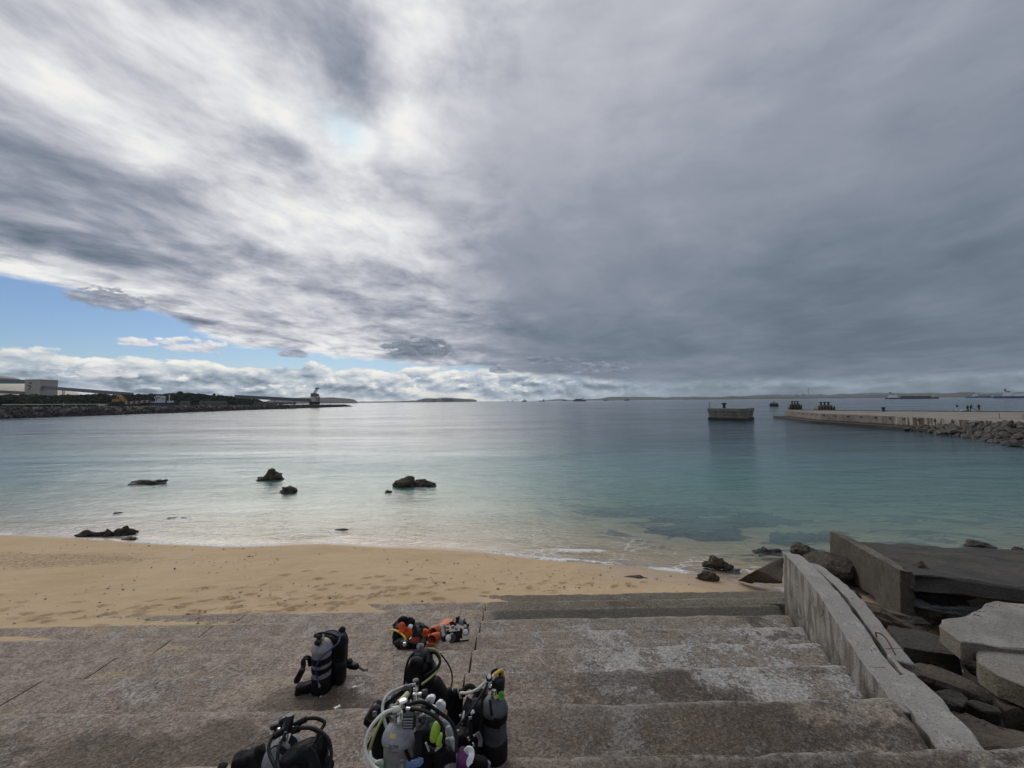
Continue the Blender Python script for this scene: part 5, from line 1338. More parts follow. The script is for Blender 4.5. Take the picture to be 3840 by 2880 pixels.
M_ORANGE = plain('orange_plastic', (.62, .115, .020), .5, .15, 8); M_ORANGEF = fabric('orange_fabric', (.56, .085, .02), .7); M_LIME = plain('lime_plastic', (.30, .48, .045), .4, .1, 10); M_GREEN = plain('green_rubber', (.10, .38, .04), .5, .15, 10)
M_WPLAST = plain('white_plastic', (.74, .75, .75), .4, .05, 10); M_PURP = fabric('purple_fabric', (.09, .018, .10), .75); M_GREYF = fabric('grey_fabric', (.24, .22, .23), .85); M_LILAC = plain('lilac_plastic', (.30, .27, .48), .45, .08, 8)
M_MINT = plain('mint_plastic', (.22, .48, .28), .45, .08, 8); M_TAGBLUE = plain('blue_tag', (.10, .22, .48), .45, .12, 12); M_GREYP = plain('grey_plastic', (.20, .215, .22), .5, .1, 8); M_YSTICK = plain('yellow_sticker', (.60, .50, .16), .7, .2, 30); M_YBAND = plain('yellow_paint_band', (.58, .36, .03), .6, .3, 22)
M_RED = plain('red_plastic', (.32, .015, .015), .5, .1, 10); M_LENS = plain('glass_lens', (.05, .055, .065), .06, .1, 4); M_FROST = plain('frosted_diffuser', (.62, .63, .66), .35, .05, 6); M_INK = plain('black_ink', (.02, .02, .022), .8)

def sub(o, p):                             # keep o where it is, make it a part of p (p unrotated empty or part)
    o.parent = p; o.location = Vector(o.location) - p.matrix_world.translation if False else o.location
    return o
def pillow(mb, c, dims, rot=(0, 0, 0), e1=.55, e2=.6, n=(16, 20), wrinkle=.06, seed=1, freq=9.0, taper=0.0, bend=0.0):
    """cushion-like closed form with creases"""
    nu, nv = n; u = np.linspace(-math.pi / 2, math.pi / 2, nu); v = np.linspace(-math.pi, math.pi, nv, endpoint=False)
    U, V = np.meshgrid(u, v, indexing='ij'); sp = lambda w, m: np.sign(w) * np.abs(w) ** m
    P = np.stack([sp(np.cos(U), e1) * sp(np.cos(V), e2), sp(np.cos(U), e1) * sp(np.sin(V), e2), sp(np.sin(U), e1)], -1).reshape(-1, 3)
    P = P * (np.array(dims) / 2)
    if taper: P[:, 0] *= 1 + taper * P[:, 2] / dims[2]
    if bend: P[:, 1] += bend * (P[:, 2] / dims[2]) ** 2
    nz = fbm(P * freq + seed * 5.3, 4, seed, .6); rid = 1 - np.abs(fbm(P * freq * .6 + seed * 2.1, 2, seed + 40))
    s = min(dims)
    N_ = P / (np.linalg.norm(P / np.array(dims), axis=1)[:, None] + 1e-6); N_ /= np.linalg.norm(N_, axis=1)[:, None] + 1e-6
    P = P + N_ * ((nz * .7 - rid * .5) * wrinkle)[:, None]
    M = np.array((Matrix.Rotation(rot[2], 3, 'Z') @ Matrix.Rotation(rot[1], 3, 'Y') @ Matrix.Rotation(rot[0], 3, 'X')))
    P = P @ M.T + np.array(c)
    idx = np.arange(nu * nv).reshape(nu, nv); idx = np.concatenate([idx, idx[:, :1]], 1)
    f = np.stack([idx[:-1, :-1], idx[:-1, 1:], idx[1:, 1:], idx[1:, :-1]], -1).reshape(-1, 4)
    return mb.add(P.tolist(), f.tolist())
class Kit:
    """a scuba set: everything is placed in world coordinates and parented to one Empty"""
    def __init__(s, label, loc, name='scuba_set', cat='scuba set', group=None):
        s.o = Vector(loc); s.root = thing(name, label, cat, loc, 0, group)
    def part(s, mb, name, mat, parent=None, smooth=True, label=None):
        mb.v = [tuple(Vector(p) - s.o) for p in mb.v]
        ob = mb.build(name, mat, parent or s.root, smooth)
        if label: ob['label'] = label
        return ob
    def hose(s, pts, r, mat, name='hose', parent=None, label=None, n=8):
        return s.part(MB().tube(catmull(pts, 9), r, n), name, mat, parent, True, label)
    def ribbon(s, pts, w, t, mat, name='strap', parent=None, up=(0, 0, 1), label=None):
        P = catmull(pts, 8); v = []; f = []
        for i, p in enumerate(P):
            d = (P[min(i + 1, len(P) - 1)] - P[max(i - 1, 0)]).normalized(); sd = d.cross(Vector(up))
            sd = sd.normalized() if sd.length > 1e-3 else Vector((1, 0, 0)); nn = sd.cross(d).normalized()
            v += [p - sd * w / 2 - nn * t / 2, p + sd * w / 2 - nn * t / 2, p + sd * w / 2 + nn * t / 2, p - sd * w / 2 + nn * t / 2]
        for i in range(len(P) - 1):
            for j in range(4): f.append((i * 4 + j, i * 4 + (j + 1) % 4, (i + 1) * 4 + (j + 1) % 4, (i + 1) * 4 + j))
        f += [(3, 2, 1, 0), tuple((len(P) - 1) * 4 + j for j in range(4))]
        return s.part(MB().add(v, f), name, mat, parent, False, label)
    def tank(s, c, r, h_sh, mat, boot=.12, bands=(), knob=0.0, valve=True, bandmat=None):
        x, y, z = c; prof = [(r * .97, boot * .5), (r, boot * .6), (r, h_sh)]
        for a in np.linspace(0, math.pi / 2, 9)[1:]: prof.append((r * math.cos(a) * .80 + .2 * r * (1 - a / (math.pi / 2)) + .016, h_sh + r * 1.15 * math.sin(a)))
        prof.append((.02, h_sh + r * 1.16))
        t = s.part(MB().lathe(prof, 36, c), 'tank', mat)
        b = r + .006
        if boot: s.part(MB().lathe([(b * .93, .0), (b, .012), (b, boot), (b - .004, boot + .004), (r, boot + .004)], 36, c), 'boot', M_RUB, t)
        for z0, z1 in bands:
            m = MB().lathe([(r + .001, z0), (r + .007, z0), (r + .007, z1), (r + .001, z1)], 36, c)
            m.box((x + .02, y - r - .012, z + (z0 + z1) / 2), (.05, .014, (z1 - z0) * .9))
            s.part(m, 'band', bandmat or M_BLK, t)
        if valve:
            zt = z + h_sh + r * 1.15; ck, sk_ = math.cos(knob), math.sin(knob)
            m = MB().lathe([(.024, -.01), (.026, .02), (.020, .026), (.020, .052), (.014, .060), (.004, .062)], 16, (x, y, zt))
            m.tube([(x, y, zt + .045), (x + ck * .045, y + sk_ * .045, zt + .045)], .013, 10)
            v = s.part(m, 'valve', M_CHROME, t)
            Mk = Matrix.Rotation(math.pi / 2, 3, 'Y'); Mk = Matrix.Rotation(knob, 3, 'Z') @ Mk
            s.part(MB().lathe([(.018, .0), (.026, .006), (.027, .035), (.02, .042), (.003, .043)], 12, (x + ck * .043, y + sk_ * .043, zt + .045), Mk), 'knob', M_BLKP, t)
            a = Vector((-sk_, ck, 0)); q = Vector((x, y, zt + .06))
            m = MB().tube([q + a * .02, q + a * .07], [.018, .018], 14).tube([q + a * .05 + Vector((0, 0, -.02)), q + a * .05 + Vector((0, 0, .035))], [.021, .019], 14)
            s.part(m, 'first_stage', M_CHROME)
            s.part(MB().lathe([(.022, 0), (.022, .022), (.012, .026)], 14, q + a * .05 + Vector((0, 0, .03))), 'first_stage_cap', M_BLKP)
        return t
    def second_stage(s, c, mat=None, rot=(0, 0, 0), r=.036, label=None):
        M = Matrix.Rotation(rot[2], 3, 'Z') @ Matrix.Rotation(rot[0], 3, 'X')
        m = MB().lathe([(r * .5, -.03), (r * .95, -.022), (r, 0), (r * .95, .018), (r * .7, .026), (.004, .028)], 18, c, M)
        b = s.part(m, 'second_stage', mat or M_BLKP, label=label)
        s.part(MB().lathe([(.013, -.062), (.018, -.05), (.013, -.028)], 10, c, M), 'mouthpiece', M_RUB, b)
        return b

def build_gear():
    # ---------- grey tank standing alone on the left
    yA = 4.42; c = Vector((aty(*zz4(835, 1300), yA).x, yA, 2.81)); k = Kit('scuba tank with two black bands, yellow neck and blue hose, standing alone on the steps', c)
    zA = lambda v, y=yA - .10: aty(*zz4(835, v), y).z - 2.81
    t = k.tank(c, .1, zA(690), M_TGREY, zA(1190), ((zA(905), zA(790)), (zA(1075), zA(985))), R(180))
    r = .1; hs = zA(690)
    yb = MB().lathe([(r * .80, hs + r * .70), (r * .58, hs + r * .96), (r * .42, hs + r * 1.08)], 36, c); yb.v = [tuple(Vector(p) + (Vector(p) - c - Vector((0, 0, hs))).normalized() * .004) for p in yb.v]
    k.part(yb, 'neck_paint', M_YBAND, t)
    P = lambda a, b, y: aty(*zz4(a, b), y)
    m = pillow(MB(), P(1135, 740, 4.56), (.22, .22, .56), (0, .05, .2), .45, .5, (40, 36), .014, 3, 15)
    pillow(m, P(1080, 430, 4.62), (.24, .22, .22), (0, .2, .1), .7, .7, (16, 20), .016, 4, 14)
    pillow(m, P(960, 380, 4.60), (.20, .16, .16), (0, .3, 0), .7, .7, (14, 18), .014, 6, 16)
    j = k.part(m, 'jacket', M_BLK)
    k.part(pillow(MB(), P(1215, 260, 4.64), (.085, .09, .18), (0, .35, 0), .6, .7, (12, 14), .006, 8, 20), 'shoulder_pad', M_BLK2, j)
    k.part(pillow(MB(), P(1205, 1010, 4.50), (.13, .14, .26), (0, .05, .1), .5, .6, (14, 16), .012, 9, 16), 'pocket', M_BLK2, j)
    k.ribbon([P(620, 900, 4.44), P(590, 760, 4.42), P(530, 730, 4.40), P(470, 790, 4.38), P(470, 900, 4.36), P(430, 1010, 4.32), P(390, 1120, 4.28)], .05, .008, M_BLK, 'shoulder_strap', j, (0, -.5, 1))
    k.part(pillow(MB(), (P(500, 1180, 4.40).x, 4.40, 2.81 + .045), (.20, .13, .10), (0, -.1, .25), .5, .5, (22, 26), .022, 12, 14), 'waist_pouch', M_BLK2, j)
    k.part(pillow(MB(), P(390, 1090, 4.27), (.07, .06, .17), (0, .45, 0), .45, .5, (10, 12), .012, 13, 18), 'waist_flap', M_BLK, j)
    G_ = lambda a, b: atz(*zz4(a, b), 2.835)
    k.part(pillow(MB(), G_(1390, 930) + Vector((0, 0, .03)), (.26, .09, .07), (0, .1, -.1), .7, .7, (12, 18), .022, 14, 20), 'waist_belt', M_BLK2, j)
    k.ribbon([G_(1480, 930) + Vector((0, 0, .03)), G_(1600, 960) + Vector((0, 0, .012)), G_(1690, 985), G_(1770, 965)], .03, .006, M_BLK, 'strap', j)
    k.second_stage(G_(1390, 905) + Vector((0, 0, .06)), rot=(.6, 0, 0)); k.second_stage(G_(1490, 930) + Vector((0, 0, .04)), M_GREYP, rot=(.9, 0, .5), r=.028)
    k.hose([P(1245, 520, 4.62), P(1290, 640, 4.6), P(1345, 780, 4.6), G_(1390, 890) + Vector((0, 0, .05))], .008, M_RUB)
    k.hose([P(880, 220, 4.46), P(990, 185, 4.44), P(1110, 185, 4.42), P(1190, 250, 4.40), P(1200, 340, 4.36), P(1150, 450, 4.30), P(1020, 560, 4.28), P(900, 660, 4.27), P(800, 760, 4.29), P(745, 860, 4.28), P(722, 960, 4.28), P(725, 1060, 4.28), P(748, 1160, 4.28), P(780, 1260, 4.27)], .0075, M_HBLUE, label='blue inflator hose')
    k.part(MB().tube([P(778, 1250, 4.27), P(798, 1320, 4.265)], .010, 10), 'hose_end', M_GREYP)
    k.hose([P(750, 245, 4.36), P(840, 232, 4.38), P(930, 240, 4.40), P(1050, 265, 4.42), P(1140, 310, 4.46)], .010, M_RUB)
    k.part(pillow(MB(), P(790, 300, 4.36), (.06, .06, .06), (0, 0, 0), .7, .7, (10, 12), .004, 3), 'gauge', M_BLKP)
    k.part(pillow(MB(), P(765, 420, 4.33), (.075, .05, .06), (0, .5, 0), .6, .6, (10, 12), .006, 5), 'valve_cover', M_BLKP)

    # ---------- set lying on its side with orange pockets, orange fins, camera rig
    zE = 2.235; P = lambda a, b, z: atz(*zz3(a, b), z); Q = lambda a, b, y: aty(*zz3(a, b), y)
    c = P(770, 700, zE); c.z = zE; k = Kit('black diving jacket with orange pockets and yellow hose, lying on the lower step', c, 'dive_jacket', 'diving jacket')
    m = pillow(MB(), Q(640, 520, 6.05), (.34, .30, .33), (0, .25, .3), .6, .6, (24, 26), .035, 22, 9)
    pillow(m, Q(900, 560, 6.05), (.33, .30, .28), (0, -.15, -.2), .6, .6, (22, 24), .04, 23, 10)
    pillow(m, Q(760, 730, 5.80), (.50, .20, .12), (0, .0, 0), .6, .6, (16, 24), .03, 24, 10)
    for i, (a, b, s) in enumerate(((590, 260, .11), (760, 300, .12), (640, 250, .09), (500, 380, .12), (990, 400, .1), (1060, 470, .12))):
        pillow(m, Q(a, b, 6.1), (s * 1.1, s, s * 1.3), (.3 * i, .5, i), .7, .7, (10, 12), .018, 25 + i, 18)
    j = k.part(m, 'jacket', M_BLK)
    for i, (a, b) in enumerate(((595, 410), (722, 515))):
        k.part(pillow(MB(), Q(a, b, 5.82 - .03 * i), (.125, .06, .155), (-.5, -.62, 0), .7, .75, (14, 16), .008, 31, 14), 'pocket', M_ORANGEF, j, label='orange pocket')
    k.part(pillow(MB(), Q(890, 660, 5.74), (.13, .05, .11), (-.6, .1, 0), .6, .6, (12, 14), .012, 33, 14), 'orange_panel', M_ORANGEF, j)
    k.part(pillow(MB(), Q(1060, 540, 5.95), (.10, .08, .16), (0, .4, 0), .6, .6, (12, 14), .016, 34, 14), 'orange_panel', M_ORANGEF, j)
    k.part(MB().lathe([(.035, -.01), (.038, .0), (.032, .02), (.004, .03)], 16, Q(770, 395, 5.84), Matrix.Rotation(R(55), 3, 'X')), 'gauge', M_WPLAST)
    k.hose([Q(370, 455, 5.95), Q(440, 462, 5.90), Q(520, 490, 5.84), Q(590, 540, 5.76), Q(645, 600, 5.70), Q(680, 660, 5.68)], .014, M_HYEL, label='yellow hose')
    k.ribbon([Q(830, 380, 5.82), Q(880, 480, 5.78), Q(960, 560, 5.74), Q(1010, 420, 5.82), Q(960, 370, 5.88)], .04, .008, M_BLK2, 'shoulder_strap', j, (0, -1, .3))
    k.ribbon([Q(820, 590, 5.70), Q(930, 570, 5.70), Q(1000, 600, 5.72), Q(960, 690, 5.66)], .035, .008, M_BLK2, 'waist_strap', j, (0, -1, .3))
    k.hose([Q(800, 760, 5.66), Q(900, 740, 5.66), Q(1000, 650, 5.7), Q(1000, 560, 5.75)], .0090, M_RUB)
    k.part(MB().tube([Q(640, 640, 5.64), Q(660, 665, 5.64)], .013, 10).tube([Q(750, 650, 5.64), Q(790, 610, 5.66)], .010, 10).lathe([(.03, 0), (.034, .02), (.02, .04)], 14, Q(655, 745, 5.62), Matrix.Rotation(R(70), 3, 'X')), 'valve', M_CHROME)
    k.part(pillow(MB(), Q(650, 750, 5.66), (.13, .1, .12), (0, 0, 0), .6, .6, (10, 12), .01, 36), 'valve_cover', M_BLKP)
    # fins
    for i, (a, b, y, ang, lab) in enumerate(((1215, 590, 0, .25, 'orange fin with open foot pocket, upper of the pair beside the jacket'), (1185, 745, 0, .15, 'orange fin with open foot pocket, lower of the pair beside the jacket'))):
        f = P(a, b, zE); kf = Kit(lab, (f.x, f.y, zE), 'swim_fin', 'swim fin', 'pair of orange fins'); z0 = zE
        n = 12; v = []; fc = []
        # a foot pocket: an open tube flattening into the blade
        secs = [(-.02, .075, .085), (.05, .074, .080), (.12, .07, .06), (.18, .075, .03), (.26, .09, .012), (.40, .105, .008)]
        for s_, w, h in secs:
            for q in range(n):
                al = 2 * math.pi * q / n; v.append((f.x + .03 + math.cos(al) * w * .8 + s_ * .45, f.y + s_ * .85 + ang * s_, z0 + .012 + h * (1 + math.sin(al)) * (.95 if s_ < .15 else 1.0) * .8))
        for i2 in range(len(secs) - 1):
            for q in range(n): fc.append((i2 * n + q, i2 * n + (q + 1) % n, (i2 + 1) * n + (q + 1) % n, (i2 + 1) * n + q))
        o = kf.part(MB().add(v, fc), 'foot_pocket', M_ORANGE); sd = o.modifiers.new('thick', 'SOLIDIFY'); sd.thickness = .008
        kf.part(pillow(MB(), (f.x + .02, f.y - .07, z0 + .03), (.13, .03, .05), (0, 0, .1), .6, .6, (8, 12), .004, 3), 'heel_strap', M_ORANGE)
    # underwater camera
    c = P(1640, 640, zE); c.z = zE; k = Kit('black underwater camera housing with two round strobes on arms', c, 'underwater_camera', 'camera')
    m = MB(); b0 = Q(1680, 520, 6.05)
    m.box(b0 + Vector((0, 0, -.02)), (.17, .10, .15), rz=.2).box(b0 + Vector((-.095, -.02, .0)), (.035, .06, .14), rz=.2).box(b0 + Vector((.10, .02, .0)), (.035, .06, .15), rz=.2)
    k.part(m, 'housing', M_BLKP, None, False)
    L0 = Q(1440, 500, 5.95); L1 = Q(1500, 660, 5.78)
    k.part(MB().tube([Q(1440, 420, 6.05), Q(1450, 520, 5.96), Q(1480, 640, 5.84)], [.045, .050, .050], 20), 'strobe', M_BLKP)
    k.part(MB().tube([Q(1425, 385, 6.1), Q(1440, 455, 6.03)], [.043, .047], 20), 'strobe_cap', M_GREYP)
    k.part(MB().lathe([(.042, 0), (.038, .010), (.02, .018), (.003, .020)], 20, Q(1555, 620, 5.80), Matrix.Rotation(R(62), 3, 'X') @ Matrix.Rotation(R(28), 3, 'Y')), 'diffuser', M_FROST)
    m = MB(); arm = [Q(1620, 320, 6.05), Q(1700, 330, 6.05), Q(1755, 190, 6.08), Q(1790, 300, 6.06), Q(1900, 300, 6.04), Q(1960, 350, 6.0), Q(1920, 440, 5.95)]
    for a, b in zip(arm[:-1], arm[1:]): m.tube([a, b], .014, 8)
    for a in arm: m.add(*(lambda q: (q.v, q.f))(pillow(MB(), a, (.045, .045, .045), n=(6, 8), wrinkle=0)))
    m.tube([Q(1615, 270, 6.06), Q(1630, 360, 6.05)], .028, 8).tube([Q(1660, 280, 6.06), Q(1650, 350, 6.05)], .02, 8).tube([Q(1740, 170, 6.08), Q(1775, 300, 6.07)], .034, 10)
    k.part(m, 'arm', M_BLKP)
    k.part(MB().tube([Q(1800, 270, 6.06), Q(1880, 290, 6.04)], .052, 14), 'float', M_GREYP)
    m = MB(); dd = (Q(1915, 500, 5.80) - Q(1925, 460, 5.95)).normalized()
    k.part(MB().tube([Q(1930, 450, 5.98), Q(1915, 495, 5.83)], [.044, .050], 20), 'strobe', M_BLKP)
    k.part(MB().lathe([(.041, 0), (.038, .010), (.02, .018), (.003, .020)], 20, Q(1912, 500, 5.82), Matrix.Rotation(R(72), 3, 'X')), 'diffuser', M_FROST)
    k.part(MB().lathe([(.05, 0), (.055, .05), (.045, .07), (.003, .075)], 18, b0 + Vector((-.02, -.08, .0)), Matrix.Rotation(R(80), 3, 'X')), 'lens_port', M_LENS)
    m = MB()
    for a, b in ((1530, 395), (1545, 410), (1650, 405), (1640, 385), (1720, 430)): m.box(Q(a, b, 5.97), (.04, .03, .028), rz=.4)
    k.part(m, 'button', M_GREYP, None, False)
    m = MB()
    for y_ in (-.02,): m.bar((c.x - .02, c.y - .10, zE + .015), (c.x + .26, c.y - .05, zE + .015), .03)
    k.part(m, 'base_bar', M_BLKP, None, False)

    # ---------- set at the back of the cluster, seen from its black back plate
    yC = 3.52; P = lambda a, b, y: aty(*zz2(a, b), y); c = Vector((P(845, 300, yC).x, yC, 3.10)); k = Kit('scuba set with upright black jacket and looping black hoses, at the back of the cluster', c)
    zt = P(840, 150, yC).z - 3.10 - .06
    k.tank(c, .088, zt - .104, M_TDARK, .12, (), R(170))
    m = pillow(MB(), P(800, 480, 3.42), (.235, .13, .46), (.08, .03, .1), .45, .5, (40, 36), .016, 41, 15, taper=-.35)
    pillow(m, P(925, 650, 3.40), (.15, .12, .30), (.05, -.40, 0), .55, .6, (22, 22), .016, 42, 12)
    pillow(m, P(720, 380, 3.32), (.13, .09, .20), (.1, .2, .1), .5, .5, (14, 16), .010, 43, 16)
    pillow(m, P(990, 700, 3.40), (.18, .16, .26), (.05, -.5, 0), .6, .6, (16, 18), .02, 44, 14)
    j = k.part(m, 'jacket', M_BLK)
    k.part(pillow(MB(), P(690, 430, 3.30), (.12, .05, .16), (.05, .1, .1), .45, .5, (12, 14), .006, 45, 16), 'pocket', M_BLK2, j)
    k.part(pillow(MB(), P(690, 300, 3.30), (.06, .02, .035), (.1, .3, .1), .4, .4, (8, 10), .002, 46), 'badge', M_GREYP, j)
    k.ribbon([P(830, 190, 3.42), P(770, 260, 3.34), P(755, 350, 3.30), P(760, 500, 3.28), P(790, 640, 3.28)], .038, .008, M_BLK2, 'shoulder_strap', j, (0, -1, .2))
    k.ribbon([P(880, 230, 3.40), P(850, 330, 3.31), P(820, 400, 3.29)], .03, .008, M_BLK2, 'strap', j, (0, -1, .2))
    k.part(MB().tube([P(905, 200, 3.36), P(880, 290, 3.33)], [.030, .022], 12), 'inflator', M_BLKP, j)
    k.part(MB().tube([P(755, 75, 3.47), P(810, 80, 3.5)], .022, 12), 'handwheel', M_GREYP)
    k.hose([P(800, 145, 3.46), P(720, 155, 3.42), P(650, 220, 3.38), P(605, 330, 3.34), P(585, 450, 3.32), P(575, 600, 3.30)], .010, M_RUB); k.part(MB().tube([P(800, 145, 3.46), P(700, 158, 3.42)], .015, 10), 'hose_sleeve', M_RUB)
    k.hose([P(715, 175, 3.46), P(665, 270, 3.44), P(625, 380, 3.42), P(605, 480, 3.42), P(612, 590, 3.40)], .008, M_HPUR, label='purple hose')
    k.hose([P(875, 145, 3.44), P(960, 155, 3.42), P(1020, 220, 3.40), P(1035, 290, 3.36), P(1000, 360, 3.33), P(900, 430, 3.28), P(840, 470, 3.27)], .012, M_RUB); k.part(MB().tube([P(875, 148, 3.44), P(955, 160, 3.42)], .016, 10), 'hose_sleeve', M_RUB)
    k.hose([P(880, 110, 3.48), P(970, 125, 3.46), P(1030, 190, 3.44), P(1040, 290, 3.40), P(1000, 400, 3.32), P(900, 500, 3.24), P(800, 575, 3.18)], .0085, M_HYG, label='yellow-green hose')
    k.hose([P(880, 85, 3.50), P(960, 115, 3.50), P(1060, 200, 3.48), P(1140, 310, 3.46), P(1190, 430, 3.42), P(1190, 570, 3.38), P(1150, 680, 3.34), P(1110, 770, 3.30)], .0065, M_RUB)

    # ---------- second tank, left in the cluster, silver hose
    yD = 2.78; c = Vector((P(715, 900, yD).x, yD, 3.39)); k = Kit('scuba set with silver hose and pale yellow hose sleeve, half hidden in the cluster', c)
    zt = P(700, 790, yD).z - 3.39
    t = k.tank(c, .086, zt - .104, M_TSTEEL, .12, (), R(10))
    st = MB(); st.box(c + Vector((.03, -.06, zt - .012)), (.04, .02, .03), rz=.4, M=Matrix.Rotation(R(-45), 3, 'X')); k.part(st, 'sticker', M_YSTICK, t)
    m = pillow(MB(), P(450, 930, 2.76), (.17, .13, .24), (.1, .55, .1), .5, .5, (34, 34), .020, 51, 16)
    pillow(m, P(320, 1200, 2.68), (.14, .14, .30), (0, .2, 0), .5, .5, (30, 30), .020, 52, 16); pillow(m, P(500, 790, 2.86), (.17, .09, .09), (0, -.5, 0), .6, .6, (14, 20), .02, 53, 12)
    pillow(m, P(190, 960, 2.72), (.10, .1, .17), (.2, .55, 0), .5, .5, (12, 14), .012, 54, 14)
    j = k.part(m, 'jacket', M_BLK)
    k.ribbon([P(560, 690, 2.74), P(440, 790, 2.64), P(330, 870, 2.60), P(230, 960, 2.60)], .045, .010, M_BLK2, 'shoulder_strap', j, (0, -1, .4)); k.ribbon([P(520, 760, 2.66), P(400, 850, 2.58), P(300, 960, 2.55)], .03, .010, M_BLK2, 'strap', j, (0, -1, .4))
    k.part(pillow(MB(), P(190, 950, 2.64), (.085, .05, .12), (.2, .55, 0), .45, .45, (10, 12), .006, 55), 'pocket', M_BLKP, j); k.part(MB().box(P(195, 955, 2.60), (.03, .01, .03)), 'buckle', M_GREYP, j, False)
    k.part(MB().lathe([(.012, 0), (.014, .008), (.003, .012)], 12, P(352, 758, 2.62), Matrix.Rotation(R(60), 3, 'X')), 'dump_valve', M_HGREY, j)
    k.hose([P(720, 575, 2.78), P(620, 595, 2.76), P(500, 635, 2.72), P(390, 690, 2.66), P(320, 770, 2.60), P(292, 880, 2.55), P(305, 1000, 2.50), P(330, 1090, 2.48), P(355, 1165, 2.46)], .010, M_HGREY, label='silver hose'); k.part(MB().tube([P(352, 1150, 2.465), P(382, 1235, 2.44)], .013, 10), 'hose_end', M_RED)
    k.hose([P(620, 695, 2.68), P(560, 760, 2.64), P(490, 820, 2.60)], .017, M_HCREAM, 'hose_sleeve', label='pale yellow sleeve')
    k.hose([P(500, 812, 2.605), P(400, 890, 2.55), P(310, 990, 2.50), P(240, 1110, 2.46), P(170, 1280, 2.42), P(125, 1440, 2.40), P(120, 1560, 2.38)], .009, M_HYG)
    k.hose([P(170, 1250, 2.50), P(120, 1340, 2.48), P(90, 1420, 2.46)], .008, M_RUB)
    k.part(MB().tube([P(575, 640, 2.72), P(655, 640, 2.72)], .030, 14), 'first_stage_body', M_BLKP)

    # ---------- nearest tank with stencilled numbers
    yE = 2.40; c = Vector((P(515, 1300, yE).x, yE, 3.39)); k = Kit('light grey scuba tank with stencilled numbers and yellow sticker, nearest in the cluster', c)
    r = .092; hs = .585; zt = hs + r * 1.15
    t = k.tank(c, r, hs, M_TGREY, .14, ((hs - .28, hs - .165),), R(150))
    k.ribbon([c + Vector((-.022, -.050, hs + r * .98)), c + Vector((.02, -.070, hs + r * .72)), c + Vector((.055, -.082, hs + r * .2)), c + Vector((.080, -.065, hs - .06))], .018, .005, M_BLK, 'strap', t, (.3, -1, .5))
    prof = [(r, hs - .2), (r, hs)] + [(r * math.cos(a) * .80 + .2 * r * (1 - a / (math.pi / 2)) + .016 * 1.0, hs + r * 1.15 * math.sin(a)) for a in np.linspace(0, math.pi / 2, 9)[1:]]
    arc = [-.2]
    for q0, q1 in zip(prof[:-1], prof[1:]): arc.append(arc[-1] + math.hypot(q1[0] - q0[0], q1[1] - q0[1]))
    def onto(x_, s_, lift):                # wrap a flat mark over the shoulder of the tank
        rr = np.interp(s_, arc, [q[0] for q in prof]) + lift; zz = np.interp(s_, arc, [q[1] for q in prof]) + lift * .6
        al = x_ / max(rr, .03) - math.pi / 2 - .12
        return c + Vector((rr * math.cos(al), rr * math.sin(al), zz))
    sk2 = MB(); nx = 6
    sk2.add([onto(-.028 + .036 * ix / nx, .082 + .020 * iy, .0015) for iy in (0, 1) for ix in range(nx + 1)], [(ix, ix + 1, nx + 2 + ix, nx + 1 + ix) for ix in range(nx)]); k.part(sk2, 'sticker', M_YSTICK, t, False)
    for txt, s0, s_ in (('28799', .036, .026), ('11-119', .010, .021)):
        cu = bpy.data.curves.new('txt', 'FONT'); cu.body = txt; cu.size = s_; cu.align_x = 'CENTER'; to = bpy.data.objects.new('txt', cu); C.objects.link(to)
        dg = bpy.context.evaluated_depsgraph_get(); dg.update(); me = bpy.data.meshes.new_from_object(to.evaluated_get(dg)); bpy.data.objects.remove(to); bpy.data.curves.remove(cu)
        bm = bmesh.new(); bm.from_mesh(me); bmesh.ops.subdivide_edges(bm, edges=[q for q in bm.edges if q.calc_length() > .004], cuts=2)
        for v in bm.verts: v.co = onto(v.co.x, s0 + v.co.y, .0022) - k.o
        bm.to_mesh(me); bm.free(); me.name = 'stencil_number'; link('stencil_number', me, M_INK, t, (0, 0, 0))
    m = pillow(MB(), P(840, 1430, 2.46), (.17, .13, .34), (.05, .05, .1), .45, .5, (38, 36), .016, 61, 15); pillow(m, P(985, 1270, 2.46), (.11, .11, .20), (.05, -.2, .1), .5, .5, (26, 26), .014, 62, 17); pillow(m, P(820, 1120, 2.50), (.15, .08, .08), (0, .1, .1), .6, .6, (20, 24), .010, 63, 18); pillow(m, P(1110, 1500, 2.44), (.15, .14, .15), (0, -.3, 0), .5, .5, (26, 26), .018, 64, 16)
    j = k.part(m, 'jacket', M_BLK)
    k.part(MB().lathe([(.020, 0), (.024, .02), (.012, .03)], 14, P(810, 1040, 2.36), Matrix.Rotation(R(30), 3, 'X')), 'dump_valve', M_BLKP, j); k.ribbon([P(740, 1180, 2.30), P(760, 1350, 2.27), P(745, 1500, 2.25), P(700, 1560, 2.26)], .035, .008, M_BLK2, 'shoulder_strap', j, (0, -1, .2)); k.ribbon([P(880, 1400, 2.28), P(950, 1440, 2.26), P(1040, 1400, 2.27)], .025, .008, M_BLK2, 'strap', j, (0, -1, .2))
    k.part(MB().box(P(875, 1385, 2.26), (.008, .008, .05), M=Matrix.Rotation(-.4, 3, 'Y')).box(P(1015, 1400, 2.26), (.045, .008, .010), M=Matrix.Rotation(-.6, 3, 'Y')), 'trim', M_HGREY, j, False)
    m = MB(); cc = P(640, 1050, 2.30); m.box(cc, (.075, .05, .085), M=Matrix.Rotation(R(-25), 3, 'X')); kn = k.part(m, 'gauge_console', M_BLKP, None, False); kn.modifiers.new('b', 'BEVEL').width = .015
    m = MB()
    for i in range(5): m.box(cc + Vector((0, -.026 - .004 * i, .032 - i * .012)), (.055, .004, .006), M=Matrix.Rotation(R(-25), 3, 'X'))
    k.part(m, 'grip_rib', M_GREYP, None, False)
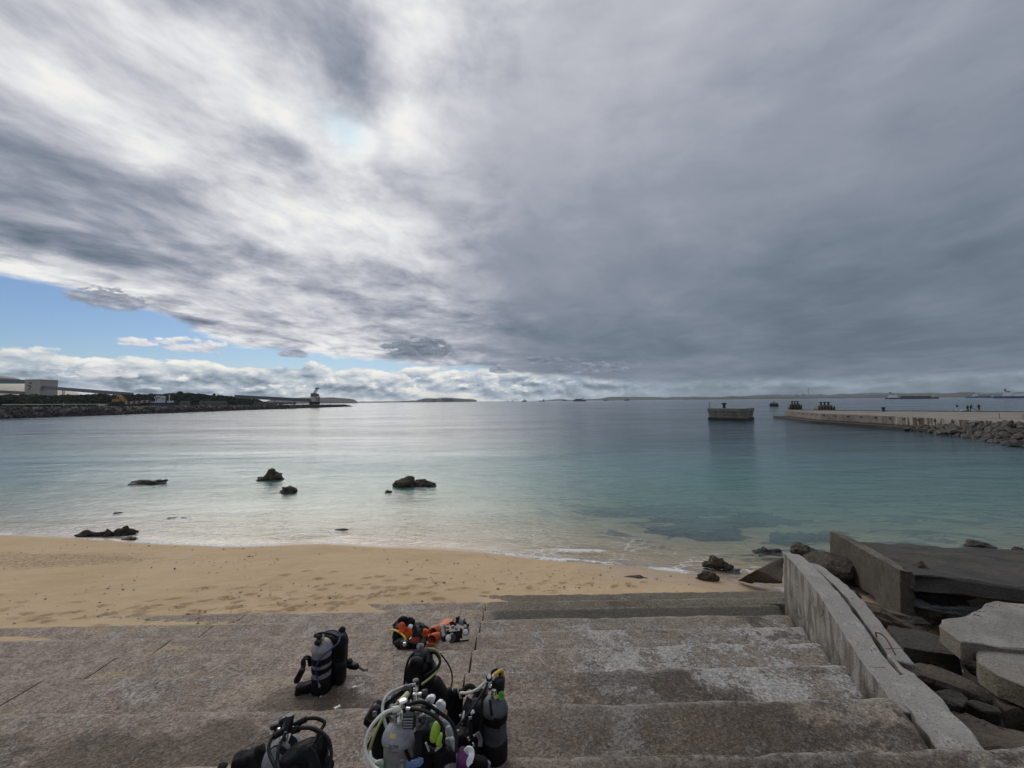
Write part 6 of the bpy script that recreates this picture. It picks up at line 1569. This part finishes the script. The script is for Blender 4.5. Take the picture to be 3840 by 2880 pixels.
    k.hose([P(520, 890, 2.36), P(430, 905, 2.34), P(320, 945, 2.32), P(220, 1030, 2.30), P(130, 1150, 2.28), P(75, 1290, 2.26), P(68, 1420, 2.24), P(110, 1540, 2.22), P(180, 1640, 2.20), P(260, 1700, 2.18)], .0098, M_HWHITE, label='white hose'); k.part(MB().tube([P(528, 888, 2.36), P(420, 908, 2.34)], .017, 12), 'hose_sleeve', M_HWHITE)
    k.hose([P(130, 1440, 2.36), P(150, 1540, 2.33), P(230, 1585, 2.32), P(300, 1570, 2.33)], .008, M_HWHITE)
    k.hose([P(600, 860, 2.36), P(700, 815, 2.36), P(800, 805, 2.36), P(900, 845, 2.36), P(1030, 940, 2.36), P(1150, 1030, 2.36), P(1225, 1150, 2.34), P(1250, 1300, 2.30), P(1245, 1460, 2.26)], .0098, M_RUB)
    k.hose([P(640, 892, 2.34), P(760, 905, 2.32), P(880, 940, 2.30), P(990, 1010, 2.28), P(1060, 1100, 2.26), P(1090, 1220, 2.24), P(1078, 1340, 2.24)], .0090, M_RUB); k.part(MB().tube([P(605, 888, 2.345), P(655, 896, 2.335)], .010, 10), 'hose_fitting', M_CHROME)
    k.part(MB().lathe([(.020, 0), (.025, .01), (.025, .035), (.018, .04), (.003, .041)], 16, P(562, 860, 2.38)), 'turret_cap', M_CHROME)
    k.part(pillow(MB(), P(975, 1190, 2.28), (.052, .05, .105), (-.2, .25, 0), .75, .75, (14, 16), .002, 66), 'second_stage', M_LIME, label='lime green regulator'); k.part(pillow(MB(), P(1040, 1290, 2.27), (.045, .045, .062), (-.2, .2, 0), .75, .75, (12, 14), .002, 67), 'second_stage', M_LIME, label='small lime green mouthpiece cover')
    # fish-shaped tag
    pts = [(600, 1570), (640, 1600), (690, 1560), (760, 1530), (815, 1545), (822, 1590), (780, 1640), (700, 1660), (640, 1640), (610, 1690)]
    w = [P(a, b, 2.235) for a, b in pts]; n = len(w); v = [p for p in w] + [p + Vector((0, .006, 0)) for p in w]
    tg = k.part(MB().add(v, [tuple(range(n)), tuple(range(2 * n - 1, n - 1, -1))] + [(i, n + i, n + (i + 1) % n, (i + 1) % n) for i in range(n)]), 'fish_tag', M_TAGBLUE, None, False, 'blue fish-shaped tag')
    m = MB()
    for i in range(4): m.box(P(690 + i * 24, 1592 - i * 3, 2.232), (.006, .002, .014)).box(P(680 + i * 30, 1565 - i * 4, 2.232), (.012, .002, .003))
    k.part(m, 'tag_marking', M_HGREY, tg, False)
    k.hose([P(690, 1390, 2.28), P(700, 1460, 2.26), P(705, 1530, 2.24)], .005, M_RUB, 'lanyard'); k.part(MB().tube(catmull([P(520, 1600, 2.29), P(530, 1565, 2.285), P(560, 1562, 2.285), P(575, 1590, 2.29)], 5), .006, 8).tube([P(545, 1600, 2.29), P(548, 1690, 2.27)], .011, 8), 'clip', M_GREYP)

    # ---------- right-hand tank
    yF = 2.945; c = Vector((P(1745, 1400, yF).x, yF, 3.39)); k = Kit('dark grey scuba tank with yellow and white hoses, rightmost of the cluster', c)
    zF = lambda v: P(1745, v, yF - .09).z - 3.39
    zt = P(1745, 735, yF).z - 3.39; r = .090
    t = k.tank(c, r, zt - r * 1.15, M_TDARK, max(zF(1400), .08), ((zF(1130), zF(1005)),), R(70))
    k.ribbon([c + Vector((-.03, -.035, zt + .004)), c + Vector((-.015, -.088, zt - .05)), c + Vector((.005, -.098, zt - .14)), c + Vector((.012, -.099, zF(1000)))], .018, .005, M_BLK, 'strap', t, (0, -1, .3))
    k.part(MB().lathe([(.014, -.012), (.024, -.01), (.024, .012), (.014, .012), (.012, .0)], 16, P(1832, 718, 2.90), Matrix.Rotation(R(70), 3, 'X')), 'valve_cap', M_GREEN); lb = MB(); lb.box(P(1770, 745, 2.885), (.035, .004, .016), M=Matrix.Rotation(R(-30), 3, 'Y')); k.part(lb, 'label', M_YSTICK, t, False)
    m = pillow(MB(), P(1490, 1170, 2.96), (.16, .15, .44), (.05, .10, .1), .45, .5, (38, 36), .018, 71, 15); pillow(m, P(1230, 920, 3.06), (.12, .09, .24), (.1, .1, 0), .5, .5, (28, 28), .018, 72, 16); pillow(m, P(1550, 760, 3.04), (.11, .09, .15), (.1, .4, 0), .5, .5, (22, 22), .014, 73, 18); pillow(m, P(1350, 1330, 2.80), (.16, .13, .22), (.05, -.2, .1), .5, .5, (28, 28), .020, 74, 16)
    for i, a in enumerate((1150, 1220, 1300)): pillow(m, P(a, 760 + 10 * i, 3.04), (.05, .06, .16), (0, .1, 0), .6, .6, (10, 12), .008, 75 + i)
    j = k.part(m, 'jacket', M_BLK)
    k.hose([P(1340, 720, 2.98), P(1360, 640, 2.98), P(1410, 600, 2.98), P(1470, 620, 2.98), P(1490, 690, 2.96)], .018, M_BLK2, 'shoulder_strap', j); k.ribbon([P(1420, 760, 2.90), P(1380, 860, 2.84), P(1360, 1000, 2.80), P(1340, 1120, 2.78)], .045, .010, M_BLK2, 'shoulder_strap', j, (0, -1, .3)); k.ribbon([P(1350, 920, 2.80), P(1335, 1000, 2.76), P(1318, 1090, 2.74)], .012, .004, M_HGREY, 'piping', j, (0, -1, .2)); k.ribbon([P(1520, 1200, 2.72), P(1560, 1290, 2.72), P(1555, 1380, 2.72)], .03, .006, M_GREYF, 'lining', j, (0, -1, .2))
    k.part(MB().tube([P(1440, 945, 2.72), P(1475, 925, 2.72)], .011, 10), 'dump_valve', M_WPLAST, j); k.part(MB().tube(catmull([P(1462, 1335, 2.60), P(1475, 1365, 2.60), P(1455, 1390, 2.60), P(1425, 1388, 2.60)], 5), .005, 6), 'clip', M_HGREY, j)
    k.part(MB().lathe([(.014, -.01), (.02, 0), (.014, .01)], 14, P(1545, 690, 2.94), Matrix.Rotation(R(60), 3, 'X')), 'ring', M_RUB, j)
    k.hose([P(1308, 750, 2.98), P(1302, 690, 2.96), P(1370, 688, 2.94), P(1450, 672, 2.92), P(1530, 632, 2.90), P(1600, 575, 2.90), P(1655, 520, 2.90)], .0098, M_HWHITE, label='white hose'); k.hose([P(1720, 490, 2.90), P(1760, 440, 2.90), P(1805, 405, 2.92), P(1842, 405, 2.95), P(1850, 450, 2.98), P(1838, 540, 3.0)], .0115, M_HYEL, label='yellow hose'); k.part(MB().tube([P(1712, 500, 2.90), P(1742, 458, 2.90)], .015, 10).tube([P(1655, 580, 2.89), P(1685, 530, 2.89)], .012, 10), 'hose_fitting', M_WPLAST)
    k.hose([P(1715, 470, 2.92), P(1712, 420, 2.93), P(1750, 388, 2.95), P(1795, 395, 2.97), P(1815, 450, 2.98)], .009, M_RUB); k.hose([P(1655, 560, 2.88), P(1590, 680, 2.80), P(1500, 820, 2.72), P(1400, 960, 2.66), P(1270, 1120, 2.60)], .007, M_RUB); k.hose([P(1645, 580, 2.88), P(1595, 720, 2.80), P(1580, 900, 2.76), P(1570, 1100, 2.74), P(1560, 1250, 2.74)], .0090, M_RUB)
    k.part(MB().lathe([(.018, -.02), (.024, -.015), (.024, .015), (.018, .02)], 14, P(1675, 490, 2.90), Matrix.Rotation(R(55), 3, 'X')), 'swivel', M_BLKP); k.part(MB().lathe([(.015, 0), (.015, .006), (.003, .008)], 14, P(1675, 472, 2.875), Matrix.Rotation(R(55), 3, 'X')), 'swivel_cap', M_WPLAST)
    k.part(pillow(MB(), P(1790, 560, 2.99), (.10, .10, .13), (0, .1, 0), .6, .6, (12, 14), .006, 78), 'valve_cover', M_BLKP)

    def bits(kit_, lst, y):
        m = MB()
        for a, b, s_ in lst: m.box(P(a, b, y), (s_, .010, s_ * .7), rz=.3)
        kit_.part(m, 'buckle', M_GREYP, None, False)
    bits(k, [(1430, 1010, .022), (1300, 980, .014), (1400, 1270, .012), (1415, 1300, .010), (1480, 1240, .014), (1270, 1180, .018)], 2.70)
    # ---------- white strobe pair and small loose items in the cluster
    o0 = P(950, 930, 2.66); k = Kit('white two-lobed plastic strobe lying on the black jackets in the middle of the cluster', (o0.x, o0.y, P(950, 1010, 2.66).z), 'strobe_pair', 'strobe')
    def plate(pts, y, th, name, mat=M_WPLAST):
        w = [P(a, b, y) for a, b in pts]; n = len(w); v = w + [p + Vector((.004, th, -.004)) for p in w]
        ob = k.part(MB().add(v, [tuple(range(n)), tuple(range(2 * n - 1, n - 1, -1))] + [(i, n + i, n + (i + 1) % n, (i + 1) % n) for i in range(n)]), name, mat, None, False); b = ob.modifiers.new('b', 'BEVEL'); b.width = .004; b.segments = 2; return ob
    a = plate([(832, 800), (862, 750), (905, 732), (950, 738), (965, 770), (945, 830), (925, 860), (880, 850)], 2.60, .03, 'plate'); plate([(970, 845), (1010, 800), (1050, 800), (1095, 850), (1100, 890), (1060, 930), (1010, 900)], 2.58, .03, 'plate')
    k.part(MB().lathe([(.014, -.004), (.014, .006), (.008, .006), (.008, -.004)], 14, P(898, 802, 2.594), Matrix.Rotation(R(75), 3, 'X')), 'eyelet', M_HGREY, a)
    k.part(pillow(MB(), P(925, 945, 2.64), (.10, .09, .075), (-.3, .4, 0), .5, .5, (14, 16), .004, 79), 'body', M_WPLAST); k.part(MB().tube([P(850, 860, 2.60), P(880, 890, 2.58)], [.032, .030], 16), 'lens_tube', M_BLKP); k.part(MB().tube([P(975, 990, 2.60), P(1000, 975, 2.59)], .018, 12), 'lens_tube', M_BLKP); k.part(pillow(MB(), P(855, 985, 2.62), (.05, .05, .045), (0, 0, 0), .5, .5, (10, 12), .003, 80), 'foot', M_WPLAST)
    # grey fin blades between the jackets
    def flat_thing(pts, y, th, nm, lab, cat, mat, lean=.0):
        w = [P(a, b, y + lean * (b - pts[0][1]) / 1000) for a, b in pts]; n = len(w); cen = sum(w, Vector()) / n; zz = min(p.z for p in w); kk = Kit(lab, (cen.x, cen.y, zz), nm, cat)
        v = w + [p + Vector((.003, th, -.003)) for p in w]
        ob = kk.part(MB().add(v, [tuple(range(n)), tuple(range(2 * n - 1, n - 1, -1))] + [(i, n + i, n + (i + 1) % n, (i + 1) % n) for i in range(n)]), 'blade', mat, None, False); b = ob.modifiers.new('b', 'BEVEL'); b.width = .004; b.segments = 2
        return kk
    kk = flat_thing([(1060, 1050), (1075, 1042), (1180, 1110), (1215, 1180), (1230, 1260), (1190, 1230), (1130, 1200), (1080, 1130)], 2.45, .02, 'swim_fin', 'grey swim fin wedged between the black jackets', 'swim fin', M_GREYP, -.1); kk.part(pillow(MB(), P(1160, 1200, 2.43), (.04, .03, .09), (0, -.3, 0), .6, .6, (8, 10), .004, 81), 'rib', M_HGREY)
    kk = flat_thing([(1100, 1290), (1150, 1280), (1200, 1330), (1255, 1430), (1240, 1440), (1180, 1390), (1105, 1350)], 2.36, .02, 'swim_fin', 'lower grey swim fin poking out below the lime green regulator', 'swim fin', M_GREYP, -.05); kk.part(pillow(MB(), P(1215, 1350, 2.34), (.03, .03, .08), (0, -.4, 0), .6, .6, (8, 10), .004, 82), 'rib', M_HGREY)
    # pouch, lilac fin, mint fin
    c = P(1260, 1600, 2.40); k = Kit('grey and purple soft pouch with white strap at the bottom of the cluster', (c.x, c.y, c.z - .14), 'soft_pouch', 'pouch')
    k.part(pillow(MB(), P(1190, 1680, 2.42), (.115, .14, .16), (.1, .12, 0), .7, .75, (18, 20), .008, 83, 12), 'grey_end', M_GREYF); k.part(pillow(MB(), P(1330, 1650, 2.42), (.080, .145, .165), (.1, .08, 0), .45, .7, (16, 20), .006, 84, 12), 'purple_band', M_PURP)
    k.ribbon([P(1375, 1450, 2.34), P(1410, 1420, 2.33), P(1445, 1450, 2.32), P(1440, 1520, 2.30), P(1415, 1580, 2.29), P(1430, 1620, 2.28)], .032, .010, M_WPLAST, 'white_strap', None, (0, -1, .3))
    k = flat_thing([(1440, 1520), (1500, 1512), (1570, 1530), (1640, 1570), (1690, 1610), (1685, 1650), (1660, 1700), (1600, 1690), (1560, 1600), (1520, 1565), (1450, 1570)], 2.60, .02, 'swim_fin', 'lilac swim fin lying under the purple pouch', 'swim fin', M_LILAC); k.part(pillow(MB(), P(1540, 1620, 2.55), (.12, .06, .10), (0, .2, 0), .6, .6, (12, 14), .012, 86), 'foot_pocket', M_BLK2)
    k = flat_thing([(150, 1640), (200, 1590), (270, 1565), (300, 1600), (300, 1720), (180, 1720)], 2.32, .02, 'swim_fin', 'mint green swim fin at the lower left of the cluster', 'swim fin', M_MINT); k.part(MB().tube(catmull([P(150, 1640, 2.315), P(200, 1588, 2.315), P(270, 1562, 2.315), P(298, 1600, 2.315)], 4), .006, 6), 'rim', M_HWHITE)

    # ---------- set at the bottom left
    yG = 2.38; P = lambda a, b, y: aty(*zz5(a, b), y); c = Vector((P(1165, 800, yG).x, yG, 3.39)); k = Kit('scuba set with black hoses curving over its grey tank, at the bottom left', c)
    zt = P(1200, 590, yG).z - 3.39; r = .098
    t = k.tank(c, r, zt - r * 1.15, M_TSTEEL, .13, (), R(120))
    m = pillow(MB(), P(1540, 1040, 2.24), (.22, .13, .26), (.1, -.45, .1), .42, .45, (40, 38), .014, 91, 14); pillow(m, P(1735, 970, 2.28), (.085, .13, .28), (.1, .12, 0), .42, .5, (30, 28), .012, 92, 16); pillow(m, P(1300, 1120, 2.20), (.17, .12, .11), (0, -.4, 0), .5, .5, (24, 26), .014, 93, 16)
    j = k.part(m, 'jacket', M_BLK)
    k.part(MB().tube([P(1560, 760, 2.10), P(1670, 690, 2.12)], [.016, .014], 10), 'strap_keeper', M_BLK2, j); k.ribbon([P(1560, 780, 2.09), P(1640, 880, 2.08), P(1680, 1000, 2.06), P(1700, 1100, 2.05)], .05, .008, M_BLK2, 'shoulder_strap', j, (0, -1, .3)); k.ribbon([P(1450, 730, 2.32), P(1520, 700, 2.32)], .03, .012, M_BLK, 'carry_strap', j, (0, -1, .3))
    k.ribbon([P(1270, 570, 2.33), P(1330, 640, 2.30), P(1340, 740, 2.28), P(1290, 830, 2.27)], .04, .006, M_BLK, 'tank_strap', t, (.4, -1, .3)); k.ribbon([P(1110, 740, 2.29), P(1190, 800, 2.28), P(1280, 850, 2.27)], .03, .006, M_BLK, 'tank_strap', t, (0, -1, .6))
    k.hose([P(940, 770, 2.32), P(1000, 710, 2.29), P(1080, 690, 2.29)], .004, M_RUB, 'lanyard', t)
    k.part(MB().lathe([(.022, -.03), (.024, .0), (.024, .05), (.022, .055), (.003, .056)], 18, P(1250, 360, 2.34), Matrix.Rotation(R(-12), 3, 'X')), 'turret', M_BLKP)
    k.part(MB().lathe([(.022, -.018), (.031, -.014), (.031, .014), (.022, .018), (.010, .018)], 16, P(1165, 310, 2.42), Matrix.Rotation(R(75), 3, 'X') @ Matrix.Rotation(R(35), 3, 'Y')), 'handwheel', M_BLKP); k.part(MB().tube([P(1185, 345, 2.40), P(1215, 330, 2.38)], .018, 10), 'valve_outlet', M_CHROME)
    k.hose([P(1180, 450, 2.34), P(1080, 490, 2.32), P(990, 550, 2.30), P(935, 640, 2.27), P(920, 750, 2.24), P(945, 860, 2.21), P(1000, 980, 2.17), P(1060, 1100, 2.14)], .0095, M_RUB); k.part(MB().tube([P(1180, 450, 2.34), P(1090, 485, 2.322), P(1000, 545, 2.30)], .018, 10), 'hose_sleeve', M_RUB)
    k.hose([P(1320, 370, 2.36), P(1440, 300, 2.36), P(1560, 245, 2.36), P(1690, 235, 2.36), P(1800, 270, 2.36), P(1848, 320, 2.35), P(1800, 410, 2.33), P(1720, 540, 2.28), P(1650, 660, 2.22)], .0095, M_RUB); k.part(MB().tube([P(1320, 370, 2.36), P(1440, 302, 2.36), P(1540, 256, 2.36)], .016, 10), 'hose_sleeve', M_RUB)
    k.hose([P(1320, 440, 2.33), P(1420, 405, 2.32), P(1560, 395, 2.31), P(1700, 420, 2.30), P(1830, 500, 2.28), P(1920, 620, 2.26), P(1955, 780, 2.23), P(1948, 940, 2.20), P(1930, 1100, 2.17)], .0098, M_RUB); k.part(MB().tube([P(1320, 440, 2.33), P(1425, 408, 2.32)], .018, 10), 'hose_sleeve', M_RUB); k.part(MB().tube([P(1300, 430, 2.33), P(1325, 385, 2.345)], .010, 10), 'hose_fitting', M_CHROME)
    k.hose([P(1600, 398, 2.315), P(1720, 460, 2.32), P(1820, 580, 2.31), P(1880, 720, 2.29), P(1890, 840, 2.26), P(1855, 980, 2.22)], .008, M_RUB)
    k.hose([P(1215, 440, 2.33), P(1160, 560, 2.28), P(1100, 680, 2.24), P(1072, 820, 2.20), P(1065, 960, 2.17), P(1080, 1100, 2.13)], .0090, M_RUB); k.part(MB().tube([P(1222, 435, 2.33), P(1190, 495, 2.305)], .009, 8), 'hose_fitting', M_GREYP)
    # black gloves bundle and tip of another strap at the bottom edge
    c = atz(*zz5(560, 1010), 3.42); k = Kit('crumpled black neoprene boots lying at the bottom edge left of the nearest hoses', (c.x, c.y, 3.39), 'neoprene_boots', 'diving boots')
    P3 = lambda a, b, h: aty(*zz5(a, b), c.y + h)
    k.part(pillow(MB(), P3(470, 970, 0), (.135, .14, .13), (.1, .15, .4), .6, .6, (18, 20), .022, 95, 12), 'boot', M_BLK2); k.part(pillow(MB(), P3(660, 920, .02), (.19, .14, .13), (0, -.35, -.1), .55, .6, (18, 20), .02, 96, 12), 'boot', M_BLK2)
    k.part(MB().tube([P3(700, 840, -.03), P3(770, 810, -.02), P3(800, 850, -.03)], [.05, .048, .03], 14), 'cuff', M_BLK2); k.part(pillow(MB(), P3(120, 1090, -.08), (.08, .08, .06), (0, .1, 0), .6, .6, (12, 14), .02, 97, 14), 'strap_end', M_BLK2)
    # small litter on the steps
    def litter(px, z, s, lab, mat, seed, nm='paper_scrap'):
        p = atz(*zz1(*px), z); v = []; rr = random.Random(seed)
        g_ = [[(i * s[0] / 3, j * s[1] / 2, rr.uniform(.004, .016)) for j in range(3)] for i in range(4)]
        me = gridmesh(nm, np.array(g_) - np.array([s[0] / 2, s[1] / 2, 0]), False); o = link(nm, me, mat, None, p + Vector((0, 0, .012))); o.rotation_euler = (0, 0, rr.uniform(0, 1)); sd = o.modifiers.new('t', 'SOLIDIFY'); sd.thickness = .003
        tag(o, lab, 'litter')
    litter((910, 727), 3.10, (.055, .03), 'small white paper tag lying on the step between the tanks', M_WPLAST, 1); litter((1025, 590), 2.81, (.06, .022), 'torn white scrap to the right of the lone grey tank', M_WPLAST, 2); litter((800, 655), 2.81, (.022, .018), 'tiny white crumb just in front of the lone grey tank', M_HGREY, 3)
build_gear()
